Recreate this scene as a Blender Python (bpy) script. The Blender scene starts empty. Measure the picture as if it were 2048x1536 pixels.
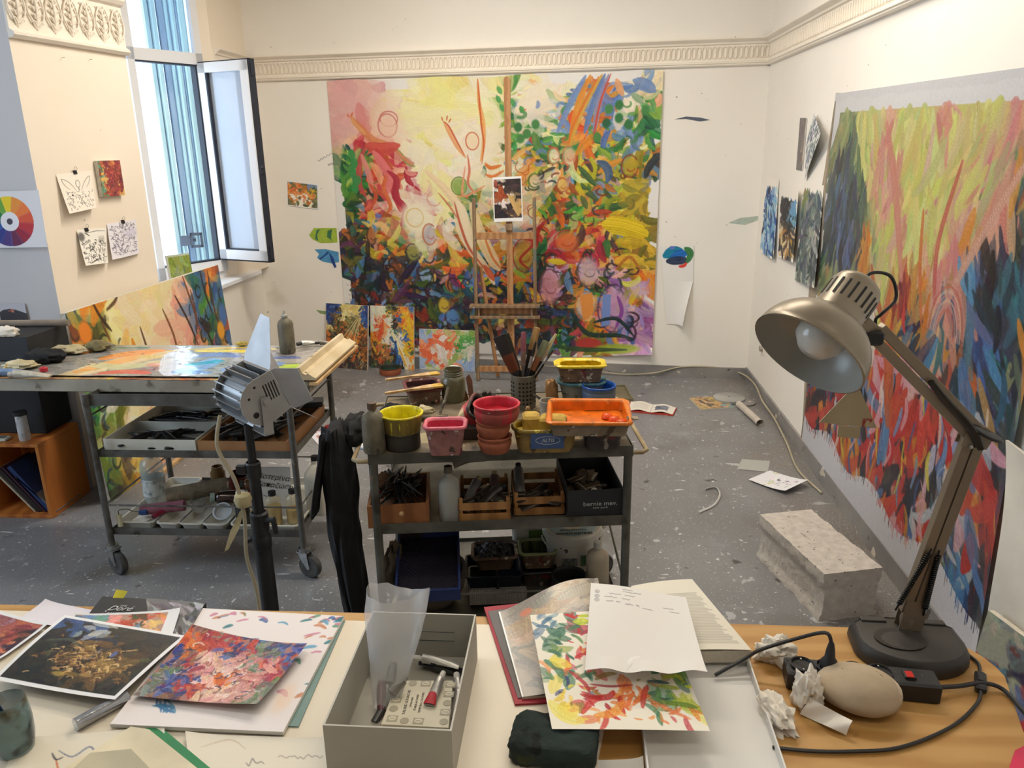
import bpy, math, random
import numpy as np
from mathutils import Vector, Matrix, noise as mnoise
random.seed(7); rng = np.random.default_rng(11)
SC = bpy.context.scene; COL = SC.collection
pi = math.pi

# ---------------------------------------------------------------- survey: camera and ground truth from the vanishing points
F = 1550.; CX, CY = 1024., 768.; H = 1.75
D_ = np.array([126., -475., F]); V_ = np.array([79., 0, F]); V_[1] = -(V_[0]*D_[0]+F*F)/D_[1]
d_ = D_/np.linalg.norm(D_); v_ = V_/np.linalg.norm(V_); x_ = np.cross(v_, d_)
if x_[0] < 0: x_ = -x_
R_ = np.array([x_, d_, -v_]); C0 = np.array([0, 0, H])
def ray(px, py): return R_ @ np.array([px-CX, py-CY, F])
def zp(px, py, z): r = ray(px, py); return C0+(z-H)/r[2]*r          # point of that sight line at height z
def yp(px, py, Y): r = ray(px, py); return C0+Y/r[1]*r              # ... at depth Y
def xp(px, py, X): r = ray(px, py); return C0+X/r[0]*r              # ... on the plane x = X
cor = zp(1492, 757, 0)                                              # far right room corner on the floor
XR = float(cor[0])
u_ = R_ @ np.array([-8564., 427-768, F]); u_[2] = 0; u_ = -u_/np.linalg.norm(u_)
n_ = np.array([-u_[1], u_[0], 0])
def fw(px, py, off=0.0):                                            # ... on the back wall, off metres in front of it
    r = ray(px, py); t = ((cor-C0) @ n_-off)/(r @ n_); return C0+t*r
def bw(s, z, off=0.0):                                              # back-wall coordinates: s metres from the right corner (negative = left)
    p = cor+u_*s-n_*off; return Vector((p[0], p[1], z))
UANG = math.atan2(u_[1], u_[0])

cam = bpy.data.cameras.new('camera'); camo = bpy.data.objects.new('camera', cam); COL.objects.link(camo)
cam.sensor_width = 36; cam.lens = F/2048*36; cam.clip_start = .02; cam.clip_end = 200
mw = Matrix.Identity(4)
for i in range(3):
    mw[i][0] = R_[i, 0]; mw[i][1] = -R_[i, 1]; mw[i][2] = -R_[i, 2]; mw[i][3] = C0[i]
camo.matrix_world = mw; SC.camera = camo

# ---------------------------------------------------------------- light
SC.view_settings.view_transform = 'Standard'; SC.view_settings.look = 'None'
SC.view_settings.gamma = 1; SC.view_settings.use_curve_mapping = False
SC.view_settings.exposure = 0.0
W = bpy.data.worlds.new('sky'); SC.world = W; W.use_nodes = True
bg = W.node_tree.nodes['Background']; bg.inputs[0].default_value = (.64, .81, 1, 1); bg.inputs[1].default_value = 5.6
def area(name, loc, rot, sx, sy, power, col):
    l = bpy.data.lights.new(name, 'AREA'); l.shape = 'RECTANGLE'; l.size = sx; l.size_y = sy; l.energy = power; l.color = col
    o = bpy.data.objects.new(name, l); o.location = loc; o.rotation_euler = rot; COL.objects.link(o); return o
CEIL = 3.35
WARM = (1, .915, .80)
LAMPS = [(-.95, 4.3, 46), (.3, 3.2, 31), (-1.0, 1.3, 6), (.6, 0.0, 6)]      # ceiling tubes: x, y, power

# ---------------------------------------------------------------- scene graph helpers
def tag(o, label=None, cat=None, group=None, kind=None):
    if label: o['label'] = label
    if cat: o['category'] = cat
    if group: o['group'] = group
    if kind: o['kind'] = kind
    return o
def thing(name, label, cat, loc=(0, 0, 0), rz=0.0, group=None, rot=None):
    o = bpy.data.objects.new(name, None); COL.objects.link(o); o.empty_display_size = .05
    o.location = Vector([float(c) for c in loc]); o.rotation_euler = rot if rot else (0, 0, rz)
    return tag(o, label, cat, group)
def dup(o, loc=None, rz=None, label=None, parent=None, rot=None):
    c = o.copy(); COL.objects.link(c)
    if parent is not None: c.parent = parent
    if loc is not None: c.location = Vector([float(k) for k in loc])
    if rz is not None: c.rotation_euler = (0, 0, rz)
    if rot is not None: c.rotation_euler = rot
    if label: c['label'] = label
    for ch in list(o.children): dup(ch, parent=c)
    return c

def srgb(c):
    c = np.asarray(c, float)/255.
    return np.where(c <= .04045, c/12.92, ((c+.055)/1.055)**2.4)
def lin4(c): return tuple(float(k) for k in srgb(c))+(1.0,)

# ---------------------------------------------------------------- procedural materials
_M = {}
def M(name, col, col2=None, scale=6, rough=.6, metal=0, bump=0, bscale=None, spots=(), stretch=(1, 1, 1), trans=0, ior=1.45,
      alpha=1, coat=0, detail=4, contrast=(.35, .65), rvar=0, sheen=0, wave=None, spec=.5):
    if name in _M: return _M[name]
    m = bpy.data.materials.new(name); m.use_nodes = True; nt = m.node_tree; N = nt.nodes; L = nt.links
    b = N['Principled BSDF']; tc = N.new('ShaderNodeTexCoord'); mp = N.new('ShaderNodeMapping'); mp.inputs['Scale'].default_value = stretch
    L.new(tc.outputs['Object'], mp.inputs[0])
    def noi(s, d=4, w=0.0, src=mp):
        n = N.new('ShaderNodeTexNoise'); n.noise_dimensions = '4D'; n.inputs['Scale'].default_value = s; n.inputs['Detail'].default_value = d
        n.inputs['W'].default_value = w; L.new(src.outputs[0], n.inputs['Vector']); return n
    def mix(f, a, c):
        x = N.new('ShaderNodeMix'); x.data_type = 'RGBA'
        L.new(f, x.inputs[0])
        if isinstance(a, tuple): x.inputs[6].default_value = a
        else: L.new(a, x.inputs[6])
        if isinstance(c, tuple): x.inputs[7].default_value = c
        else: L.new(c, x.inputs[7])
        return x.outputs[2]
    def ramp(f, a, c):
        r = N.new('ShaderNodeMapRange'); r.inputs[1].default_value = a; r.inputs[2].default_value = c; L.new(f, r.inputs[0]); return r.outputs[0]
    c0 = lin4(col); cur = None
    if col2 is None: col2 = tuple(min(255, max(0, k*.88)) for k in col)
    if wave:
        wv = N.new('ShaderNodeTexWave'); wv.inputs['Scale'].default_value = wave[0]; wv.inputs['Distortion'].default_value = wave[1]
        wv.inputs['Detail'].default_value = 3; wv.inputs['Detail Scale'].default_value = 2; wv.bands_direction = wave[2]
        L.new(mp.outputs[0], wv.inputs[0]); f = wv.outputs[1]
    else: f = noi(scale, detail).outputs[0]
    cur = mix(ramp(f, *contrast), c0, lin4(col2))
    for i, s in enumerate(spots):
        sc_, thr = s[1], s[2]; soft = s[3] if len(s) > 3 else .02
        src = mp
        if len(s) > 4:
            src = N.new('ShaderNodeMapping'); src.inputs['Scale'].default_value = s[4]; L.new(tc.outputs['Object'], src.inputs[0])
        cur = mix(ramp(noi(sc_, 3, 3.7*(i+1), src).outputs[0], thr, thr+soft), cur, lin4(s[0]))
    L.new(cur, b.inputs['Base Color'])
    b.inputs['Roughness'].default_value = rough; b.inputs['Metallic'].default_value = metal
    b.inputs['Specular IOR Level'].default_value = spec
    if rvar:
        L.new(ramp(noi(scale*1.7, 3, 9.1).outputs[0], .3, .7), (rr := N.new('ShaderNodeMapRange')).inputs[0])
        rr.inputs[3].default_value = max(0, rough-rvar); rr.inputs[4].default_value = min(1, rough+rvar); L.new(rr.outputs[0], b.inputs['Roughness'])
    if bump:
        bp = N.new('ShaderNodeBump'); bp.inputs['Strength'].default_value = 1; bp.inputs['Distance'].default_value = bump
        L.new(noi(bscale or scale*3, 5, 1.3).outputs[0], bp.inputs['Height']); L.new(bp.outputs[0], b.inputs['Normal'])
    if trans: b.inputs['Transmission Weight'].default_value = trans; b.inputs['IOR'].default_value = ior
    if alpha < 1: b.inputs['Alpha'].default_value = alpha
    if coat: b.inputs['Coat Weight'].default_value = coat
    if sheen: b.inputs['Sheen Weight'].default_value = sheen
    _M[name] = m; return m
def emis(name, col, s):
    m = bpy.data.materials.new(name); m.use_nodes = True; b = m.node_tree.nodes['Principled BSDF']
    b.inputs['Base Color'].default_value = lin4(col); b.inputs['Emission Color'].default_value = lin4(col); b.inputs['Emission Strength'].default_value = s; return m
def paintmat(name, rough=.55, bump=.0006, bscale=60, spec=.5, stretch=(1, 1, 1)):
    if name in _M: return _M[name]
    m = bpy.data.materials.new(name); m.use_nodes = True; nt = m.node_tree; N = nt.nodes; L = nt.links; b = N['Principled BSDF']
    a = N.new('ShaderNodeVertexColor'); a.layer_name = 'paint'; L.new(a.outputs[0], b.inputs['Base Color'])
    b.inputs['Roughness'].default_value = rough; b.inputs['Specular IOR Level'].default_value = spec
    if bump:
        tc = N.new('ShaderNodeTexCoord'); mp = N.new('ShaderNodeMapping'); mp.inputs['Scale'].default_value = stretch; L.new(tc.outputs['Object'], mp.inputs[0])
        n = N.new('ShaderNodeTexNoise'); n.inputs['Scale'].default_value = bscale; n.inputs['Detail'].default_value = 4; L.new(mp.outputs[0], n.inputs['Vector'])
        bp = N.new('ShaderNodeBump'); bp.inputs['Distance'].default_value = bump; bp.inputs['Strength'].default_value = 1
        L.new(n.outputs[0], bp.inputs['Height']); L.new(bp.outputs[0], b.inputs['Normal'])
    _M[name] = m; return m

# ---------------------------------------------------------------- mesh builder
def T(x=0, y=0, z=0): return Matrix.Translation((x, y, z))
def RX(a): return Matrix.Rotation(a, 4, 'X')
def RY(a): return Matrix.Rotation(a, 4, 'Y')
def RZ(a): return Matrix.Rotation(a, 4, 'Z')
def smooth_path(pts, n=6):
    P = [Vector(p) for p in pts]
    if len(P) < 3: return P
    out = []
    for i in range(len(P)-1):
        p0 = P[max(i-1, 0)]; p1 = P[i]; p2 = P[i+1]; p3 = P[min(i+2, len(P)-1)]
        for k in range(n):
            t = k/n
            out.append(.5*((2*p1)+(p2-p0)*t+(2*p0-5*p1+4*p2-p3)*t*t+(3*p1-p0-3*p2+p3)*t**3))
    out.append(P[-1]); return out
class MB:
    def __init__(s): s.v = []; s.f = []; s.m = Matrix.Identity(4)
    def add(s, vs, fs, m=None):
        k = len(s.v); mm = s.m if m is None else s.m @ m
        s.v += [mm @ Vector(p) for p in vs]; s.f += [tuple(i+k for i in f) for f in fs]; return s
    def box(s, c, d, m=None, b=0.0):
        x, y, z = d[0]/2, d[1]/2, d[2]/2; m2 = T(*c) if m is None else m @ T(*c)
        if b <= 0:
            return s.add([(-x, -y, -z), (x, -y, -z), (x, y, -z), (-x, y, -z), (-x, -y, z), (x, -y, z), (x, y, z), (-x, y, z)],
                         [(0, 3, 2, 1), (4, 5, 6, 7), (0, 1, 5, 4), (1, 2, 6, 5), (2, 3, 7, 6), (3, 0, 4, 7)], m2)
        b = min(b, x*.49, y*.49, z*.49); rings = []
        for zz, e in ((-z, b), (-z+b, 0), (z-b, 0), (z, b)):
            X, Y = x-e, y-e; c_ = b*.6
            rings.append([(-X+c_, -Y, zz), (X-c_, -Y, zz), (X, -Y+c_, zz), (X, Y-c_, zz), (X-c_, Y, zz), (-X+c_, Y, zz), (-X, Y-c_, zz), (-X, -Y+c_, zz)])
        return s.loft(rings, True, True, m2)
    def loft(s, rings, cap0=True, cap1=True, m=None, closed=True):
        n = len(rings[0]); vs = [p for r in rings for p in r]; fs = []
        for i in range(len(rings)-1):
            for j in range(n if closed else n-1):
                a = i*n+j; b = i*n+(j+1) % n; fs.append((a, b, b+n, a+n))
        if cap0: fs.append(tuple(range(n-1, -1, -1)))
        if cap1: fs.append(tuple((len(rings)-1)*n+j for j in range(n)))
        return s.add(vs, fs, m)
    def lathe(s, prof, n=24, m=None, cap0=False, cap1=False, sx=1, sy=1):
        rings = [[(r*math.cos(2*pi*j/n)*sx, r*math.sin(2*pi*j/n)*sy, z) for j in range(n)] for r, z in prof]
        return s.loft(rings, cap0, cap1, m)
    def cyl(s, p0, p1, r0, r1=None, n=12, caps=True):
        p0 = Vector(p0); p1 = Vector(p1); r1 = r0 if r1 is None else r1; d = p1-p0
        m = T(*p0) @ d.to_track_quat('Z', 'Y').to_matrix().to_4x4()
        return s.lathe([(r0, 0), (r1, d.length)], n, m, caps, caps)
    def tube(s, pts, r, n=8, caps=True, sm=0, rad=None, flat=1.0):
        P = smooth_path(pts, sm) if sm else [Vector(p) for p in pts]
        rings = []; up = None
        for i, p in enumerate(P):
            d = (P[min(i+1, len(P)-1)]-P[max(i-1, 0)])
            if d.length < 1e-9: d = Vector((0, 0, 1))
            d.normalize()
            if up is None: up = d.orthogonal().normalized()
            else:
                up = up-d*up.dot(d)
                up = up.normalized() if up.length > 1e-6 else d.orthogonal().normalized()
            w = d.cross(up); rr = r if rad is None else rad(i/(len(P)-1))*r
            rings.append([p+up*math.cos(2*pi*j/n)*rr*flat+w*math.sin(2*pi*j/n)*rr for j in range(n)])
        return s.loft(rings, caps, caps)
    def prism(s, poly, z0, z1, m=None):
        return s.loft([[(x, y, z0) for x, y in poly], [(x, y, z1) for x, y in poly]], True, True, m)
    def sheet(s, fn, nu, nv, th=0, m=None):
        P = [[Vector(fn(i/nu, j/nv)) for i in range(nu+1)] for j in range(nv+1)]
        vs = [p for r in P for p in r]; fs = []; n = nu+1
        for j in range(nv):
            for i in range(nu): a = j*n+i; fs.append((a, a+1, a+n+1, a+n))
        if th:
            k = len(vs); nr = []
            for j in range(nv+1):
                for i in range(nu+1):
                    a = P[j][min(i+1, nu)]-P[j][max(i-1, 0)]; b = P[min(j+1, nv)][i]-P[max(j-1, 0)][i]; c = a.cross(b)
                    nr.append(P[j][i]-(c.normalized() if c.length > 0 else Vector((0, 0, 1)))*th)
            vs += nr; fs += [tuple(q+k for q in reversed(f)) for f in fs]
            e = [i for i in range(nu)]
            for i in range(nu):
                fs.append((i+1, i, i+k, i+1+k)); a = nv*n+i; fs.append((a, a+1, a+1+k, a+k))
            for j in range(nv):
                a = j*n; fs.append((a, a+n, a+n+k, a+k)); a = j*n+nu; fs.append((a+n, a, a+k, a+n+k))
        return s.add(vs, fs, m)
    def build(s, name, mat, parent=None, loc=None, rz=None, smooth=True, rot=None, ang=35, kind=None):
        me = bpy.data.meshes.new(name); me.from_pydata([tuple(p) for p in s.v], [], s.f); me.materials.append(mat)
        me.update()
        if smooth: smooth_mesh(me, ang)
        o = bpy.data.objects.new(name, me); COL.objects.link(o)
        if parent is not None: o.parent = parent
        if loc is not None: o.location = Vector([float(c) for c in loc])
        if rz is not None: o.rotation_euler = (0, 0, rz)
        if rot is not None: o.rotation_euler = rot
        if kind: o['kind'] = kind
        return o
def smooth_mesh(me, ang):
    me.polygons.foreach_set('use_smooth', [True]*len(me.polygons))
    if ang < 180:
        import bmesh
        bm = bmesh.new(); bm.from_mesh(me); c = math.radians(ang)
        for e in bm.edges:
            if len(e.link_faces) != 2 or e.calc_face_angle(0) > c: e.smooth = False
        bm.to_mesh(me); bm.free()
def rrect(w, d, r, n=5):
    out = []
    for cx, cy, a0 in ((w/2-r, -d/2+r, -pi/2), (w/2-r, d/2-r, 0), (-w/2+r, d/2-r, pi/2), (-w/2+r, -d/2+r, pi)):
        for k in range(n+1): a = a0+pi/2*k/n; out.append((cx+r*math.cos(a), cy+r*math.sin(a)))
    return out
def tub(mb, w, d, h, wb, db, r, wall=.003, lip=.006, m=None, floor=.004):     # open tray or tub with tapered sides and a rim
    rb = r*.8
    def rr(a, b, q, z): return [(x, y, z) for x, y in rrect(a, b, q)]
    return mb.loft([rr(wb, db, rb, 0), rr(w, d, r, h-lip), rr(w+2*lip, d+2*lip, r+lip, h-lip*.9), rr(w+2*lip, d+2*lip, r+lip, h), rr(w-wall, d-wall, r, h),
                    rr(wb-wall*2, db-wall*2, rb, floor)], True, True, m)
def painted(name, img, fn, mat, parent=None, nu=None, nv=None, loc=None, rz=None, rot=None):
    """A surface fn(u,v) (v down) with the painter's colours stored per vertex."""
    h, w, _ = img.shape; nu = nu or w; nv = nv or h
    U, V = np.meshgrid(np.linspace(0, 1, nu), np.linspace(0, 1, nv)); P = fn(U, V)
    co = np.stack([np.broadcast_to(np.asarray(p, float), U.shape) for p in P], -1).reshape(-1, 3)
    ii = np.clip((V*(h-1)).round().astype(int), 0, h-1); jj = np.clip((U*(w-1)).round().astype(int), 0, w-1)
    c = np.clip(img[ii, jj], 0, 1); c = np.where(c <= .04045, c/12.92, ((c+.055)/1.055)**2.4).reshape(-1, 3)
    me = bpy.data.meshes.new(name); nf = (nu-1)*(nv-1)
    a = (np.arange(nv-1)[:, None]*nu+np.arange(nu-1)[None]).reshape(-1)
    fc = np.stack([a, a+nu, a+nu+1, a+1], -1).astype(np.int32)
    me.vertices.add(len(co)); me.vertices.foreach_set('co', co.astype(np.float32).ravel())
    me.loops.add(nf*4); me.loops.foreach_set('vertex_index', fc.ravel())
    me.polygons.add(nf); me.polygons.foreach_set('loop_start', np.arange(nf, dtype=np.int32)*4)
    try: me.polygons.foreach_set('loop_total', np.full(nf, 4, np.int32))
    except Exception: pass
    me.update(calc_edges=True); me.validate()
    at = me.color_attributes.new('paint', 'FLOAT_COLOR', 'POINT')
    at.data.foreach_set('color', np.concatenate([c, np.ones((len(c), 1))], 1).astype(np.float32).ravel())
    me.polygons.foreach_set('use_smooth', [True]*nf)
    me.materials.append(mat); o = bpy.data.objects.new(name, me); COL.objects.link(o)
    if parent is not None: o.parent = parent
    if loc is not None: o.location = Vector([float(q) for q in loc])
    if rz is not None: o.rotation_euler = (0, 0, rz)
    if rot is not None: o.rotation_euler = rot
    return o

# ---------------------------------------------------------------- a small brush-stroke painter
class PT:
    def __init__(s, w, h, col):
        s.w = w; s.h = h; s.a = np.empty((h, w, 3), np.float32); s.a[:] = np.asarray(col)/255.
        s.tab = rng.normal(0, 1, 64).astype(np.float32)
    def stroke(s, pts, wid, col, alpha=1, taper=.5, bristle=.06, soft=1.0, sm=5):
        """pts in 0..1 (x right, y down), wid in fractions of the width."""
        P = np.array([(float(p[0])*s.w, float(p[1])*s.h) for p in (smooth_path([(a, b, 0) for a, b in pts], sm) if sm and len(pts) > 2 else pts)])
        P = np.array([(p[0], p[1]) for p in P]); w = max(wid*s.w/2, .55)
        x0, y0 = np.floor(P.min(0)-w-2).astype(int); x1, y1 = np.ceil(P.max(0)+w+2).astype(int)
        x0 = max(x0, 0); y0 = max(y0, 0); x1 = min(x1, s.w); y1 = min(y1, s.h)
        if x1 <= x0 or y1 <= y0: return
        X, Y = np.meshgrid(np.arange(x0, x1)+.5, np.arange(y0, y1)+.5)
        best = np.full(X.shape, 1e9, np.float32); off = np.zeros(X.shape, np.float32); tt = np.zeros(X.shape, np.float32); n = len(P)-1
        for i in range(n):
            a = P[i]; d = P[i+1]-a; L2 = d @ d+1e-9; t = np.clip(((X-a[0])*d[0]+(Y-a[1])*d[1])/L2, 0, 1)
            dx = X-a[0]-t*d[0]; dy = Y-a[1]-t*d[1]; q = dx*dx+dy*dy; m = q < best
            best[m] = q[m]; off[m] = ((dx*d[1]-dy*d[0])/math.sqrt(L2))[m]; tt[m] = ((i+t)/n)[m]
        dist = np.sqrt(best); ww = w*(1-taper*np.abs(2*tt-1)**2.5)
        k = np.clip((ww-dist)/soft+.5, 0, 1)*alpha
        lum = s.tab[(np.clip((off/w*15+32), 0, 63)).astype(int)]*bristle
        c = np.clip(np.asarray(col, np.float32)/255.+lum[..., None], 0, 1)
        r = s.a[y0:y1, x0:x1]; r += (c-r)*k[..., None]
    def field(s, n, cmap, pal, size=(.01, .03), length=(1.5, 4), ang=None, jit=18, box=(0, 0, 1, 1), alpha=(.7, 1), curl=.6, bristle=.05, taper=.6, asp=None):
        rows = len(cmap); cols = len(cmap[0]); asp = asp or s.w/s.h
        for _ in range(n):
            x = random.uniform(box[0], box[2]); y = random.uniform(box[1], box[3])
            r = cmap[min(rows-1, int((y-box[1])/(box[3]-box[1])*rows+random.uniform(-.3, .3)))]
            ch = r[max(0, min(cols-1, int((x-box[0])/(box[2]-box[0])*len(r)+random.uniform(-.3, .3))))]
            if ch not in pal: continue
            c = random.choice(pal[ch]); c = tuple(k+random.uniform(-jit, jit)*.6+j for k, j in zip(c, [random.uniform(-jit, jit)*.3]*3))
            w = random.uniform(*size); L = w*random.uniform(*length)
            a = ang(x, y) if ang else mnoise.noise(Vector((x*5, y*5, 1.3)))*pi*2.2+random.uniform(-.4, .4)
            pts = [(x, y)]; b = a; k = random.uniform(-curl, curl)
            for _k in range(4): b += k*.6; pts.append((pts[-1][0]+math.cos(b)*L/4, pts[-1][1]+math.sin(b)*L/4*asp))
            s.stroke(pts, w, c, random.uniform(*alpha), taper, bristle, sm=0)
    def under(s, cmap, pal, box=(0, 0, 1, 1)):       # soft ground colours below the strokes
        R, Cn = len(cmap), min(len(r) for r in cmap)
        g = np.array([[np.mean(random.sample(pal.get(cmap[j][i], [(200, 200, 190)]), min(3, len(pal.get(cmap[j][i], [1])))), 0) for i in range(Cn)] for j in range(R)])/255.
        x0, y0, x1, y1 = int(box[0]*s.w), int(box[1]*s.h), int(box[2]*s.w), int(box[3]*s.h)
        yy = np.clip(np.linspace(-.5, R-.5, y1-y0), 0, R-1.001); xx = np.clip(np.linspace(-.5, Cn-.5, x1-x0), 0, Cn-1.001); yi = yy.astype(int); xi = xx.astype(int); fy = (yy-yi)[:, None, None]; fx = (xx-xi)[None, :, None]
        s.a[y0:y1, x0:x1] = (g[yi][:, xi]*(1-fx)+g[yi][:, xi+1]*fx)*(1-fy)+(g[yi+1][:, xi]*(1-fx)+g[yi+1][:, xi+1]*fx)*fy
    def tone(s, sat, val): m = s.a.mean(2, keepdims=True); s.a = (m+(s.a-m)*sat)*val; return s
    def line(s, pts, wid, col, alpha=.9, wob=.004):
        s.stroke([(a+random.uniform(-wob, wob), b+random.uniform(-wob, wob)) for a, b in pts], wid, col, alpha, .7, .03)
    def ell(s, cx, cy, rx, ry, wid, col, alpha=.8, a0=0, a1=2*pi, n=12):
        s.stroke([(cx+rx*math.cos(a0+(a1-a0)*i/n), cy+ry*math.sin(a0+(a1-a0)*i/n)) for i in range(n+1)], wid, col, alpha, .3, .03, sm=2)
    def fill(s, cx, cy, rx, ry, col, alpha=1, soft=.25):
        Y, X = np.mgrid[0:s.h, 0:s.w]; q = np.sqrt(((X/s.w-cx)/rx)**2+((Y/s.h-cy)/ry)**2)
        k = np.clip((1+soft/2-q)/soft, 0, 1)*alpha; s.a += (np.asarray(col, np.float32)/255.-s.a)*k[..., None]
    def poly(s, pts, col, alpha=1):
        Y, X = np.mgrid[0:s.h, 0:s.w]; X = (X+.5)/s.w; Y = (Y+.5)/s.h; ins = np.zeros(X.shape, bool)
        for (ax, ay), (bx, by) in zip(pts, pts[1:]+pts[:1]):
            if ay == by: continue
            c = ((ay > Y) != (by > Y)) & (X < (bx-ax)*(Y-ay)/(by-ay)+ax); ins ^= c
        s.a[ins] += (np.asarray(col, np.float32)/255.-s.a[ins])*alpha
    def grain(s, amp=.02):
        s.a += rng.normal(0, amp, (s.h, s.w, 1)).astype(np.float32); return s
def hand(p, x, y, w, h, col, n=8, wid=.003, alpha=.8):      # one illegible handwritten word
    pts = [(x+w*i/n, y+(random.uniform(-h, h) if i % 2 else random.uniform(-h*.3, h*.3))) for i in range(n+1)]; p.stroke(pts, wid, col, alpha, .2, 0, sm=3)
_font = {}
def text_mesh(body, size, mat, name, parent, m, thick=.0004, align='CENTER', shear=0.0, sx=1.0):
    cu = bpy.data.curves.new(name, 'FONT'); cu.body = body; cu.size = size; cu.align_x = align; cu.align_y = 'CENTER'; cu.extrude = thick; cu.shear = shear; cu.resolution_u = 3
    t = bpy.data.objects.new(name, cu); COL.objects.link(t); bpy.context.view_layer.update()
    me = bpy.data.meshes.new_from_object(t.evaluated_get(bpy.context.evaluated_depsgraph_get())); bpy.data.objects.remove(t); bpy.data.curves.remove(cu)
    me.name = name; me.materials.clear(); me.materials.append(mat); me.transform(Matrix.Scale(sx, 4, (1, 0, 0))); me.transform(m)
    o = bpy.data.objects.new(name, me); COL.objects.link(o)
    if parent is not None: o.parent = parent
    return o
# ================================================================ ROOM
wallspots = ((( 222, 214, 200), 2.2, .66, .1), ((150, 140, 128), 38, .735, .01), ((120, 150, 150), 24, .77, .008))
m_wall = M('wall_paint', (242, 236, 226), (247, 243, 234), 1.2, .75, bump=.0008, bscale=30, spots=wallspots)
m_wallL = M('wall_paint_cream', (246, 232, 212), (249, 238, 222), 1.1, .75, bump=.0008, bscale=30, spots=((( 150, 140, 128), 34, .75, .01),))
m_wallG = M('wall_paint_grey', (206, 204, 206), (214, 211, 210), 1.1, .75, bump=.0008, bscale=30, spots=((( 150, 140, 138), 34, .76, .01),))
m_trim = M('plaster_trim', (240, 230, 214), (246, 238, 225), 4, .7, bump=.0006, bscale=60)
m_white = M('white_plastic_frame', (240, 242, 246), (236, 238, 242), 4, .35)
m_floor = M('studio_floor', (138, 139, 142), (114, 114, 115), 1.3, .34, bump=.0006, bscale=40, detail=8, rvar=.1, contrast=(.3, .7), spots=(
    ((92, 86, 78), 1.9, .56, .2), ((150, 152, 156), 5, .62, .12), ((70, 68, 66), 9, .66, .05),
    ((205, 205, 205), 44, .67, .01), ((225, 225, 225), 22, .73, .008), ((215, 214, 212), 120, .648, .02), ((196, 196, 194), 70, .68, .015), ((175, 177, 180), 14, .66, .03, (1.2, .7, 1)),
    ((196, 196, 196), 6, .68, .02, (1.0, 4, 1)), ((200, 200, 198), 7, .72, .02, (4, 1.2, 1)), ((190, 150, 90), 20, .775, .01), ((150, 60, 50), 14, .79, .01)))
def floor_dirt(m):
    nt = m.node_tree; N = nt.nodes; L = nt.links; b = N['Principled BSDF']; src = b.inputs['Base Color'].links[0].from_socket
    g = N.new('ShaderNodeNewGeometry'); sx = N.new('ShaderNodeSeparateXYZ'); L.new(g.outputs['Position'], sx.inputs[0])
    r = N.new('ShaderNodeMapRange'); r.inputs[1].default_value = .35; r.inputs[2].default_value = 1.3; L.new(sx.outputs[0], r.inputs[0])
    n = N.new('ShaderNodeTexNoise'); n.inputs['Scale'].default_value = 3; n.inputs['Detail'].default_value = 8; L.new(g.outputs['Position'], n.inputs['Vector'])
    n2 = N.new('ShaderNodeTexNoise'); n2.inputs['Scale'].default_value = 90; n2.inputs['Detail'].default_value = 8; L.new(g.outputs['Position'], n2.inputs['Vector'])
    a = N.new('ShaderNodeMath'); a.operation = 'MULTIPLY'; L.new(r.outputs[0], a.inputs[0]); L.new(n.outputs[0], a.inputs[1])
    a2 = N.new('ShaderNodeMapRange'); a2.inputs[1].default_value = .25; a2.inputs[2].default_value = .75; L.new(a.outputs[0], a2.inputs[0])
    c = N.new('ShaderNodeValToRGB'); c.color_ramp.elements[0].position = .38; c.color_ramp.elements[0].color = lin4((104, 94, 84)); c.color_ramp.elements[1].position = .62; c.color_ramp.elements[1].color = lin4((150, 143, 134)); L.new(n2.outputs[0], c.inputs[0])
    x = N.new('ShaderNodeMix'); x.data_type = 'RGBA'; L.new(a2.outputs[0], x.inputs[0]); L.new(src, x.inputs[6]); L.new(c.outputs[0], x.inputs[7]); L.new(x.outputs[2], b.inputs['Base Color'])
floor_dirt(m_floor)
def wallbox(name, a, b, z0, z1, mat, th=.16, side=1, label=None):
    """vertical slab whose room face runs a->b; the thickness lies on the right-hand side of a->b when side=1"""
    a = Vector((a[0], a[1], 0)); b = Vector((b[0], b[1], 0)); d = (b-a).normalized(); n = Vector((d.y, -d.x, 0))*side*th
    mb = MB(); mb.add([(*a.xy, z0), (*b.xy, z0), (*(b+n).xy, z0), (*(a+n).xy, z0), (*a.xy, z1), (*b.xy, z1), (*(b+n).xy, z1), (*(a+n).xy, z1)],
                      [(0, 1, 2, 3), (7, 6, 5, 4), (0, 4, 5, 1), (1, 5, 6, 2), (2, 6, 7, 3), (3, 7, 4, 0)])
    o = mb.build(name, mat, smooth=False, kind='structure'); return o
wd = Vector((math.sin(math.radians(29)), math.cos(math.radians(29))))      # window plane direction
P1 = Vector((-2.615, 5.65)); P0 = P1-wd*.56
LB = bw(-3.985, 0)                                             # back wall, left end (corner with wall_left)
A0 = (-2.62, 3.71); A1 = (-2.51, 4.50); XB = -2.60
mb = MB(); mb.box((-.9, 1.6, -.05), (6.4, 9.8, .1)); floor = mb.build('floor', m_floor, smooth=False, kind='structure')
mb = MB(); mb.box((-.9, 1.6, CEIL+.05), (6.4, 9.8, .1)); ceil = mb.build('ceiling', m_wall, smooth=False, kind='structure')
wallbox('wall_right', (XR, -3.1), (XR, 6.1), 0, CEIL, m_wall)
p0 = bw(-4.1, 0); p1 = bw(.2, 0); wallbox('wall_back', p0.xy, p1.xy, 0, CEIL, m_wall, side=-1)
wallbox('wall_front', (-3.9, -3.0), (1.6, -3.0), 0, CEIL, m_wallG, side=1)
mb = MB()                                                      # near left wall: the daylight window of this half of the room is left of the frame
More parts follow.
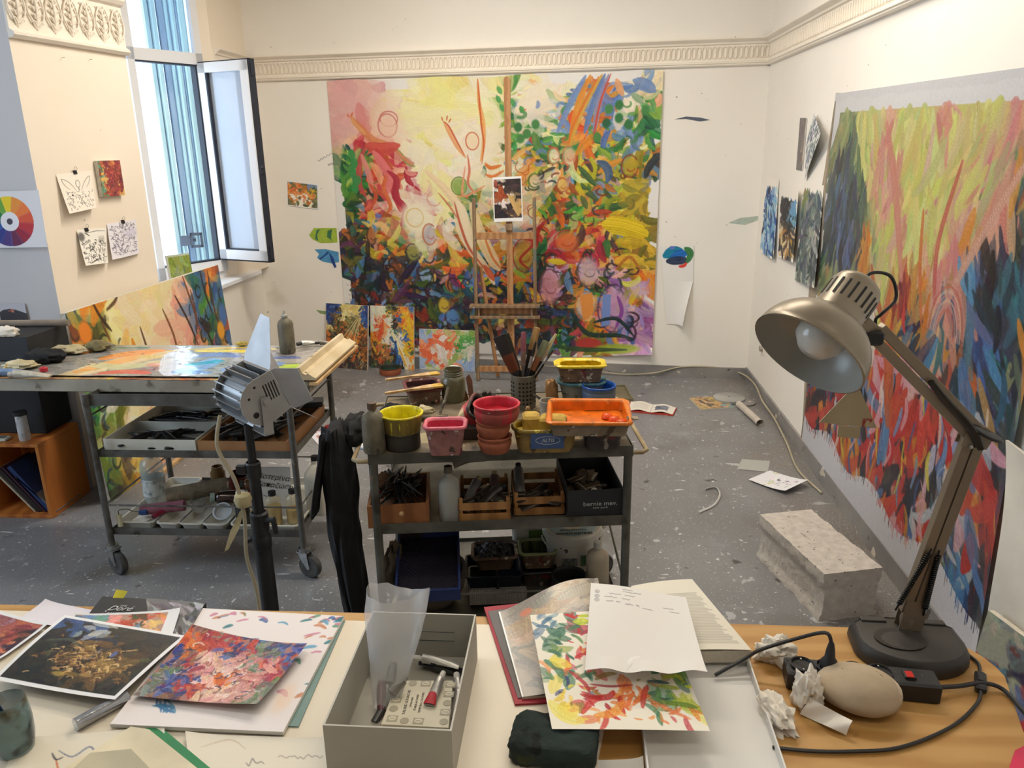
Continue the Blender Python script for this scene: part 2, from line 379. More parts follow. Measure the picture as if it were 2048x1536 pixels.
for yc, dy, z0, z1 in ((-1.6, 3.0, 0, CEIL), (3.45, .7, 0, CEIL), (1.5, 3.2, 0, .85), (1.5, 3.2, 2.9, CEIL), (.35, .9, .85, 2.9), (2.85, .5, .85, 2.9)): mb.box((-3.78, yc, (z0+z1)/2), (.16, dy, z1-z0))
mb.build('wall_left_near', m_wallG, smooth=False, kind='structure')
win2 = thing('window_2', None, None, (-3.78, 1.5, 0)); win2['kind'] = 'structure'
mb = MB()
for c, d in (((0, -.67, 1.875), (.08, .07, 2.05)), ((0, 1.07, 1.875), (.08, .07, 2.05)), ((0, .2, 1.875), (.07, .06, 2.05)), ((0, .2, .885), (.08, 1.8, .07)), ((0, .2, 2.865), (.08, 1.8, .07))): mb.box(c, d)
mb.build('window_frame', m_white, win2, smooth=False)
for nm, loc, rot, sx, sy in (('window_portal', (-3.70, 1.7, 1.87), (0, -pi/2, 0), 2.0, 1.8), ('window_portal', (P0.x+wd.x*.28-.1, P0.y+wd.y*.28+.05, 2.1), None, .5, 2.4)):
    l = area(nm, loc, rot or (0, 0, 0), sx, sy, 1, (1, 1, 1)); l.data.cycles.is_portal = True
    if rot is None: l.rotation_euler = (pi/2, 0, math.atan2(-wd.x, wd.y)+pi/2+pi)

wallbox('wall_left_pier', (-3.85, 3.71), A0, 0, CEIL, m_wallG, side=-1, th=.5)
# wall with the window: pieces around the opening
def wp(s, z, off=0):                   # s metres along the plane from P0, off metres towards the room
    p = P0+wd*s; n = Vector((wd.y, -wd.x)); return Vector((p.x+n.x*off, p.y+n.y*off, z))
WL = .56; ZB = .90; ZT = CEIL
def wbar(mb, s0, s1, z0, z1, t0=-.03, t1=.03):
    q = [wp(s0, z0, t0), wp(s1, z0, t0), wp(s1, z0, t1), wp(s0, z0, t1)]
    mb.loft([[tuple(p) for p in q], [(p.x, p.y, z1) for p in q]])
mb = MB()
def poly_prism(mb, poly, z0, z1): mb.loft([[(x, y, z0) for x, y in poly], [(x, y, z1) for x, y in poly]])
poly_prism(mb, [A0, A1, (P0.x-.02, P0.y-.03), (-3.5, 4.9), (-3.5, 3.75)], 0, CEIL)
mb.build('wall_left', m_wallL, smooth=False, kind='structure')
mb = MB(); poly_prism(mb, [A1, (-2.5, 5.96), (-2.62, 5.98), (-2.62, 6.5), (-3.5, 6.5), (-3.5, 4.9), (P0.x-.02, P0.y-.03)], 0, .825)
mb.build('wall_left_parapet', m_wall, smooth=False, kind='structure')
mb = MB(); poly_prism(mb, [(XB+.045, 5.72), (XB+.045, 6.36), (-3.3, 6.5), (P1.x-.03, P1.y+.05), (P1.x, P1.y)], .825, CEIL)
mb.build('wall_left_return', m_wallL, smooth=False, kind='structure')
mb = MB(); poly_prism(mb, [(-2.48, 4.52), (-2.47, 5.97), (-2.62, 5.99), (P1.x-.05, P1.y), (P0.x-.05, P0.y)], .825, .85); wbar(mb, -.05, WL, .85, ZB, -.05, .0)
mb.build('trim_1', m_white, smooth=False, kind='structure')['label'] = 'white window sill board'
# window: fixed frame, mullion, transom, opening light, all in the slanted plane
win = thing('window_1', None, None, (0, 0, 0)); win['kind'] = 'structure'
mb = MB(); wbar(mb, 0, .05, ZB, ZT); wbar(mb, WL-.05, WL, ZB, ZT); wbar(mb, 0, WL, ZB, .985); wbar(mb, 0, WL, 2.33, 2.405); wbar(mb, 0, WL, ZT-.05, ZT)
mb.build('window_frame', m_white, win, smooth=False)
mb = MB(); wbar(mb, .05, WL-.05, .985, .995, -.02, .032); wbar(mb, .05, WL-.05, 2.32, 2.33, -.02, .032); wbar(mb, WL-.062, WL-.05, .985, 2.33, -.034, .02)
mb.build('seal', M('black_rubber', (40, 46, 60), None, 5, .6), win, smooth=False)
m_glass = M('window_glass', (228, 240, 250), (228, 240, 250), 2, .02, trans=1, ior=1.45)
mb = MB(); wbar(mb, .05, WL-.05, 2.405, ZT-.05, -.006, -.002); mb.build('upper_pane', m_glass, win, smooth=False)
# opened sash, hinged on the right jamb and swung into the room
SA = Vector((-2.60, 5.61)); SB = Vector((yp(543, 522, 5.45)[0], 5.45)); sd = (SB-SA).normalized(); SW = (SB-SA).length; sn = Vector((sd.y, -sd.x))
zs0, zs1 = .995, 2.34
def sbar(mb, s0, s1, z0, z1, t0, t1):
    q = [SA+sd*s0+sn*t0, SA+sd*s1+sn*t0, SA+sd*s1+sn*t1, SA+sd*s0+sn*t1]; mb.loft([[(p.x, p.y, z0) for p in q], [(p.x, p.y, z1) for p in q]])
mb = MB(); w_ = .062
sbar(mb, 0, w_, zs0, zs1, -.03, .03); sbar(mb, SW-w_-.015, SW-.012, zs0, zs1, -.03, .03); sbar(mb, 0, SW-.012, zs0, zs0+.07, -.03, .03); sbar(mb, 0, SW-.012, zs1-.065, zs1, -.03, .03)
sash = mb.build('opening_sash', m_white, win, smooth=False)
m_seal = M('black_rubber', (40, 46, 60)); mb = MB()
sbar(mb, SW-.012, SW, zs0-.012, zs1+.008, -.034, .02); sbar(mb, 0, SW, zs0-.012, zs0, -.034, .02); sbar(mb, 0, SW, zs1, zs1+.008, -.034, .02)
sbar(mb, w_, w_+.012, zs0+.07, zs1-.065, .0, .031); sbar(mb, w_, SW-w_-.015, zs0+.07, zs0+.078, 0, .031)
mb.build('sash_gasket', m_seal, sash, smooth=False)
mb = MB(); sbar(mb, w_, SW-w_, zs0+.07, zs1-.06, -.003, .003); mb.build('sash_pane', M('reflection_tint_pane', (190, 212, 240), (196, 216, 240), 2, .03, alpha=.55, spec=1), sash, smooth=False)  # pale blue film stands in for the outside reflected in the glass
mb = MB(); sbar(mb, SW, SW+.012, 1.60, 1.70, -.02, .02); sbar(mb, SW+.008, SW+.03, 1.64, 1.655, .0, .02); sbar(mb, SW-.002, SW+.006, 1.01, 1.10, -.02, .01); sbar(mb, SW-.002, SW+.006, 2.24, 2.32, -.02, .01)
mb.build('handle', m_seal, sash, smooth=False)
# metal bracket plates behind the opening
m_steel = M('grey_steel', (112, 122, 140), (96, 104, 120), 8, .4, metal=.4)
# outside: folded shutter leaves in front of the neighbouring facade, seen through the window
m_sh = M('pale_blue_shutter', (196, 222, 226), (178, 208, 216), 5, .55, stretch=(6, 6, .4))
m_sh2 = M('grey_blue_shutter', (150, 172, 196), (134, 156, 184), 5, .55, stretch=(6, 6, .4))
ext = thing('folding_shutter', 'pale blue folding shutter leaves standing open outside the tall window', 'shutter', (0, 0, 0))
def wq(mb, s0, s1, t0, t1, z0=.5, z1=3.7): wbar(mb, s0, s1, z0, z1, t0, t1)
for k, (s0, s1, t0, t1, mm) in enumerate(((.40, .43, -.36, -.33, m_sh), (.435, .442, -.37, -.34, m_sh2), (.445, .475, -.36, -.31, m_sh), (.478, .488, -.35, -.33, m_sh2), (.49, .53, -.33, -.30, m_sh2), (.535, .55, -.32, -.28, m_sh), (.553, .56, -.30, -.28, m_sh2), (.563, .585, -.29, -.25, m_sh), (.588, .596, -.28, -.24, m_sh2), (.6, .64, -.26, -.22, m_sh), (.643, .665, -.25, -.2, m_sh))):
    mb = MB(); wq(mb, s0, s1, t0, t1); mb.build('shutter_leaf', mm, ext, smooth=False)
br = thing('hinge_bracket', 'grey steel bracket of two screwed plates fixed to the shutter by the sill', 'bracket', tuple(wp(.45, 1.12, -.22)))
mb = MB(); mb.box((-.035, 0, .0), (.07, .012, .075)); mb.build('plate', m_steel, br, rz=0.5, smooth=False)
mb = MB()
for c, d in (((.04, 0, .045), (.085, .012, .02)), ((.04, 0, -.045), (.085, .012, .02)), ((.005, 0, 0), (.018, .012, .11)), ((.075, 0, 0), (.018, .012, .11))): mb.box(c, d)
mb.build('plate', m_steel, br, rz=0.5, smooth=False)
mb = MB(); mb.box((.02, .06, -.0), (.03, .1, .02)); mb.build('arm', m_steel, br, rz=0.5, smooth=False)
# facade across the street, mostly seen as a reflection
fac = MB(); fac.box((-7.5, 11, 2.5), (.3, 14, 9)); fo = fac.build('building', M('facade_paint', (226, 232, 240), (214, 222, 232), .7, .8), smooth=False)
tag(fo, 'pale building across the street outside the window', 'building')

# ---------------- cornices (profile swept along the walls, relief ornaments as parts)
def cornice(name, a, b, nrm, z0, z1, prof, th=.0):
    """prof = list of (offset, z fraction); a,b xy ends on the wall face, nrm unit xy into the room"""
    a = Vector(a[:2]); b = Vector(b[:2]); n = Vector(nrm[:2]); rings = []
    for p in (a, b): rings.append([(p.x+n.x*o, p.y+n.y*o, z0+(z1-z0)*f) for o, f in prof])
    mb = MB(); mb.loft(rings, True, True); return mb.build(name, m_trim, smooth=False, kind='structure')
prof = [(-.01, 0), (.018, 0), (.026, .04), (.026, .07), (.034, .10), (.034, .14), (.020, .17), (.014, .22), (.014, .76), (.026, .79), (.030, .85), (.052, .93), (.058, .96), (.058, 1), (-.01, 1)]
ZC0, ZC1 = 2.272, 2.45
nb = (-n_[0], -n_[1])
tb = cornice('trim_2', bw(-4.02, 0), bw(0, 0), nb, ZC0, ZC1, prof); tb['label'] = 'plaster frieze of ovals along the back wall'
tr = cornice('trim_3', (XR, 6.0), (XR, .2), (-1, 0), ZC0, ZC1, prof); tr['label'] = 'plaster frieze running along the right wall'
te = cornice('trim_4', (XB+.045, 5.73), (XB+.045, 6.4), (1, 0), ZC0, ZC1, prof); te['label'] = 'short frieze return beside the window'
def oval_mesh():
    mb = MB(); pts = []
    for j in range(20):
        a = 2*pi*j/20; x = .0125*math.cos(a); z = .026*math.sin(a)+(.012 if math.sin(a) > 0 else -.012); pts.append((x, 0, z))
    n = len(pts); rings = []
    for q in range(5):
        b = 2*pi*q/5; k = math.cos(b); dd = math.sin(b)
        rings.append([(x*(1+.14*k), -.006*dd-.002, z*(1+.07*k)) for x, _, z in pts])
    for q in range(5): mb.loft([rings[q], rings[(q+1) % 5]], False, False)
    mb.lathe([(.0035, 0), (.0015, .004)], 6, T(.0175, 0, .036) @ RX(pi/2), False, True); mb.lathe([(.0035, 0), (.0015, .004)], 6, T(.0175, 0, -.036) @ RX(pi/2), False, True)
    return mb
om = oval_mesh().build('oval_relief', m_trim, tb, ang=60); zc = ZC0+.49*(ZC1-ZC0)
step = .0352; k = 0; s = -.03
while s > -3.95:
    p = bw(s, zc, .0155); o = om if k == 0 else om.copy()
    if k: COL.objects.link(o)
    o.parent = tb; o.location = p; o.rotation_euler = (0, 0, UANG); s -= step; k += 1
y = 5.85
while y > 3.2:
    o = om.copy(); COL.objects.link(o); o.parent = tr; o.location = (XR-.0155, y, zc); o.rotation_euler = (0, 0, -pi/2); y -= step
# acanthus frieze on the left pier
dA = (Vector(A1)-Vector(A0)); LA = dA.length; dA.normalize(); nA = Vector((dA.y, -dA.x))
profA = [(-.01, 0), (.02, 0), (.035, .05), (.035, .09), (.012, .14), (.012, .84), (.03, .88), (.045, .95), (.045, 1), (-.01, 1)]
ta = cornice('trim_5', A0, A1, nA, 2.272, 2.56, profA); ta['label'] = 'plaster frieze of acanthus leaves left of the window'
lm = MB()
for sg in (-1, 1):
    lm.tube([(sg*.004, 0, -.085), (sg*.03, -.01, -.05), (sg*.048, -.008, .0), (sg*.03, -.012, .06), (sg*.008, -.01, .085)], .0045, 6, sm=3)
    for q in range(5):
        z = -.07+q*.032; lm.tube([(sg*.004, -.004, z), (sg*.022, -.012, z+.02), (sg*.036, -.006, z+.008+.004*q)], .0055, 6, sm=3, rad=lambda t: 1.2-t*.9)
lm.tube([(0, 0, -.09), (0, -.014, 0), (0, -.01, .07)], .006, 6, sm=3); lm.lathe([(.0, .014), (.008, .01), (.012, 0)], 10, T(0, 0, .078) @ RX(pi/2))
lo = lm.build('leaf_relief', m_trim, ta, ang=70); ns = 7
for k in range(ns):
    o = lo if k == 0 else lo.copy()
    if k: COL.objects.link(o)
    q = Vector(A0)+dA*(LA*(k+.5)/ns); o.parent = ta; o.location = (q.x+nA.x*.012, q.y+nA.y*.012, 2.413); o.rotation_euler = (0, 0, math.atan2(dA.y, dA.x)); o.scale = (1.08, 1, 1)
# baseboards
m_base = M('baseboard_paint', (128, 126, 126), (150, 146, 142), 5, .6, bump=.0015, bscale=20, spots=(((205, 196, 180), 9, .66, .02), ((80, 76, 72), 12, .66, .03), ((170, 60, 55), 2.4, .70, .02)))
wallb = wallbox('baseboard_right', (XR-.015, 5.9), (XR-.015, -2.9), 0, .095, m_base, th=.0149, side=-1)
b0 = bw(-3.9, 0, .015); b1 = bw(-.016, 0, .015); wallbox('baseboard_back', b0.xy, b1.xy, 0, .085, m_base, th=.0149, side=-1)
# ceiling light fittings, each a housing with a glowing diffuser and its lamp
for k, (lx, ly, lp) in enumerate(LAMPS):
    cl = thing('ceiling_light', ('long white tube light on the ceiling', 'second')[0]+(' over the easel wall' if k == 0 else ' over the middle of the studio' if k == 1 else ' over the palette trolley' if k == 2 else ' behind the worktable'), 'light', (lx, ly, CEIL-.001))
    mb = MB(); mb.box((0, 0, -.03), (1.3, .22, .06)); mb.build('housing', m_white, cl, smooth=False)
    mb = MB(); mb.box((0, 0, -.065), (1.22, .16, .012)); mb.build('diffuser', emis('lamp_diffuser', (255, 236, 205), 6) if k == 0 else bpy.data.materials['lamp_diffuser'], cl, smooth=False)
    area('lamp_light', (lx, ly, CEIL-.08), (0, 0, 0), 1.2, .2, lp, WARM)
# sockets
so = thing('wall_socket', 'small cream wall socket low on the right wall beside the corner', 'socket', (XR, *xp(1527, 697, XR)[1:]))
mb = MB(); mb.box((-.004, 0, 0), (.008, .08, .08), b=.003); mb.build('faceplate', m_trim, so)
mb = MB(); mb.lathe([(.0, .02), (.02, .02), (.022, 0)], 16, T(-.008, 0, 0) @ RY(-pi/2)); mb.build('plug', M('plug_plastic', (170, 160, 150)), so)
# ================================================================ PAINTINGS
PAL = {
 'y': [(248, 240, 165), (250, 244, 190), (244, 232, 140), (250, 240, 150), (252, 244, 200)],
 'c': [(252, 242, 214), (250, 238, 202), (248, 240, 220), (251, 235, 208)],
 'w': [(252, 248, 228), (250, 244, 215), (255, 250, 235)],
 'p': [(242, 196, 184), (236, 178, 172), (246, 208, 190), (238, 186, 186)],
 'P': [(236, 160, 150), (240, 188, 170), (224, 120, 110), (246, 200, 170)],
 'r': [(196, 52, 56), (214, 92, 62), (176, 38, 62), (230, 120, 90), (206, 70, 84), (240, 170, 140)],
 'R': [(232, 120, 40), (222, 90, 40), (240, 160, 60), (120, 150, 200)],
 'B': [(120, 150, 205), (90, 125, 190), (150, 170, 215), (235, 150, 50)],
 'o': [(236, 142, 40), (228, 112, 40), (244, 172, 62), (214, 92, 44), (240, 190, 90)],
 'g': [(56, 140, 70), (96, 160, 66), (38, 108, 70), (140, 180, 70), (30, 90, 66), (180, 200, 110)],
 'G': [(40, 110, 60), (24, 74, 56), (90, 130, 50), (160, 150, 40), (200, 110, 40), (60, 60, 50), (110, 140, 170)],
 'l': [(70, 150, 80), (250, 238, 205), (140, 170, 210), (244, 190, 130), (236, 240, 190), (110, 170, 90), (240, 160, 80), (120, 150, 200), (250, 235, 170)],
 'm': [(228, 120, 40), (212, 180, 40), (150, 160, 50), (60, 110, 60), (110, 150, 200), (190, 60, 40), (240, 200, 110), (170, 90, 40), (86, 96, 50), (236, 150, 60), (70, 60, 60), (220, 200, 70), (200, 150, 140)],
 'n': [(236, 150, 80), (250, 220, 170), (120, 160, 90)],
 'd': [(30, 36, 60), (28, 60, 60), (70, 44, 70), (90, 60, 40), (80, 96, 40), (150, 60, 40), (40, 80, 110), (36, 44, 40), (120, 110, 50), (190, 120, 50), (64, 120, 100), (110, 60, 90), (90, 130, 180), (46, 40, 44), (30, 40, 56)],
 'b': [(100, 140, 190), (60, 100, 160), (140, 170, 205)],
 'v': [(196, 150, 196), (222, 180, 210), (160, 100, 160), (236, 190, 180), (180, 140, 200)],
 'Y': [(222, 190, 36), (236, 206, 50), (196, 160, 40), (150, 120, 40), (240, 214, 90), (120, 120, 40)],
}
BIG = ["ppccyyyyyyyyylcccccbRBcl", "pppcyyyyyyyyyglcccllRBcl", "ppppcyyyyycyyglcclllRBlg", "ppPPcyyyyyccygllllgRoBgg", "pPPPccyyyccccglmmlgRYgGl",
       "grrrPcyyccccclmmggmmgGgG", "ggrcrrcyccccclllmllmmGoG", "gGcrrccyccccccommcmmmmGG", "gGrrcrpcccgcconmmmmmbGYY", "GrrprrpcccGccommmmmmgmYY",
       "GrrpprccccGcmmmmgmgmmmYY", "dmmmmrcwcmmcmmbmomgmoYYY", "dmmdmcwwcomGccvmmmmommYY", "dmmmmmcmomGmccdrrmmrroYY", "ddmmmdmmommmocvgrmvmrooY",
       "dddmdddmmmbmmcgdvdmmvvYo", "dddddbdddgmmmogdvvdmdvvY", "dddddddbddmdddmdvvdmgovm", "ddddddddddddmddmmddmovbv", "ddbdddddbdmdddddmdddovbv", "ddddddddddddmdddddddYovv", "dddrdddddddddddddgrYYmvv"]
m_paint = paintmat('oil_paint', .5, .0016, 45); m_ink = paintmat('ink_on_paper', .7, 0); m_print = paintmat('printed_paper', .32, 0, spec=.6); m_thick = paintmat('thick_oil_paint', .42, .0022, 60)
m_canvasback = M('raw_canvas', (226, 218, 200), None, 40, .8)
def dark_curls(p, n, box, cols, w=.004, r=(.01, .03), alpha=.75):
    for _ in range(n):
        x = random.uniform(box[0], box[2]); y = random.uniform(box[1], box[3]); a = random.uniform(0, 2*pi)
        p.ell(x, y, random.uniform(*r), random.uniform(*r), w*random.uniform(.6, 1.6), random.choice(cols), alpha, a, a+random.uniform(1.2, 4), 6)
# ---- the big canvas: margins of bare primed cloth, painted field inside
p = PT(560, 500, (246, 243, 238)); bx = (.03, .035, .968, .945)
p.under(BIG, PAL, bx)
for rep in range(2):     # underlayer of large soft strokes, then smaller ones
    p.field(1100, BIG, PAL, (.035, .06), (1, 2), box=bx, alpha=(.8, 1), bristle=.03, jit=12)
def fadey(rows):
    return rows
p.field(4600, BIG, {k: v for k, v in PAL.items() if k not in 'ycwpP'}, (.010, .026), (1.5, 4.5), box=bx, curl=.9, jit=22)
p.field(500, BIG, {k: PAL[k] for k in 'ycwp'}, (.03, .07), (1.5, 3), box=bx, alpha=(.3, .7), bristle=.02, jit=8)
dark_curls(p, 130, (.04, .62, .94, .93), [(24, 28, 44), (30, 50, 44), (60, 30, 50), (50, 30, 24)], .006, (.01, .03))
dark_curls(p, 60, (.55, .3, .94, .9), [(40, 60, 40), (120, 50, 30), (30, 30, 50), (200, 90, 40)], .005, (.008, .024), .7)
dark_curls(p, 30, (.55, .06, .94, .3), [(70, 140, 70), (110, 140, 200), (220, 120, 60)], .008, (.008, .016), .7)
def Q(cx, cy): return ((cx-23)/1550, (cy-125)/1310)          # crop survey coordinates to canvas coordinates
def L(pts, w, c, a=.9): p.line([Q(*q) for q in pts], w, c, a, .002)
# left airborne figure in a red gown
p.fill(*Q(180, 230), .09, .09, (236, 178, 178), .5, .9); p.fill(*Q(300, 330), .05, .06, (244, 214, 196), .7, .8)
for q in ((310, 330, .030, .040), (318, 300, .028, .026)): p.ell(*Q(q[0], q[1]), q[2], q[3], .005, (210, 120, 110), .8)
p.fill(*Q(312, 335), .026, .036, (246, 206, 180), .8)
L([(130, 290), (180, 350), (240, 395), (300, 410)], .022, (226, 140, 90)); L([(130, 292), (150, 320), (200, 370)], .012, (236, 170, 110)); L([(125, 290), (118, 278)], .006, (220, 110, 70)); L([(135, 290), (140, 272)], .006, (220, 110, 70))
L([(350, 440), (390, 490), (430, 520)], .015, (150, 160, 90)); L([(330, 430), (380, 480), (420, 515)], .010, (226, 140, 100))
L([(200, 420), (270, 440), (360, 420)], .04, (214, 84, 74)); L([(250, 440), (290, 520), (320, 620), (350, 730)], .03, (206, 64, 70)); L([(230, 450), (270, 500), (300, 560), (290, 640)], .03, (238, 130, 130))
L([(190, 430), (160, 500), (150, 600), (180, 660)], .02, (200, 80, 80)); L([(170, 460), (200, 560), (210, 640)], .02, (236, 150, 140)); L([(300, 540), (340, 580), (330, 660), (370, 720), (350, 800)], .022, (180, 44, 66))
L([(290, 560), (270, 620), (300, 700), (280, 740)], .014, (226, 110, 60)); L([(200, 600), (230, 650), (215, 700)], .014, (220, 90, 60))
for q in ((120, 460), (130, 500), (118, 540), (140, 580), (125, 620)): p.fill(*Q(*q), .012, .018, (60, 150, 80), .9)
# centre: pale cloud and green-faced figure, rising body
p.fill(*Q(425, 760), .05, .06, (252, 244, 214), .95, .5); p.ell(*Q(420, 760), .028, .034, .004, (236, 200, 120), .8); p.ell(*Q(520, 670), .022, .026, .004, (226, 150, 120), .7, .5, 4)
p.fill(*Q(645, 610), .024, .03, (150, 180, 90), .9, .4); p.ell(*Q(645, 612), .024, .032, .003, (90, 110, 50), .8)
L([(490, 540), (560, 610), (620, 680), (660, 760), (680, 880), (760, 1000), (800, 1080)], .03, (248, 220, 180)); L([(640, 690), (660, 800), (690, 900)], .05, (250, 232, 196)); L([(620, 690), (650, 800), (690, 910), (770, 1020)], .008, (200, 90, 60))
L([(540, 640), (590, 700), (630, 760)], .006, (214, 130, 100)); L([(700, 700), (740, 840), (800, 960), (830, 1010)], .04, (250, 220, 170)); L([(760, 840), (800, 950), (840, 1010)], .008, (226, 130, 60)); L([(760, 990), (800, 1060)], .02, (214, 90, 50))
# upper middle figure with raised arms
L([(585, 320), (610, 370), (640, 430), (680, 480)], .014, (240, 170, 110)); L([(583, 322), (605, 340), (640, 400), (675, 470)], .005, (206, 90, 60)); L([(580, 320), (572, 300)], .004, (206, 90, 60)); L([(596, 318), (600, 296)], .004, (206, 90, 60)); L([(607, 326), (616, 306)], .004, (206, 90, 60))
p.fill(*Q(715, 410), .020, .03, (250, 226, 190), .9, .4); p.ell(*Q(715, 408), .020, .03, .004, (214, 110, 70), .9)
L([(748, 135), (752, 240), (770, 330), (770, 420), (755, 500)], .012, (244, 170, 90)); L([(748, 135), (750, 220), (760, 330), (772, 420), (756, 510)], .005, (210, 90, 40)); L([(690, 470), (700, 540), (690, 600), (720, 650)], .008, (220, 120, 90)); L([(770, 510), (800, 530), (850, 520)], .012, (232, 120, 40)); L([(770, 560), (810, 570), (860, 545)], .01, (236, 130, 60))
L([(680, 520), (660, 650), (720, 640), (770, 610)], .008, (240, 160, 120))
# rays of light top right
for x0, x1, c in ((1215, 1110, (120, 150, 205)), (1240, 1165, (236, 150, 40)), (1290, 1165, (222, 170, 60)), (1300, 1235, (100, 135, 195)), (1320, 1280, (150, 150, 190)), (1330, 1270, (214, 70, 40))):
    L([(x0+20, 135), ((x0+x1)/2, 260), (x1, 380 if c[2] > 100 else 430)], .018 if c[0] != 214 else .006, c)
L([(1290, 140), (1230, 250), (1180, 360), (1165, 430)], .008, (232, 120, 30)); L([(1370, 160), (1400, 230)], .02, (246, 176, 120)); L([(1450, 170), (1500, 190), (1540, 210)], .035, (120, 150, 200)); L([(1440, 220), (1490, 260)], .02, (150, 180, 140))
for q in ((840, 170), (900, 230), (850, 250), (940, 260), (835, 210)): L([q, (q[0]+16, q[1]+30)], .014, random.choice([(70, 160, 80), (110, 140, 200), (90, 170, 90)]))
for q in ((1385, 265), (1340, 280), (1430, 350), (1500, 290), (1385, 320), (1330, 340), (930, 350), (970, 380), (940, 400), (1010, 340), (1290, 400)): p.fill(*Q(*q), .012, .016, random.choice([(44, 120, 60), (30, 96, 60), (70, 140, 70)]), .95, .4)
# faces and pale patches on the right
for cx, cy, rx, ry, c, o_ in ((1095, 480, .016, .026, (248, 236, 200), (200, 110, 60)), (1165, 480, .018, .03, (244, 200, 160), (214, 120, 80)), (1135, 610, .014, .022, (236, 190, 90), (190, 90, 40)), (1440, 530, .022, .034, (200, 170, 40), (150, 50, 30)), (1005, 590, .016, .022, (244, 220, 180), (60, 110, 60)),
        (1155, 870, .034, .036, (236, 120, 60), (196, 50, 40)), (1075, 1090, .03, .06, (224, 150, 160), (120, 60, 80)), (1260, 1010, .030, .05, (214, 180, 190), (90, 80, 90)), (950, 940, .03, .055, (226, 170, 50), (196, 60, 40)), (1385, 1190, .045, .08, (208, 160, 200), (80, 60, 120)), (1250, 1180, .03, .05, (246, 200, 170), (226, 120, 50)),
        (400, 930, .02, .03, (150, 150, 80), (40, 50, 60)), (590, 1250, .022, .03, (90, 140, 200), (40, 40, 70)), (785, 1250, .022, .03, (60, 120, 130), (30, 50, 60)), (195, 850, .014, .03, (190, 120, 70), (70, 50, 40)), (490, 840, .02, .035, (200, 190, 200), (200, 100, 60)), (545, 1190, .018, .03, (230, 190, 60), (60, 60, 30))):
    p.fill(*Q(cx, cy), rx, ry, c, .85, .5); p.ell(*Q(cx, cy), rx*1.1, ry*1.1, .005, o_, .7, random.uniform(0, 2), random.uniform(4, 6)); p.ell(*Q(cx+6, cy+8), rx*.5, ry*.3, .004, o_, .6, 0, 3)
p.poly([Q(1420, 590), Q(1530, 580), Q(1525, 740), Q(1450, 750), Q(1390, 700)], (180, 156, 50), .5); p.stroke([Q(1340, 790), Q(1420, 800), Q(1510, 830)], .06, (238, 206, 30), .9); p.stroke([Q(1400, 870), Q(1500, 880)], .04, (214, 180, 30), .8)
p.stroke([Q(1400, 960), Q(1500, 960)], .05, (240, 200, 60), .8); p.stroke([Q(1390, 1000), Q(1450, 940), Q(1500, 1000)], .01, (190, 110, 40), .8); p.poly([Q(1330, 1120), Q(1370, 1120), Q(1365, 1270), Q(1325, 1280)], (120, 150, 215), .95); p.poly([Q(1220, 1130), Q(1280, 1110), Q(1290, 1210), Q(1240, 1260)], (240, 150, 60), .9)
L([(1400, 1130), (1420, 1200), (1390, 1290)], .012, (140, 70, 160)); L([(1180, 1200), (1220, 1280), (1280, 1320), (1400, 1320), (1480, 1340)], .016, (30, 60, 50)); L([(1290, 1260), (1400, 1240), (1480, 1320)], .012, (26, 50, 44))
p.fill(*Q(1265, 1365), .04, .022, (190, 60, 50), 1, .3); p.fill(*Q(1400, 1395), .07, .022, (160, 180, 50), .9, .4); L([(1090, 1380), (1180, 1395), (1300, 1400), (1450, 1400)], .016, (50, 80, 40)); L([(920, 850), (1000, 880), (930, 960), (980, 1010)], .008, (200, 50, 40)); L([(1070, 960), (1150, 970)], .02, (236, 210, 40)); L([(900, 1010), (960, 1050)], .016, (160, 190, 60))
for _ in range(70):          # drips along the lower edge
    x = random.uniform(.1, .93); y = .925; p.stroke([(x, y-.01), (x, y+random.uniform(.004, .03))], .002, random.choice([(196, 90, 90), (110, 90, 130), (150, 110, 160)]), .5, .1, 0, sm=0)
for _ in range(26):
    x = .03+random.random()*.02; p.stroke([(x-.012, random.uniform(.7, .93))]*2, .004, (120, 80, 150), .6, 0, 0, sm=0)
p.fill(.955, .74, .03, .03, (220, 190, 224), .7, .8); p.fill(.035, .05, .03, .03, (240, 180, 180), .5, .8)
bigimg = p.tone(1.0, .95).grain(.008).a
c_tl = fw(652, 160, .006); c_tr = fw(1325, 143, .006)
sL = float((c_tl-cor) @ u_); sR = float((c_tr-cor) @ u_); zT = float((c_tl[2]+c_tr[2])/2); zB = .135
def bigfn(U, V):
    s = sL+.005+(sR-sL)*U+.06*V*(1-U)**2*0; curlr = np.clip((V-.93)/.07, 0, 1)*np.clip((U-.8)/.2, 0, 1); curl = np.clip((U-.965)/.035, 0, 1)
    off = .006+.004*np.sin(U*9)*np.sin(V*5+1)**2+.05*curlr**2+.012*curl**2+.012*np.exp(-((V-1)/.03)**2)
    z = zT+.008*np.sin(U*22)*(1-V)**6-(zT-zB)*V+.05*curlr-(.022*(1-U))*0
    return [cor[0]+u_[0]*s-n_[0]*off, cor[1]+u_[1]*s-n_[1]*off, z]
o = painted('painting', bigimg, bigfn, m_paint); tag(o, 'huge unstretched canvas of bright swirling figures pinned across the back wall', 'painting')

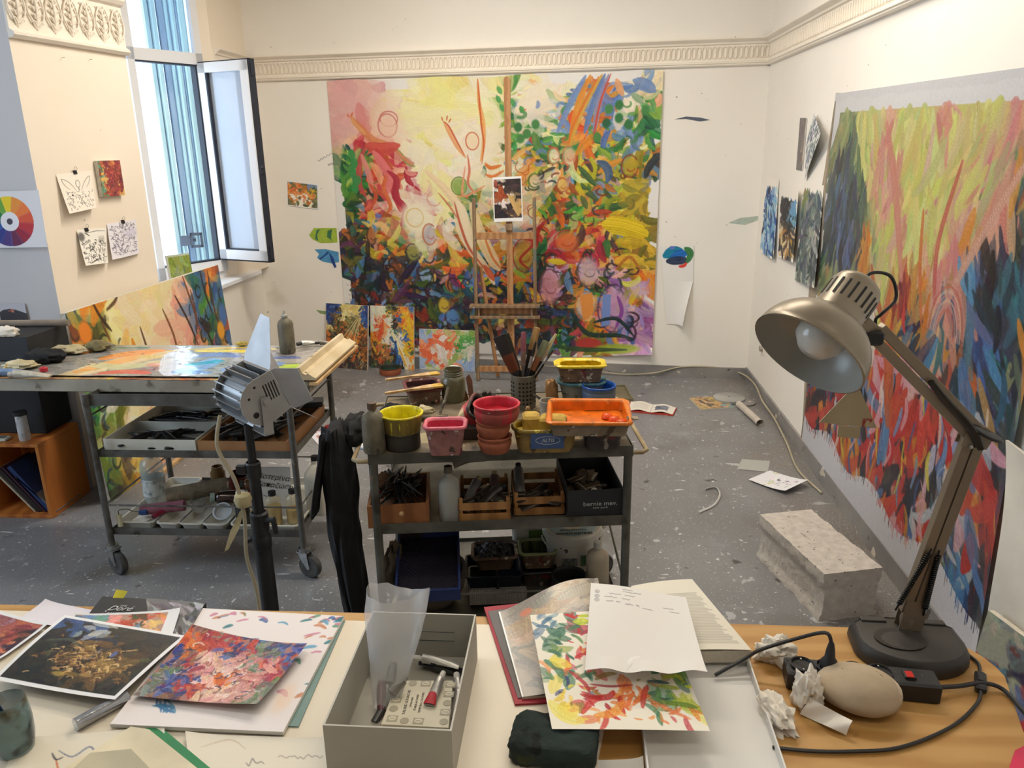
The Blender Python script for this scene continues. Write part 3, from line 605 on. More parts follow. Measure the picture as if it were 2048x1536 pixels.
# ---- right-wall canvas
PR = {'g': [(150, 160, 110), (130, 146, 100), (176, 180, 120), (100, 120, 90)], 'y': [(222, 222, 118), (208, 206, 110), (232, 226, 140), (214, 200, 120), (200, 204, 130)],
      'p': [(226, 160, 136), (214, 150, 130), (232, 180, 150), (222, 140, 130)], 'k': [(60, 76, 90), (46, 60, 72), (70, 84, 84), (80, 100, 110), (50, 66, 96), (104, 120, 100)],
      's': [(84, 112, 158), (64, 92, 130), (100, 124, 160), (46, 62, 84)], 'o': [(222, 132, 40), (204, 96, 50), (226, 160, 60), (190, 150, 80)], 't': [(44, 110, 130), (60, 130, 140), (30, 60, 70)],
      'n': [(34, 42, 60), (48, 56, 66), (30, 36, 44), (56, 70, 90)], 'b': [(70, 120, 180), (90, 150, 200), (46, 80, 130)], 'w': [(240, 234, 214), (232, 226, 200)],
      'R': [(196, 40, 42), (176, 34, 44), (210, 56, 44), (150, 34, 44), (120, 40, 50)], 'D': [(74, 36, 48), (56, 36, 56), (44, 38, 54), (96, 44, 50), (40, 40, 60), (60, 50, 44)], 'd': [(60, 40, 56), (44, 50, 70)],
      'm': [(150, 120, 70), (80, 90, 80), (190, 130, 60)]}
RW = ["ggyyypyyypyyypgo", "gkgyppyyyyyypgoo", "kkkypppyyyypypok", "kskkyppyyyypppkk", "kskkgyppyyypopnn", "sskkgyypyoyppnnt", "ksskoyypypppbntt", "ksskogyyooppsntt", "gksgoyyoRopbsnno",
      "ggsgooyRRtopnbtg", "ogggowoRosntobts", "mRgokwRRonnbtoss", "mRkRkRRRRppRnsnt", "DRRDRRpRDRRRRpnn", "RDRRRbRRpRRRpRnD", "DRDpRDRRbRoDsDoR", "bDRRRDRpRDRoDspR", "DobDRRbRDpRDDsDn", "RDRRbDRRDDRpsnsR", "DRobDoRDRosDRsbn", "RDDRoRDDbDRpogbn", "ddRDbRoDRDpRobbn"]
p = PT(430, 460, (236, 236, 240)); bx = (.055, .05, .99, .93)
va = lambda x, y: pi/2+mnoise.noise(Vector((x*4, y*4, 5)))*1.1+random.uniform(-.25, .25)
p.under(RW, PR, bx); p.field(1200, RW, PR, (.04, .075), (1.2, 2.4), va, 12, bx, (.8, 1)); p.field(3400, RW, PR, (.010, .030), (2.5, 7), va, 24, bx, (.6, .95), .35, .035)
p.field(350, RW[12:], {'R': [(210, 44, 44), (222, 70, 50)], 'D': [(40, 34, 50), (30, 36, 56)], 'p': [(232, 170, 180)], 'b': [(80, 140, 200)], 's': [(190, 200, 210)], 'o': [(230, 140, 40)]}, (.014, .04), (2, 5), va, 14, (.055, .55, .99, .92))
for _ in range(70):
    x = random.uniform(.2, .9); y = random.uniform(.55, .9); p.stroke([(x, y), (x+random.uniform(-.02, .02), y+.03), (x+random.uniform(-.02, .02), y+.07)], random.uniform(.006, .016), random.choice([(240, 214, 200), (236, 170, 180), (120, 160, 210), (60, 100, 170), (230, 150, 40), (230, 210, 60), (214, 214, 224)]), .8)
p.stroke([(.36, .08), (.42, .18), (.47, .28), (.53, .4)], .03, (222, 140, 124), .8); p.stroke([(.7, .15), (.66, .3), (.68, .42)], .016, (206, 90, 80), .8); p.stroke([(.58, .25), (.6, .35), (.64, .47)], .014, (222, 120, 60), .9); p.stroke([(.92, .1), (.84, .22), (.76, .34), (.70, .45)], .02, (226, 170, 150), .9)
for k in range(7): p.ell(.73, .47, .03+.006*k, .05+.009*k, .005, random.choice([(226, 150, 140), (214, 110, 90), (240, 190, 160)]), .8, pi, 2*pi, 10)
p.stroke([(.5, .5), (.52, .6), (.55, .72)], .05, (214, 90, 40), .8); p.stroke([(.5, .48), (.47, .58)], .03, (236, 170, 50), .8); p.stroke([(.42, .52), (.43, .62)], .03, (238, 232, 210), .8)
for q in ((.80, .5), (.86, .62), (.9, .75)): p.stroke([q, (q[0]+.04, q[1]+.08)], .04, (90, 130, 190), .7)
p.stroke([(.84, .60), (.9, .66), (.95, .68)], .06, (210, 44, 40), .8); p.stroke([(.80, .74), (.84, .85)], .05, (170, 180, 190), .5)
Y_, X_ = np.mgrid[0:p.h, 0:p.w]; X_ = X_/p.w; Y_ = Y_/p.h
for i in range(p.w):        # bare margin below with ragged drips
    e = .905+.02*math.sin(i*.05)+random.uniform(0, .03)*(random.random() < .4); j = int(e*p.h); p.a[j:, i] = (.92, .92, .95)
p.a[:, :int(.012*p.w)] = (.62, .56, .47)
for i in range(0, p.w): p.a[:int((.02+.012*mnoise.noise(Vector((i*.03, 0, 0))))*p.h), i] = (.90, .90, .92)
ri = p.tone(.93, .84).grain(.01).a
y0 = 4.38; y1 = 2.275; zt_, zb_ = 1.99, .03
def rfn(U, V):
    return [XR-.006-.006*np.sin(V*7+U*3)**2-.02*np.clip((U-.97)/.03, 0, 1), y0+(y1-y0)*U+.0*V, zt_-.04*U*(1-V)+(zb_+.045-zt_)*V]
o = painted('painting', ri, rfn, paintmat('satin_oil_paint', .38, .0012, 30)); tag(o, 'large canvas of red and dark blue vertical strokes on the right wall behind the lamp', 'painting')

# ---- stretched canvases: painted front, bare sides
def stretched(name, img, w, h, d, label, cat, base, rot, mat=None, parent_rot=None, side=m_canvasback):
    """front faces -Y in local space, base point at the bottom left corner"""
    t = thing(name, label, cat, base, rot=rot)
    mb = MB(); mb.box((w/2, d/2+.0006, h/2), (w, d, h)); mb.build('stretcher', side, t, smooth=False)
    painted('painted_front', img, lambda U, V: [U*w, 0*U, h*(1-V)], mat or m_thick, t); return t
def lean(bl, br, h, tip, z=0.0, d=.02):
    """euler for a canvas standing on bl->br, tipped back by angle tip"""
    a = math.atan2(br[1]-bl[1], br[0]-bl[0]); return (Matrix.Rotation(a, 3, 'Z') @ Matrix.Rotation(-tip, 3, 'X')).to_euler()
mixcols = [(200, 80, 40), (226, 150, 50), (60, 90, 60), (50, 60, 90), (120, 90, 60), (230, 200, 120), (90, 120, 150), (40, 36, 36), (236, 110, 40)]
# left leaning canvas: night tones with a wedge of rays
p = PT(150, 210, (70, 60, 50)); cm = ["bbbyyyyb", "bbnyyyyb", "bnmyylyb", "bnmmllmb", "ynmmllmm", "mnnmlmom", "mnlloomm", "onnlmomm", "omommmmm", "mdmmdmdm", "dddmddmd", "dddddddd"]
pl = {'b': [(40, 70, 140), (60, 100, 170), (36, 50, 100)], 'y': [(226, 206, 130), (214, 190, 110), (236, 220, 160)], 'n': [(60, 50, 40), (110, 84, 50), (150, 120, 70), (40, 40, 50)], 'm': [(190, 90, 40), (120, 80, 40), (60, 50, 40), (220, 130, 50), (90, 90, 60)], 'l': [(190, 180, 130), (110, 110, 70), (150, 140, 90)], 'o': [(236, 110, 40), (226, 140, 50)], 'd': [(50, 40, 44), (110, 90, 60), (40, 44, 60), (160, 150, 110), (80, 50, 40)]}
p.under(cm, pl); p.field(1000, cm, pl, (.02, .06), (1.2, 3)); dark_curls(p, 70, (.05, .35, .95, .95), [(30, 26, 30), (60, 40, 30), (196, 180, 130)], .012, (.02, .05))
for k in range(7): p.stroke([(.83, .14), (.3+k*.07, .62)], .02, [(200, 186, 130), (90, 84, 60), (226, 206, 140)][k % 3], .8)
p.stroke([(.3, .58), (.8, .14)], .012, (40, 30, 26), .9)
bl, br_ = zp(655, 735, 0), zp(733, 741, 0)
def leanset(px, w, h, tip, img, label, d=.018):
    bl = zp(*px[0], 0); br = zp(*px[1], 0); bl[2] = br[2] = 0; return stretched('leaning_canvas', img, w, h, d, label, 'painting', bl, lean(bl, br, h, tip))
leanset(((652, 733), (735, 741)), .40, .535, .15, p.a, 'small leaning canvas with a wedge of pale rays over blue, leftmost on the floor')
p = PT(150, 205, (228, 220, 200)); cm = ["wwwgdoob", "wwwgobyo", "wrwwgboy", "wrrwdoyo", "wrrwgbyy", "orwwgwby", "oowwbwby", "mmowbwyo", "mommbwyg", "mommdbwo", "dmmgdbww", "gdmgbdwo"]
pl = {'w': [(232, 226, 206), (220, 222, 200), (240, 236, 220)], 'g': [(60, 100, 80), (90, 110, 60), (140, 130, 80)], 'd': [(40, 60, 60), (50, 40, 40), (80, 70, 50)], 'o': [(236, 150, 60), (214, 90, 50), (230, 180, 60)], 'b': [(50, 90, 160), (80, 120, 180)], 'y': [(236, 200, 50), (226, 170, 50)], 'r': [(226, 80, 50), (236, 140, 90), (200, 50, 50)], 'm': [(190, 90, 60), (80, 80, 60), (210, 150, 90)]}
p.under(cm, pl); p.field(900, cm, pl, (.02, .06), (1.2, 3.5)); p.stroke([(.1, .15), (.18, .25), (.28, .28)], .04, (230, 170, 110)); p.fill(.32, .17, .05, .035, (220, 120, 70), .9, .4); p.stroke([(.3, .25), (.25, .4), (.2, .55)], .12, (222, 90, 50), .8); p.stroke([(.32, .25), (.36, .4), (.3, .52)], .07, (240, 170, 110), .8)
p.stroke([(.5, .42), (.62, .58), (.72, .75), (.85, .97)], .09, (240, 230, 190)); p.stroke([(.66, .66), (.74, .8), (.82, .95)], .04, (236, 180, 70)); p.stroke([(.58, .55), (.62, .8), (.6, .95)], .05, (50, 110, 180)); dark_curls(p, 40, (.05, .55, .6, .95), [(40, 40, 40), (90, 50, 40)], .012, (.02, .05))
leanset(((742, 735), (827, 740)), .385, .52, .125, p.a, 'small leaning canvas with an orange flying figure, middle one on the floor')
p = PT(170, 120, (214, 214, 206)); cm = ["bbggoogg", "bgooogGG", "bowoogGG", "oowwoGGw", "oowwwGGw", "bowwogGb", "bbowgobb", "bggoggbb"]
pl = {'b': [(150, 176, 216), (170, 190, 220)], 'g': [(190, 200, 130), (150, 180, 90), (210, 210, 160)], 'G': [(90, 170, 80), (120, 190, 100), (214, 220, 200)], 'o': [(236, 120, 80), (226, 100, 60), (240, 160, 120)], 'w': [(232, 226, 220), (222, 214, 200)]}
p.field(420, cm, pl, (.05, .1), (1.2, 2.5), jit=8); p.stroke([(.1, .5), (.3, .3), (.5, .4), (.65, .2)], .07, (236, 110, 70), .8); p.stroke([(.15, .55), (.2, .7), (.12, .85)], .07, (230, 104, 66), .8)
for _ in range(14): p.ell(random.uniform(.65, .95), random.uniform(.15, .5), .04, .04, .03, random.choice([(90, 170, 80), (60, 150, 70)]), .8, 0, 4, 6)
leanset(((839, 738), (948, 743)), .475, .335, .12, p.a, 'low pale canvas with orange and green blossoms leaning beside the easel')

# ---- long panel behind the palette trolley, standing on the floor and leaning on the window wall
B0 = zp(272, 968, 0); TLp = xp(130, 627, -2.47); TRp = xp(437, 540, -2.44); TRp[2] = TLp[2]+.0
p = PT(330, 190, (246, 222, 176))
LP = ["boomyyccccccccpppbbboob", "bommyyccccccccpppbbggbb", "bomwyyccccyccppppbmgobb", "gmwymccccyycccpppmmggbo", "gmmymwcccccccpppmobgmbb", "gmwyyocccccccccpmobboby", "gmmwyoccccccccppmgbooby", "gymmyoccpccpccpgmgboopy", "ggmyyoccpcppcccgmggomyy", "gmmmmocccpcpccgmmgmomyy"]
pl = dict(PAL); pl['b'] = [(70, 110, 170), (50, 90, 150), (90, 130, 170), (60, 90, 90)]; pl['c'] = [(248, 226, 180), (246, 218, 170), (244, 224, 160), (250, 232, 196)]; pl['p'] = [(244, 190, 160), (240, 170, 150), (248, 206, 176)]; pl['m'] = [(110, 120, 40), (70, 80, 40), (190, 160, 50), (60, 50, 50), (210, 130, 50), (150, 150, 60)]
p.under(LP, pl); p.field(800, LP, pl, (.03, .06), (1.5, 3.5), jit=10, bristle=.02, alpha=(.4, .8))
for x0, y0_, x1, y1_ in ((.14, .0, .20, .16), (.20, .05, .27, .0), (.16, .1, .22, .4), (.36, .2, .40, .55), (.52, .15, .56, .5), (.62, .1, .72, .45), (.70, .0, .76, .42), (.74, .1, .72, .4), (.84, 0, .88, .3), (.90, .02, .93, .5), (.78, .3, .86, .6), (.1, .2, .2, .55), (.24, .3, .3, .6)):
    p.stroke([(x0, y0_), ((x0+x1)/2+random.uniform(-.02, .02), (y0_+y1_)/2), (x1, y1_)], .012, random.choice([(90, 60, 40), (60, 40, 36), (120, 70, 40)]), .85)
for _ in range(60): x = random.choice([random.uniform(.35, .68), random.uniform(.66, .8)]); p.ell(x, random.uniform(.35, .95), .015, .03, .006, random.choice([(200, 90, 90), (220, 130, 80), (170, 90, 110)]), .7, random.uniform(0, 3), random.uniform(3, 6), 5)
for _ in range(50): x = random.choice([random.uniform(.72, .98), random.uniform(.02, .3)]); p.ell(x, random.uniform(.1, .95), .02, .04, .010, random.choice([(30, 40, 40), (60, 50, 40), (40, 70, 110)]), .7, random.uniform(0, 3), random.uniform(3, 6), 5)
p.fill(.07, .12, .03, .06, (240, 140, 50), 1, .4); p.fill(.19, .3, .04, .1, (226, 214, 120), .9, .4); p.fill(.96, .33, .03, .08, (80, 120, 180), 1, .4); p.fill(.92, .42, .03, .06, (240, 170, 60), 1, .4); p.stroke([(.30, .25), (.31, .5)], .03, (240, 160, 60))
wv = Vector(TRp-TLp); hv = Vector(B0-TLp); Wd, Ht = wv.length, hv.length
ex = wv.normalized(); ez = -(hv-ex*hv.dot(ex)).normalized(); ey = ez.cross(ex)
rm = Matrix((ex, ey, ez)).transposed().to_euler()
t = stretched('leaning_canvas', p.a, Wd, Ht*.985, .03, 'long canvas with a pale yellow middle leaning on the window wall behind the palette', 'painting', Vector(TLp)-ez*Ht*.985, rm)

# ---- sheets hung on the walls
def hit(px, py, P, n):
    r = ray(px, py); P = np.asarray(P, float); n = np.asarray(n, float); return C0+((P-C0) @ n)/(r @ n)*r
def qsheet(name, img, c, mat, label, cat, bulge=0.0, group=None, parent=None, nu=None, nv=None, bend=None):
    """c = four world corners TL TR BR BL; the sheet bows out by bulge along its normal"""
    c = [np.asarray(q, float) for q in c]; o = sum(c)/4; a, b, d, e = [q-o for q in c]
    nn = np.cross(b-a, e-a); nn = nn/np.linalg.norm(nn)
    if nn @ (C0-o) < 0: nn = -nn
    def fn(U, V):
        P = [(a[i]*(1-U)+b[i]*U)*(1-V)+(e[i]*(1-U)+d[i]*U)*V for i in range(3)]
        k = bend(U, V) if bend else bulge*(np.sin(U*pi)*.6+V**2*.8)
        return [P[i]+nn[i]*k for i in range(3)]
    ob = painted(name, img, fn, mat, parent, nu, nv, loc=o)
    if label: tag(ob, label, cat, group)
    return ob
NA = np.array([nA.x, nA.y, 0]); PA = np.array([A0[0], A0[1], 0])+NA*.004
def hA(x, y, off=0.0): return hit(x, y, PA+NA*off, NA)
def ink(w, h, n, base=(248, 240, 226), col=(40, 36, 40), top=.1, sz=(.01, .04), wid=.006):
    p = PT(w, h, base)
    for _ in range(n):
        x = random.uniform(.08, .92); y = random.uniform(top, .92); a = random.uniform(0, 6); p.ell(x, y, random.uniform(*sz), random.uniform(*sz), wid*random.uniform(.5, 1.6), col, .8, a, a+random.uniform(1, 3.5), 5)
    return p
def clip(pt, label, nrm, rz):
    t = thing('binder_clip', label, 'clip', pt, rz=rz)
    mb = MB(); mb.loft([[(-.011, -.008, -.012), (.011, -.008, -.012), (.011, .003, -.012), (-.011, .003, -.012)], [(-.011, -.003, .006), (.011, -.003, .006), (.011, .001, .006), (-.011, .001, .006)]])
    mb.build('clip_body', M('black_metal', (30, 30, 32), None, 5, .35, metal=.3), t, smooth=False)
    mb = MB(); mb.tube([(-.008, -.006, .004), (-.011, -.010, .016), (-.004, -.012, .024), (.004, -.012, .024), (.011, -.010, .016), (.008, -.006, .004)], .0009, 5); mb.build('clip_handle', m_steel, t)
p = ink(90, 105, 60, top=.5, sz=(.015, .05))
for sg in (-1, 1): p.line([(.5+sg*.07, .5), (.5+sg*.16, .35), (.5+sg*.26, .22), (.5+sg*.4, .14), (.5+sg*.36, .3), (.5+sg*.25, .42)], .010, (50, 44, 44), .9)
p.ell(.5, .3, .06, .09, .012, (50, 44, 44), .9); p.line([(.5, .38), (.5, .48)], .02, (50, 44, 44)); p.fill(.27, .56, .03, .02, (30, 30, 30), .9, .4)
rzA = math.atan2(dA.y, dA.x)
qsheet('ink_drawing', p.a, [hA(112, 349), hA(183, 341), hA(190, 416, .02), hA(136, 428, .03)], m_ink, 'ink drawing of a winged figure, upper left sheet on the cream wall', 'drawing', .012)
clip(hA(149, 343, .006), 'black binder clip holding the winged figure drawing', nA, rzA)
p = ink(80, 95, 150, (250, 246, 236), (24, 22, 24), .32, (.015, .05), .012); p.line([(.25, .12), (.6, .08), (.95, .1)], .02, (90, 84, 80)); p.line([(.2, .1), (.35, .2)], .03, (40, 38, 40)); p.line([(.2, .95), (.45, .88), (.65, .84)], .03, (30, 28, 30)); p.fill(.08, .2, .1, .12, (60, 56, 56), .7, .6)
for k in range(6): p.line([(.68+k*.04, .22), (.66+k*.045, .42)], .006, (90, 84, 80))
qsheet('ink_drawing', p.a, [hA(154, 460, .004), hA(212, 455), hA(213, 526, .01), hA(168, 532, .03)], m_ink, 'dense black ink drawing of a crowd, lower left sheet on the cream wall', 'drawing', .015)
clip(hA(172, 458, .010), 'black binder clip on the dense crowd drawing', nA, rzA)
p = ink(80, 105, 230, (238, 234, 240), (70, 66, 90), .06, (.015, .05), .006); p.fill(.75, .35, .25, .12, (200, 196, 222), .5, .9)
qsheet('ink_drawing', p.a, [hA(214, 448), hA(272, 438), hA(276, 507), hA(222, 520, .02)], m_ink, 'pale violet ink drawing of tangled figures, lower right sheet beside the window', 'drawing', .012)
clip(hA(245, 442, .008), 'black binder clip on the pale violet drawing', nA, rzA)
mb = MB(); mb.tube([(0, 0, 0), (nA.x*.012, nA.y*.012, .0), (nA.x*.014, nA.y*.014, .008)], .0012, 5); hk = mb.build('nail', m_steel, loc=hA(166, 441)); tag(hk, 'small bent nail in the wall above the crowd drawing', 'nail')
for q, lb in (((124, 115), 'left picture nail under the acanthus frieze'), ((179, 119), 'right picture nail under the acanthus frieze')):
    mb = MB(); mb.tube([(0, 0, 0), (.01, -.008, 0), (.02, -.01, -.002)], .0014, 5); tag(mb.build('nail', m_steel, loc=hA(*q)), lb, 'nail')
# small thick red canvas
p = PT(80, 100, (150, 70, 60)); p.field(350, ["tommoomr", "tyrmrrmr", "tyrrmrrm", "yyrmrmrm", "tyrrmryr", "tyormrrm", "torrmroy"], {'t': [(120, 160, 140), (90, 140, 110)], 'o': [(226, 150, 90), (200, 110, 80)], 'm': [(130, 60, 70), (110, 50, 60)], 'r': [(170, 70, 70), (150, 60, 60), (190, 90, 80)], 'y': [(220, 190, 110), (230, 180, 100)]}, (.04, .1), (1.3, 3))
cA = [hA(193, 322, .02), hA(239, 320, .02), hA(248, 390, .02), hA(205, 394, .02)]; Wc = .5*(np.linalg.norm(cA[1]-cA[0])+np.linalg.norm(cA[2]-cA[3])); Hc = .5*(np.linalg.norm(cA[3]-cA[0])+np.linalg.norm(cA[2]-cA[1]))
stretched('small_canvas', p.a, Wc, Hc, .022, 'small thick crimson and green canvas hung on the cream wall', 'painting', np.array(cA[3])+NA*.004, (0, 0, rzA))
# colour wheel sheet on the grey pier
p = PT(190, 170, (232, 230, 234)); hues = [(246, 214, 40), (240, 150, 60), (244, 128, 60), (228, 90, 60), (196, 50, 60), (160, 36, 60), (110, 40, 80), (80, 60, 130), (50, 60, 140), (40, 90, 170), (30, 110, 120), (40, 130, 70), (110, 170, 60)]
Y_, X_ = np.mgrid[0:170, 0:190]; dx = (X_/190-.455)*1.15; dy = (Y_/170-.53); rr_ = np.hypot(dx, dy); an = (np.arctan2(dx, -dy)+.28) % (2*pi)
for i, c in enumerate(hues): p.a[(rr_ < .44) & (rr_ > .17) & (an >= i*2*pi/13) & (an < (i+1)*2*pi/13)] = np.array(c)/255
p.a[rr_ < .055] = np.array((74, 70, 80))/255; p.a[(rr_ < .17) & (rr_ >= .06)] = np.array((240, 238, 242))/255
for k in range(13):
    a = k*2*pi/13-.28+.05; p.stroke([(.455+math.sin(a)*.17/1.15, .53-math.cos(a)*.17), (.455+math.sin(a)*.43/1.15, .53-math.cos(a)*.43)], .004, (230, 200, 190), .35, 0, 0, sm=0)
qsheet('colour_wheel', p.a, [yp(-42, 384, 3.695), yp(77, 380, 3.70), yp(96, 494, 3.68), yp(-30, 496, 3.70)], m_ink, 'hand painted colour wheel on white cloth pinned to the grey pier', 'poster', .004)
p = PT(70, 50, (196, 196, 204)); p.poly([(.02, .95), (0, .45), (.15, .32), (.4, .26), (.6, .3), (.9, .45), (1, .5), (1, 1), (0, 1)], (44, 42, 50)); p.stroke([(.35, .4), (.5, .3), (.55, .45)], .04, (190, 90, 70)); p.fill(.48, .38, .04, .06, (210, 130, 90), .9)
qsheet('postcard', p.a, [yp(-4, 608, 3.70), yp(49, 607, 3.70), yp(58, 647, 3.70), yp(2, 646, 3.70)], m_print, 'dark mountain postcard pinned on the grey pier below the colour wheel', 'postcard')
# back wall: postcard, curled sheet with swatches
p = PT(90, 70, (110, 110, 80)); p.field(220, ["bgmmgbbg", "ooooomyg", "oowooyyg", "oowooooG", "owoowwog", "gowwwogg", "gggwwggg"], {'b': [(120, 150, 180)], 'g': [(90, 90, 60), (120, 120, 90)], 'm': [(190, 120, 60)], 'o': [(214, 110, 50), (226, 150, 80)], 'w': [(250, 240, 220)], 'y': [(220, 180, 40)], 'G': [(130, 170, 60)]}, (.04, .1), (1.2, 3))
b_ = 3; im = p.a; im[:b_] = im[-b_:] = .95; im[:, :b_] = im[:, -b_:] = .95
qsheet('postcard', im, [fw(573, 361, .004), fw(636, 369, .004), fw(637, 419, .004), fw(574, 411, .004)], m_print, 'orange and white abstract postcard on the back wall left of the big canvas', 'postcard')
p = PT(90, 170, (238, 236, 232)); p.stroke([(.12, .12), (.4, .07), (.7, .1)], .25, (0, 120, 160), .95); p.stroke([(.35, .14), (.75, .1)], .25, (20, 100, 190), .9); p.stroke([(.2, .19), (.78, .18)], .2, (36, 50, 80), .95); p.stroke([(.75, .04), (.9, .1), (.8, .2)], .18, (50, 120, 60), .95); p.stroke([(.3, .02), (.42, .02)], .09, (100, 120, 200)); p.stroke([(.55, .26), (.7, .25), (.78, .22)], .08, (220, 70, 50))
def curl2(c, lift):
    c = [np.asarray(q, float) for q in c]; o = sum(c)/4; return c
cs = [fw(1320, 493, .006), fw(1388, 491, .006), fw(1384, 648, .006), fw(1334, 648, .006)]
def fnsw(U, V):
    a, b, d, e = [np.asarray(q) for q in cs]; U2 = U*(1-.45*np.clip((V-.45)/.55, 0, 1)*U); k = np.clip((V-.45)/.55, 0, 1)
    P = [(a[i]*(1-U2)+b[i]*U2)*(1-V)+(e[i]*(1-U2)+d[i]*U2)*V for i in range(3)]
    return [P[0], P[1]-.10*k*U**3, P[2]]
o = painted('paper_sheet', p.a, fnsw, m_ink); tag(o, 'long white sheet with blue and green swatches curling off the back wall', 'paper')
# swatches brushed straight onto the wall are pieces of the wall surface
backw = bpy.data.objects['wall_back']
def smear(pts, col, name='paint_smear', off=.0012):
    q = [fw(x, y, off) for x, y in pts]; mb = MB(); mb.add([tuple(k) for k in q], [tuple(range(len(q)))]); mb.build(name, M('smear_%d_%d_%d' % col, col, None, 30, .6, contrast=(.3, .7)), backw, smooth=False)
smear([(618, 470), (628, 456), (650, 456), (673, 456), (675, 485), (660, 486), (640, 486), (624, 478)], (172, 200, 70)); smear([(633, 460), (640, 458), (634, 470), (637, 482), (630, 478)], (70, 130, 90), off=.002); smear([(655, 462), (664, 458), (662, 478), (668, 484), (654, 474)], (60, 120, 80), off=.002)
smear([(629, 499), (650, 498), (677, 504), (678, 524), (664, 527), (645, 523), (634, 516), (638, 508)], (84, 158, 210)); smear([(656, 502), (658, 506), (648, 514), (640, 520), (638, 517), (646, 512)], (34, 80, 150), off=.002); smear([(658, 504), (666, 514), (673, 534), (669, 536), (662, 522)], (34, 70, 150), off=.002)
smear([(1348, 239), (1372, 233), (1400, 235), (1421, 240), (1400, 243), (1372, 238)], (90, 100, 116)); smear([(1456, 446), (1480, 436), (1516, 432), (1518, 440), (1490, 450)], (190, 204, 190)); smear([(632, 620), (650, 622), (662, 626), (650, 629), (640, 627)], (150, 180, 120))
for z in ((636, 322, 664, 306), (656, 330, 668, 326)):
    a = fw(z[0], z[1], .002); b = fw(z[2], z[3], .002); mb = MB(); n = 9
    mb.tube([tuple(a+(b-a)*i/n+np.array([0, 0, .008*(-1)**i])) for i in range(n+1)], .0012, 4); mb.build('pencil_scribble', M('graphite', (60, 60, 66)), backw)
# right wall studies
def xr(x, y, off=.004): return xp(x, y, XR-off)
blues = {'b': [(50, 90, 160), (36, 66, 120), (90, 130, 190), (130, 170, 210), (40, 50, 80)], 'l': [(190, 220, 230), (140, 180, 210)]}
def study(cm, pal, n, m=(.12, .1, .88, .86), base=(244, 238, 228)):
    p = PT(70, 150, base); p.field(n, cm, pal, (.06, .14), (1.5, 5), lambda x, y: pi/2+random.uniform(-.6, .6), 14, m); return p.a
qsheet('painted_study', study(["bbbl", "blbl", "bblb", "blbb", "lblb", "lbll"], blues, 300), [xr(1533, 353), xr(1558, 359), xr(1548, 520, .02), xr(1521, 502, .01)], m_ink, 'narrow deep blue study nearest the corner on the right wall', 'painting', .006)
qsheet('painted_study', study(["dddb", "ddbb", "dddd", "yydy", "yyyy", "dyyd"], {'d': [(50, 44, 50), (70, 70, 70), (36, 40, 44)], 'b': [(110, 160, 190)], 'y': [(200, 160, 80), (170, 120, 60), (90, 70, 50), (220, 200, 160)]}, 300, (.08, .14, .92, .84)), [xr(1562, 371), xr(1597, 380, .03), xr(1587, 525, .03), xr(1557, 514)], m_ink, 'dark study with golden lower half, middle sheet on the right wall', 'painting', .004)
qsheet('painted_study', study(["gmmm", "mbmm", "mmmm", "dmmd", "mddm", "dmmd", "mddm"], {'g': [(120, 140, 90), (160, 130, 110)], 'm': [(90, 100, 104), (120, 130, 124), (70, 84, 90), (150, 160, 150)], 'b': [(110, 100, 130)], 'd': [(60, 66, 70), (100, 108, 104), (170, 176, 166)]}, 420, (.08, .06, .9, .9)), [xr(1608, 364), xr(1648, 371), xr(1630, 576, .03), xr(1591, 560)], m_ink, 'tall grey green study, largest sheet beside the red canvas on the right wall', 'painting', .006)
p = PT(30, 110, (110, 100, 104)); p.field(80, ["dd", "dm", "dm", "dl", "dd"], {'d': [(90, 80, 84), (110, 98, 96)], 'm': [(140, 120, 110)], 'l': [(190, 160, 130)]}, (.1, .3), (1.5, 3), lambda x, y: pi/2); p.a[:, -3:] = .93
qsheet('photo_print', p.a, [xr(1600, 236), xr(1614, 236), xr(1605, 342), xr(1592, 339)], m_print, 'narrow grey photograph strip pinned highest on the right wall', 'photograph')
p = PT(60, 120, (232, 230, 226)); p.field(320, ["bm", "mb", "bm", "mm"], {'b': [(90, 104, 130), (120, 130, 150)], 'm': [(200, 206, 200), (70, 80, 90), (150, 164, 160)]}, (.04, .1), (1, 2.5))
qsheet('painted_study', p.a, [xr(1612, 290, .006), xr(1628, 226, .02), xr(1642, 268, .06), xr(1610, 360, .012)], m_ink, 'blue grey study turned on its corner above the three hanging sheets', 'painting', .002)
# raw canvas border strip and string hanging at the left of the red canvas
mb = MB(); q = [xp(*k, XR-.003) for k in ((1672, 186), (1682, 186), (1660, 340), (1640, 470), (1630, 600), (1612, 876), (1604, 876), (1616, 600), (1628, 470), (1649, 340))]
mb.add([tuple(k) for k in q], [(0, 1, 2, 9), (9, 2, 3, 8), (8, 3, 4, 7), (7, 4, 5, 6)]); tag(mb.build('canvas_strip', M('raw_linen', (176, 160, 138), None, 50, .9)), 'frayed raw linen strip hanging along the red canvas edge', 'cloth')
# small green canvas on the sill
p = PT(50, 70, (150, 160, 80)); p.field(120, ["gGGg", "gwGg", "gwwg", "gowG", "gogG"], {'g': [(150, 166, 70), (130, 150, 60)], 'G': [(110, 136, 90), (160, 176, 110)], 'w': [(140, 156, 130), (170, 180, 120)], 'o': [(226, 120, 60), (214, 150, 80)]}, (.06, .14), (1.5, 3), lambda x, y: pi/2+random.uniform(-.3, .3)); im = p.a; im[:4] = (.75, .8, .72); im[:, :3] = (.75, .8, .72)
s1 = np.array([-2.625, 4.86, .852]); s2 = np.array([-2.545, 5.01, .852]); wS = float(np.linalg.norm(s2-s1)); hS = float(yp(352, 512, s1[1])[2])-.852
stretched('small_canvas', im, wS, hS, .016, 'small green canvas propped on the white window sill', 'painting', s1+np.array([0, 0, .001]), lean(s1, s2, hS, .08), side=m_white)
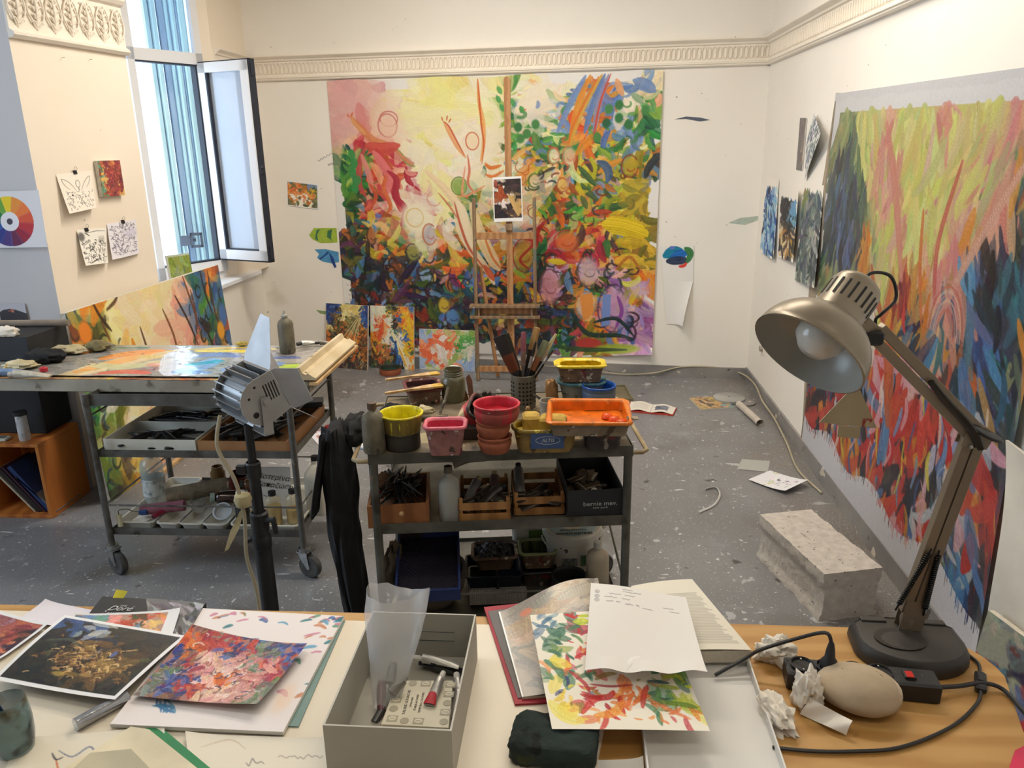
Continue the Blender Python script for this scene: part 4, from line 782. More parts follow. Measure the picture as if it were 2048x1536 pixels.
# ================================================================ LEFT: palette trolley, cube shelf, floodlight stand
m_dsteel = M('dirty_steel', (118, 118, 114), (92, 90, 84), 14, .42, metal=.55, bump=.0004, bscale=60, spots=(((70, 64, 56), 9, .62, .08), ((160, 150, 130), 30, .69, .02), ((60, 90, 80), 22, .74, .01), ((150, 60, 50), 18, .76, .01)))
m_chrome = M('worn_chrome', (190, 190, 188), (150, 150, 148), 20, .25, metal=.9)
m_tyre = M('grey_rubber', (62, 62, 62), (80, 80, 78), 30, .7); m_hub = M('wheel_hub', (120, 118, 112), None, 20, .5)
m_black = M('black_plastic', (26, 27, 29), (38, 38, 40), 12, .45, bump=.0003); m_blackbox = M('black_painted_wood', (30, 31, 35), (38, 39, 42), 7, .7, bump=.0006, bscale=60)
m_soot = M('tarred_black', (26, 26, 28), (48, 46, 44), 30, .38, bump=.002, bscale=50, spots=(((96, 92, 86), 26, .69, .02), ((70, 50, 44), 14, .70, .03)))
m_wplastic = M('white_plastic_stained', (222, 220, 208), (204, 200, 186), 7, .4, spots=(((170, 160, 130), 7, .64, .06), ((90, 84, 76), 26, .72, .02)))
m_pine = M('orange_pine', (196, 120, 52), (170, 94, 38), 3, .5, wave=(3, 3, 'X'), stretch=(1.2, 1.2, .25), contrast=(.2, .8), spots=(((110, 56, 24), 14, .74, .03),))
m_rawwood = M('raw_wood', (206, 172, 122), (182, 144, 94), 4, .6, wave=(5, 3, 'X'), contrast=(.2, .8)); m_boxwood = M('dirty_box_wood', (168, 122, 78), (140, 98, 60), 5, .65, spots=(((50, 40, 34), 12, .66, .04), ((200, 170, 80), 18, .72, .02)))
def caster(t, x, y, rz, r=.052, brake=True):
    m = T(x, y, 0) @ RZ(rz)
    fk = MB(); fk.m = m
    fk.lathe([(.016, .135), (.024, .135), (.026, .118), (.016, .112)], 16, None, True, True)
    for s in (-1, 1): fk.prism([(-.022, .115), (.024, .115), (.034, .045), (.022, .040), (-.002, .075)], -.002, .002, T(.0, s*.017, 0) @ RX(pi/2))
    fk.box((0, 0, .116), (.05, .04, .006))
    o = fk.build('caster_fork', m_chrome, t)
    w = MB(); w.m = m; w.lathe([(r*.72, -.014), (r*.94, -.014), (r, -.009), (r, .009), (r*.94, .014), (r*.72, .014)], 28, T(.026, 0, r) @ RX(pi/2), True, True); w.build('wheel', m_tyre, t)
    h = MB(); h.m = m; h.lathe([(.0, -.016), (r*.2, -.016), (r*.22, -.011), (r*.7, -.0145), (r*.72, -.0142), (r*.72, .0142), (r*.22, .011), (r*.2, .016), (0, .016)], 24, T(.026, 0, r) @ RX(pi/2)); h.build('wheel_hub', m_hub, t)
    if brake:
        b = MB(); b.m = m; b.box((.045, 0, .122), (.05, .026, .006), RY(-.15)); b.build('brake_lever', m_dsteel, t, smooth=False)
def shelf(t, w, d, z, hgt=.032, name='shelf', mat=None):
    mb = MB(); mb.box((0, 0, z-.012), (w, d, .003))
    for s in (-1, 1): mb.box((0, s*d/2, z-.012), (w+.003, .003, hgt)); mb.box((s*w/2, 0, z-.012), (.003, d, hgt))
    return mb.build(name, mat or m_dsteel, t, smooth=False)
tw, td = .845, .555; tcx, tcy = -1.565, 3.145
tro = thing('palette_trolley', 'steel three shelf trolley on casters carrying the glass palette', 'trolley', (tcx, tcy, 0), rz=.018)
for x in (-tw/2, tw/2):
    for y in (-td/2, td/2):
        mb = MB(); mb.cyl((x, y, .11), (x, y, .815), .0135, n=12); mb.build('leg', m_dsteel, tro); caster(tro, x, y, -.5 if x < 0 else -.35)
shelf(tro, tw-.02, td-.02, .80, .05); shelf(tro, tw-.02, td-.02, .565); shelf(tro, tw-.02, td-.02, .205)
mb = MB()
for y in (-td/2, td/2): mb.cyl((-tw/2, y, .32), (tw/2, y, .32), .004, n=8)
for x in (-tw/2, tw/2): mb.cyl((x, -td/2, .32), (x, td/2, .32), .004, n=8); mb.cyl((x, -td/2, .72), (x, td/2, .72), .004, n=8)
mb.build('guard_rail', m_dsteel, tro)
# ---- palette: board, wooden frame, glass with paint
GZ = .862; X0, X1, Y0, Y1 = -2.86, -1.075, 2.945, 3.52
pal = thing('glass_palette', 'long glass palette in a wooden frame covered with mixed oil colours', 'palette', ((X0+X1)/2, (Y0+Y1)/2, .79))
gw, gd = X1-X0, Y1-Y0; m_palwood = M('paint_crusted_wood', (176, 168, 152), (150, 142, 126), 6, .6, bump=.001, spots=(((110, 100, 86), 10, .6, .05), ((200, 150, 60), 24, .71, .02), ((150, 60, 50), 16, .73, .02)))
for c, d in (((0, -gd/2+.014, .035), (gw, .028, .055)), ((0, gd/2-.014, .035), (gw, .028, .055)), ((gw/2-.014, 0, .035), (.028, gd-.056, .055)), ((-gw/2+.014, 0, .035), (.028, gd-.056, .055))):
    mb = MB(); mb.box(c, d, b=.003); mb.build('frame_rail', m_palwood, pal)
mb = MB(); mb.box((0, 0, .045), (gw-.05, gd-.05, .03)); mb.build('board', m_palwood, pal, smooth=False)
p = PT(460, 150, (160, 156, 148))
def zx(x, y): q = zp(x, y, GZ); return ((q[0]-X0)/gw, (Y1-q[1])/gd)
def PL(pts, w, c, a=.9, b=.05): p.stroke([zx(*q) for q in pts], w, c, a, .4, b)
p.field(160, ["kkkk"], {'k': [(150, 148, 140), (170, 166, 156), (136, 134, 128)]}, (.02, .05), (2, 5), lambda x, y: random.uniform(-.3, .3), 6)
PL([(130, 752), (200, 735), (280, 715), (330, 705)], .09, (226, 200, 150)); PL([(150, 745), (240, 722), (300, 706)], .05, (240, 170, 90)); PL([(210, 716), (260, 706), (320, 700)], .06, (244, 150, 70)); PL([(180, 730), (250, 735), (330, 722)], .05, (200, 200, 150))
PL([(200, 748), (250, 745), (290, 748)], .04, (220, 84, 60)); PL([(290, 740), (330, 736)], .05, (150, 110, 110)); PL([(280, 712), (320, 714)], .03, (214, 190, 110)); PL([(300, 730), (335, 728)], .04, (222, 150, 130))
PL([(340, 750), (345, 730), (350, 705)], .06, (214, 226, 244)); PL([(360, 745), (400, 735), (430, 720)], .07, (130, 170, 220)); PL([(380, 730), (430, 724), (445, 722)], .035, (30, 160, 190)); PL([(400, 712), (440, 708), (480, 712)], .04, (110, 130, 190)); PL([(400, 700), (460, 700), (540, 702)], .03, (240, 214, 50))
PL([(350, 745), (420, 748)], .03, (90, 130, 200)); PL([(460, 740), (520, 735), (560, 728)], .07, (120, 150, 205)); PL([(540, 716), (590, 714), (605, 716)], .03, (96, 110, 160)); PL([(565, 742), (590, 738), (610, 732)], .05, (170, 210, 80)); PL([(570, 735), (600, 730)], .03, (200, 220, 90)); PL([(300, 693), (200, 694)], .02, (60, 130, 110)); PL([(340, 700), (500, 692), (560, 696)], .015, (236, 200, 60))
for _ in range(260): x = random.uniform(.2, .96); y = random.uniform(.05, .95); q = p.a[int(y*149), int(x*459)]*255; p.stroke([(x, y), (x+random.uniform(-.02, .02), y+random.uniform(-.03, .03))], random.uniform(.004, .012), tuple(np.clip(q+random.uniform(-50, 30), 0, 255)), .7)
for _ in range(24): p.stroke([(random.uniform(.35, .95), random.uniform(.1, .95))]*2, .008, (36, 40, 60), .8, 0, 0, sm=0)
gl = painted('painted_glass', p.a, lambda U, V: [(U-.5)*(gw-.05), (.5-V)*(gd-.05), .0712+.0015*np.maximum(0, np.sin(U*60)*np.sin(V*23))], paintmat('wet_oil_on_glass', .10, .0008, 40), pal)
# crust of old paint along rails (one ridged part per rail)
for s in (-1, 1):
    mb = MB(); mb.sheet(lambda u, v: ((u-.5)*gw, s*(gd/2-.014)+(v-.5)*.03, .063+.005*abs(mnoise.noise(Vector((u*40, v*3, s))))), 140, 3); mb.build('paint_crust', M('crusted_oil', (196, 176, 120), (150, 90, 60), 9, .5, bump=.001, spots=(((226, 190, 60), 14, .6, .03), ((214, 110, 60), 18, .66, .03), ((80, 130, 120), 10, .68, .03), ((60, 56, 50), 20, .66, .03))), pal)
# two carved frame mouldings standing at the right end
a = zp(622, 788, .83); b = zp(690, 676, .95)
mo = thing('frame_moulding', 'cream carved picture frame moulding lying along the right end of the palette', 'moulding', (X1-.006, (Y0+Y1)/2-.02, GZ+.005))
prf = [(-.055, 0), (-.055, .02), (-.04, .03), (-.028, .05), (-.012, .052), (-.004, .03), (.01, .022), (.02, .028), (.034, .018), (.05, .008), (.05, 0)]
mb = MB(); L_ = .30; mb.loft([[(x, -L_, z) for x, z in prf], [(x, L_, z) for x, z in prf]]); mb.build('moulding_profile', M('aged_cream_gesso', (214, 198, 166), (190, 170, 132), 6, .6, bump=.0008, bscale=50, spots=(((90, 74, 56), 24, .70, .02), ((170, 70, 50), 9, .74, .02))), mo, ang=25)
mo2 = thing('frame_moulding', 'flat pale wooden slat under the carved moulding', 'moulding', (X1+.032, (Y0+Y1)/2-.01, GZ-.012))
mb = MB(); mb.box((0, 0, 0), (.035, .62, .014), b=.002); mb.build('slat', m_rawwood, mo2)

# ---- bottles, tubes and cloths on the palette
def bottle(name, label, cat, loc, r, h, neck, mat, cap=None, capmat=None, n=24, shoulder=.72, liquid=None, group=None, rz=0, rot=None, label_mat=None):
    t = thing(name, label, cat, loc, rz, group, rot)
    mb = MB(); mb.lathe([(r*.9, 0), (r, .006), (r, h*shoulder*.5), (r*.985, h*shoulder), (r*.85, h*(shoulder+.08)), (r*.5, h*(shoulder+.14)), (neck, h*(shoulder+.17)), (neck, h*.93)], n, None, True, True); mb.build('bottle_body', mat, t)
    if cap == 'spout':
        mb = MB(); mb.lathe([(neck*1.25, h*.9), (neck*1.25, h*.95), (neck*.7, h*.97), (neck*.35, h*1.06), (.0, h*1.065)], 14, None, True); mb.build('spout_cap', capmat or m_wplastic, t)
    elif cap: mb = MB(); mb.lathe([(neck*1.25, h*.88), (neck*1.25, h), (neck*1.1, h*1.005), (0, h*1.005)], 16, None, True); mb.build('cap', capmat or m_black, t)
    if liquid: mb = MB(); mb.lathe([(r*.88, .004), (r*.93, .01), (r*.93, h*liquid[0]), (0, h*liquid[0])], n, None, True); mb.build('liquid', liquid[1], t)
    if label_mat: mb = MB(); mb.lathe([(r*1.008, h*.18), (r*1.008, h*.5)], n); mb.build('label_band', label_mat, t)
    return t
m_murk = M('murky_plastic', (116, 108, 88), (92, 86, 70), 24, .5, spots=(((150, 140, 120), 26, .6, .06), ((66, 60, 50), 20, .60, .06), ((150, 80, 60), 40, .70, .02)))
bottle('squeeze_bottle', 'murky brown squeeze bottle with a pointed spout standing on the palette', 'bottle', zp(576, 705, GZ+.001), .036, .185, .012, m_murk, 'spout', M('spout_grey', (170, 168, 158)))
def tube_thing(name, label, cat, loc, L, r, col, rz, capcol=(30, 30, 32), group=None, parent=None, bandcol=None):
    t = thing(name, label, cat, loc, rz, group)
    mb = MB(); rings = []
    for k in range(9):
        f = k/8; w = r*(1+.25*f); hh = r*(1-.85*f**1.5)+.0006; rings.append([(f*L, math.cos(2*pi*j/12)*w, max(.0005, r+math.sin(2*pi*j/12)*hh)-(r-hh)*.9) for j in range(12)])
    mb.loft(rings); mb.build('tube_body', M('tube_%d_%d_%d' % col, col, None, 40, .35, metal=.5, bump=.0012, bscale=50), t)
    mb = MB(); mb.lathe([(r*.5, -.006), (r*.5, 0), (r, .001)], 12, T(0, 0, r) @ RY(pi/2)); mb.lathe([(r*.62, -.022), (r*.62, -.005)], 10, T(0, 0, r) @ RY(pi/2), True, True); mb.build('tube_cap', M('cap_%d_%d_%d' % capcol, capcol), t)
    if bandcol: mb = MB(); mb.loft([[(f*L, math.cos(2*pi*j/12)*r*(1.02+.25*f), max(.0008, r+math.sin(2*pi*j/12)*(r*(1.03-.85*f**1.5)))-(r*.85*f**1.5)*.9) for j in range(12)] for f in (.25, .4)], False, False); mb.build('paper_band', M('band_%d_%d_%d' % bandcol, bandcol), t)
    return t
tube_thing('paint_tube', 'white paint tube lying on the far right edge of the palette', 'tube', zp(603, 693, .866), .10, .014, (214, 212, 204), .75)
tube_thing('paint_tube', 'grey crumpled paint tube beside the moulding on the palette edge', 'tube', zp(640, 690, .866), .07, .011, (130, 124, 116), .3)
def rag(name, label, loc, sx, sy, sz, mat, seed=0, cat='cloth', amp=.35, rz=0, n=26, group=None, sq=1.0):
    mb = MB(); vs = []; fs = []; nu, nv = n, n//2
    for j in range(nv+1):
        for i in range(nu):
            a = 2*pi*i/nu; b = pi*j/nv; d = Vector((math.sin(b)*math.cos(a), math.sin(b)*math.sin(a), math.cos(b)))
            k = 1+amp*(mnoise.noise(d*2.3+Vector((seed, 0, 0)))+.6*mnoise.noise(d*5+Vector((0, seed, 0)))+.3*abs(mnoise.noise(d*11+Vector((0, 0, seed)))))
            z = d.z*k*sz; vs.append((d.x*k*sx, d.y*k*sy, max(z, -sz*.7*sq)+sz*.7*sq))
    for j in range(nv):
        for i in range(nu): fs.append((j*nu+i, j*nu+nu+i, j*nu+nu+(i+1) % nu, j*nu+(i+1) % nu))
    mb.add(vs, fs); o = mb.build(name, mat, loc=loc, rz=rz, ang=50); tag(o, label, cat, group); return o
m_blackcloth = M('black_cloth', (20, 20, 22), (30, 30, 32), 20, .95, bump=.002, bscale=30); m_rag = M('pale_rag', (206, 196, 166), (180, 166, 126), 9, .9, bump=.002, bscale=30, spots=(((196, 150, 60), 14, .66, .04), ((120, 110, 96), 9, .66, .05)))
m_tissue = M('white_tissue', (232, 226, 214), (222, 214, 200), 14, .9, bump=.0025, bscale=26)
rag('black_rag', 'black wool cap lying on the left of the palette', zp(92, 722, GZ+.004), .085, .06, .032, m_blackcloth, 3, 'cloth')
rag('crumpled_rag', 'ochre stained rag at the front left of the palette', zp(42, 735, GZ+.004), .07, .045, .018, m_rag, 5)
rag('crumpled_rag', 'paint crusted rag heap at the back left of the palette', zp(140, 705, GZ+.004), .085, .045, .02, m_rag, 8)
rag('crumpled_rag', 'olive rag heap beside the empty tubes at the back of the palette', zp(196, 700, GZ+.004), .05, .04, .026, M('olive_rag', (150, 140, 96), (110, 100, 70), 12, .9, bump=.002), 9)
tube_thing('paint_tube', 'flattened cream paint tube at the front left of the palette', 'tube', zp(30, 757, .866), .14, .018, (222, 214, 196), .2, (190, 180, 170))
tube_thing('paint_tube', 'flattened blue and white paint tube at the front left edge', 'tube', zp(4, 752, .866), .12, .016, (150, 176, 214), .35, (220, 220, 220))
tube_thing('paint_tube', 'rolled olive tube at the back of the palette', 'tube', zp(170, 700, .868), .10, .013, (150, 140, 104), .9, (120, 110, 84))
tube_thing('paint_tube', 'rolled grey tube pointing right at the back of the palette', 'tube', zp(200, 690, .868), .09, .012, (140, 136, 118), -.3, (96, 90, 76))
t = thing('tube_cap', 'small red cap lying by the crumpled rags on the palette', 'cap', zp(88, 742, GZ+.003)); mb = MB(); mb.lathe([(.016, 0), (.016, .014), (.012, .017), (0, .017)], 16, None, True); mb.build('cap_shell', M('red_plastic', (200, 44, 56), None, 9, .4), t)
t = thing('tube_cap', 'small dry paint jar lid by the moulding on the palette', 'cap', zp(588, 750, GZ+.003)); mb = MB(); mb.lathe([(.026, 0), (.028, .010), (.022, .017), (0, .015)], 18, None, True); mb.build('cap_shell', M('beige_crust', (176, 160, 124), (140, 120, 90), 20, .7, bump=.002), t)
rag('crumpled_rag', 'dry crust of yellow paint behind the floodlight on the palette', zp(485, 690, GZ+.004), .03, .02, .01, M('yellow_crust', (196, 176, 70), (140, 120, 50), 20, .6), 12, 'rag')

# ---- middle shelf: white tray and wooden box full of blackened tubes and brushes
def open_box(mb, w, d, h, th=.004, m=None):
    for s in (-1, 1): mb.box((0, s*(d/2-th/2), h/2), (w, th, h), m); mb.box((s*(w/2-th/2), 0, h/2), (th, d-2*th, h), m)
    mb.box((0, 0, th/2), (w-2*th, d-2*th, th), m); return mb
wt = thing('white_tray', 'shallow white partitioned tray on the middle shelf of the palette trolley', 'tray', (-1.765, 3.15, .5555))
mb = MB(); open_box(mb, .40, .50, .05); mb.box((0, 0, .022), (.392, .004, .036)); mb.build('tray_shell', m_wplastic, wt, smooth=False)
wb = thing('wooden_box', 'shallow wooden box heaped with blackened tubes beside the white tray', 'box', (-1.36, 3.14, .5555))
mb = MB(); open_box(mb, .38, .50, .05, .009); mb.build('box_shell', m_boxwood, wb, smooth=False)
def stick_thing(name, L, r, mat, label, cat, group, mat2=None, mat3=None):
    t = thing(name, label, cat, (0, 0, 0), group=group)
    mb = MB(); mb.tube([(-L/2, 0, 0), (-L*.2, 0, r*.3), (L*.25, 0, 0)], r, 8, rad=lambda q: .45+.55*q); mb.build('handle', mat, t)
    mb = MB(); mb.tube([(L*.25, 0, 0), (L*.36, 0, 0)], r*1.15, 8); mb.build('ferrule', mat2 or mat, t)
    mb = MB(); mb.tube([(L*.36, 0, 0), (L*.43, 0, 0), (L*.5, 0, 0)], r*1.2, 8, rad=lambda q: 1.1-.5*q, flat=.6); mb.build('bristles', mat3 or mat, t)
    return t
b0_ = stick_thing('paint_brush', .24, .006, m_soot, 'tarred black paint brush lying in the white tray', 'brush', 'tarred brushes in the white tray')
first = True
for k in range(18):
    x = -1.765+random.uniform(-.065, .065); y = 3.15+(random.choice([-1, 1])*.12)+random.uniform(-.06, .06); z = .566+random.uniform(.004, .02)
    o = b0_ if first else dup(b0_); first = False; o.location = (x, y, z); o.rotation_euler = (random.uniform(-.3, .3), random.uniform(-.08, .08), random.uniform(-.3, .3)+(pi if k % 2 else 0))
tb0 = tube_thing('paint_tube', 'blackened paint tube heaped in the shallow wooden box', 'tube', (0, 0, 0), .11, .016, (52, 50, 50), 0, (36, 34, 34), 'blackened tubes in the wooden box')
for k in range(24):
    o = tb0 if k == 0 else dup(tb0); o.location = (-1.36+random.uniform(-.13, .10), 3.14+random.uniform(-.2, .18), .572+random.uniform(0, .028)); o.rotation_euler = (0, random.uniform(-.25, .15), random.uniform(0, 6.28))
tb1 = tube_thing('paint_tube', 'black smeared paint tube lying in the white tray', 'tube', (0, 0, 0), .12, .015, (40, 40, 42), 0, (30, 30, 30), 'smeared tubes in the white tray')
for k in range(10):
    o = tb1 if k == 0 else dup(tb1); o.location = (-1.765+random.uniform(-.08, .08), 3.15+random.choice([-1, 1])*.12+random.uniform(-.04, .04), .563+random.uniform(0, .01)); o.rotation_euler = (0, 0, random.uniform(0, 6.28))
t = thing('flat_box', 'flat black and white carton at the back right of the middle shelf', 'box', (-1.27, 3.36, .607), rz=.25); mb = MB(); mb.box((0, 0, .012), (.2, .08, .024)); mb.build('carton', M('bw_carton', (34, 34, 36), (50, 50, 50), 4, .5, spots=(((210, 208, 200), 12, .6, .02),)), t, smooth=False)

# ---- bottom shelf
SZ = .1945
def tray(label, x0, x1, y0, y1, h=.035, cat='tray', cells=1, name='roller_tray'):
    t = thing(name, label, cat, ((x0+x1)/2, (y0+y1)/2, SZ)); w = x1-x0; d = y1-y0
    for k in range(cells):
        mb = MB(); ww = w/cells; tub(mb, ww-.006, d-.006, h, ww-.024, d-.024, .015, m=T(-w/2+ww*(k+.5), 0, 0)); mb.build('trough', m_wplastic, t)
    return t
tray('large white roller tray at the left of the lowest trolley shelf', -1.96, -1.80, 2.89, 3.36)
tray('white tray of three narrow troughs on the lowest trolley shelf', -1.785, -1.475, 2.885, 3.2, cells=3, name='trough_tray')
tray('white tray under the oil bottles at the right of the lowest shelf', -1.455, -1.16, 2.885, 3.38, name='plastic_tray')
m_pet = M('clear_pet', (222, 230, 226), (210, 220, 214), 8, .12, alpha=.42, spec=.9); m_foil = M('crushed_clear_cup', (190, 190, 186), (150, 150, 146), 10, .2, alpha=.7, bump=.003, bscale=30, spec=.9)
bottle('plastic_bottle', 'empty clear plastic bottle at the back left of the lowest shelf', 'bottle', (-1.92, 3.14, SZ+.006), .05, .26, .014, m_pet, label_mat=M('clear_label', (214, 218, 214), (90, 100, 110), 40, .5, contrast=(.5, .7)))
def roller(name, label, a, b, r, mat, core):
    a = Vector(a); b = Vector(b); t = thing(name, label, 'roller', a); mb = MB(); mb.cyl((0, 0, 0), b-a, r, n=20); o = mb.build('sleeve', mat, t)
    mb = MB(); d = (b-a).normalized(); mb.cyl(-d*.004, d*.001+(b-a), r*.5, n=14); mb.build('core', core, t); return t
m_fleece = M('sheepskin', (146, 132, 108), (120, 106, 86), 25, .95, bump=.006, bscale=60); m_pinkfl = M('pink_fleece', (150, 96, 108), (128, 78, 92), 25, .95, bump=.004, bscale=60)
roller('paint_roller', 'thick beige sheepskin roller sleeve on the lowest trolley shelf', (-1.80, 3.03, .285), (-1.56, 3.12, .305), .036, m_fleece, m_wplastic)
roller('paint_roller', 'dusty pink roller sleeve in front of the sheepskin one', (-1.88, 2.95, .255), (-1.70, 2.985, .265), .024, m_pinkfl, M('crimson_core', (140, 40, 60)))
t = thing('mini_roller', 'small cream mini roller on a bent wire hanging over the tray edge', 'roller', (-1.945, 2.885, .235)); mb = MB(); mb.cyl((0, 0, -.025), (0, 0, .03), .0115, n=14); mb.build('sleeve', M('cream_foam', (226, 220, 184)), t)
mb = MB(); mb.tube([(0, 0, .028), (.002, 0, .045), (.012, .005, .05), (.03, .02, .045), (.045, .04, .025), (.07, .045, .022)], .002, 6, sm=3); mb.build('wire', m_dsteel, t)
mb = MB(); mb.box((.085, .045, .02), (.035, .02, .02), b=.003); mb.build('handle', M('blue_plastic', (40, 80, 140)), t)
roller('paint_roller', 'hollow crimson handle end sticking out over the troughs', (-1.80, 2.90, .25), (-1.765, 3.0, .25), .012, M('crimson_plastic', (150, 40, 66), None, 9, .5), M('hollow_dark', (50, 14, 24)))
t = thing('paper_tissue', 'folded white wipe in the left roller tray', 'paper', (-1.88, 2.95, .212)); mb = MB(); mb.sheet(lambda u, v: ((u-.5)*.07, (v-.5)*.05, .004*math.sin(u*7)*math.cos(v*5)+.004), 8, 8, .002); mb.build('tissue', m_tissue, t)
for k, (x, y, r, h, rt, lb) in enumerate(((-1.66, 3.04, .034, .075, (1.0, .3, .2), 'crushed clear cup on its side over the troughs'), (-1.635, 2.98, .028, .05, (1.25, 0, .5), 'small crushed clear cup in front of the larger one'), (-1.60, 3.14, .03, .06, (1.3, .2, 1), 'crushed silver cup behind the sheepskin roller'))):
    t = thing('crushed_cup', lb, 'cup', (x, y, SZ+.07), rot=rt); mb = MB(); n = 18
    mb.loft([[(math.cos(2*pi*j/n)*r*f*(1+.14*mnoise.noise(Vector((j*.7, z*30, k)))), math.sin(2*pi*j/n)*r*f*(1+.14*mnoise.noise(Vector((j*.7, z*30, k+5)))), z) for j in range(n)] for f, z in ((.8, -h/2), (.86, -h/4), (.93, 0), (.98, h/4), (1.03, h/2))], True, False); mb.build('cup_wall', m_foil, t, ang=80)
t = thing('plastic_lid', 'round translucent plastic lid tilted on the right trough', 'tub', (-1.52, 2.965, .247), rot=(.75, -.1, .3)); mb = MB(); mb.lathe([(0, -.012), (.032, -.012), (.036, .006), (.041, .008), (.041, .011), (.034, .011), (.03, -.008), (0, -.008)], 24); mb.build('lid_shell', M('milky_plastic', (196, 204, 208), None, 9, .3, alpha=.85), t)  # a plastic lid with a raised rim, not a tub
bottle('dark_bottle', 'black bottle with a white ribbed cap behind the stand pole', 'bottle', (-1.42, 2.945, SZ+.006), .031, .155, .016, M('dark_glass', (26, 20, 20), None, 9, .12, spec=.9), 'c', m_wplastic)
bottle('dark_bottle', 'brown ribbed bottle lying towards the viewer with a pale cap', 'bottle', (-1.46, 3.06, SZ+.085), .03, .14, .018, M('brown_glass', (40, 28, 24), (60, 40, 30), 9, .15, spec=.9), 'c', M('mint_cap', (150, 170, 160)), rot=(1.45, 0, -1.1))
bottle('dark_bottle', 'small brown varnish bottle lying on top with a dark cap', 'bottle', (-1.38, 3.12, SZ+.12), .026, .11, .015, M('varnish_glass', (130, 96, 66), (110, 76, 50), 9, .2, alpha=.9), 'c', M('grey_cap', (70, 74, 70)), rot=(1.5, 0, -1.25))
m_oil = M('linseed_oil', (196, 160, 70), (176, 140, 60), 6, .1, alpha=.92); m_pet2 = M('thin_clear_plastic', (226, 214, 170), None, 8, .12, alpha=.35, spec=.9)
for x, y, lb in ((-1.285, 2.955, 'bottle of yellow linseed oil left of the trolley leg'), (-1.205, 2.98, 'bottle of yellow linseed oil right behind the trolley leg')):
    bottle('oil_bottle', lb, 'bottle', (x, y, SZ+.006), .034, .155, .013, m_pet2, 'c', m_black, liquid=(.55 if x < -1.25 else .42, m_oil))
def canister(name, label, loc, w, d, h, mat, capmat, rz=0):
    t = thing(name, label, 'canister', loc, rz); mb = MB(); rings = []
    for f, z in ((.94, 0), (1, .01), (1, h*.72), (.92, h*.8), (.55, h*.9), (.3, h*.94), (.3, h)): rings.append([(x*f, y*f, z) for x, y in rrect(w, d, min(w, d)*.25)])
    mb.loft(rings); mb.build('canister_body', mat, t); mb = MB(); mb.lathe([(w*.2, h*.97), (w*.2, h+.02), (0, h+.02)], 16, None, True); mb.build('cap', capmat, t); return t
canister('white_canister', 'tall white plastic canister with a black cap on the lowest shelf', (-1.165+.03, 3.10, SZ+.002), .085, .12, .245, m_wplastic, m_black)
jg = thing('jerrycan', 'stained cream jerrycan with a handle and red cap on the palette trolley', 'canister', (-1.09, 3.30, .2), rz=.3)
mb = MB(); mb.loft([[(x*f, y*f, z) for x, y in rrect(.13, .12, .03)] for f, z in ((.95, 0), (1, .02), (1, .22), (.9, .26), (.45, .30))]); mb.build('can_body', M('stained_cream', (214, 204, 170), (190, 176, 130), 6, .5, spots=(((90, 130, 80), 9, .72, .02), ((90, 80, 60), 16, .7, .03))), jg)
mb = MB(); mb.tube([(-.03, 0, .29), (-.01, 0, .325), (.05, 0, .31), (.062, 0, .2)], .010, 10, sm=5); mb.build('handle', m_wplastic, jg)
mb = MB(); mb.lathe([(.02, .295), (.02, .33), (.016, .334), (0, .334)], 16, T(-.035, 0, 0), True); mb.build('cap', M('red_plastic', (200, 44, 56)), jg)
sg = thing('paper_sign', 'white sheet handwritten in Greek standing behind the oil bottles', 'paper', (-1.305, 3.02, SZ+.01), rot=(-.12, 0, .05)); SW_, SH_ = .15, .225
mb = MB(); mb.sheet(lambda u, v: ((u-.5)*SW_, .004*math.sin(u*3), v*SH_), 6, 6, .0008); mb.build('sheet', M('plain_paper', (226, 222, 212), (232, 228, 220), 4, .8), sg)
m_inkm = M('marker_ink', (40, 38, 44), None, 9, .7)
for s_, z_ in (('Κατερίνα', .178), ('Παπαζώση', .142)): text_mesh(s_, .032, m_inkm, 'handwriting', sg, T(0, -.0035, z_) @ RX(pi/2) @ RZ(-.12), .0003, shear=.3)
mb = MB(); mb.tube([(-.05, -.003, .10), (-.035, -.003, .09)], .0012, 5); mb.build('pen_stroke', m_inkm, sg)
t = thing('glass_jar', 'ochre glass jar at the back of the lowest shelf', 'jar', (-1.68, 3.28, SZ+.002)); mb = MB(); mb.lathe([(.03, 0), (.034, .01), (.034, .1), (.026, .115), (.026, .13), (.022, .13), (.022, .02)], 18, None, True, True); mb.build('jar_wall', M('ochre_glass', (150, 120, 70), (120, 90, 50), 9, .25), t)
t = thing('rust_can', 'rust red crumpled can at the back of the lowest shelf', 'can', (-1.59, 3.28, SZ+.04), rot=(.2, .25, .2)); mb = MB(); mb.lathe([(.04, -.03), (.04, .06), (.036, .062), (.036, .0)], 14, None, True, True); mb.build('can_wall', M('rusty_red', (120, 50, 34), (96, 40, 30), 9, .5), t)
t = thing('red_bow', 'crumpled red and white wrapper behind the rollers', 'wrapper', (-1.47, 3.2, SZ+.06)); mb = MB(); mb.lathe([(0, -.02), (.03, 0), (.026, .015), (0, .02)], 10, RX(1.1), sx=1.3); mb.build('wrapper_shell', M('red_white', (196, 50, 60), (226, 220, 214), 20, .4, bump=.002, contrast=(.5, .55)), t)
roller('lint_roll', 'worn cream roller with black end in the right tray', (-1.20, 3.2, SZ+.035), (-1.185, 3.3, SZ+.04), .022, m_fleece, m_black)

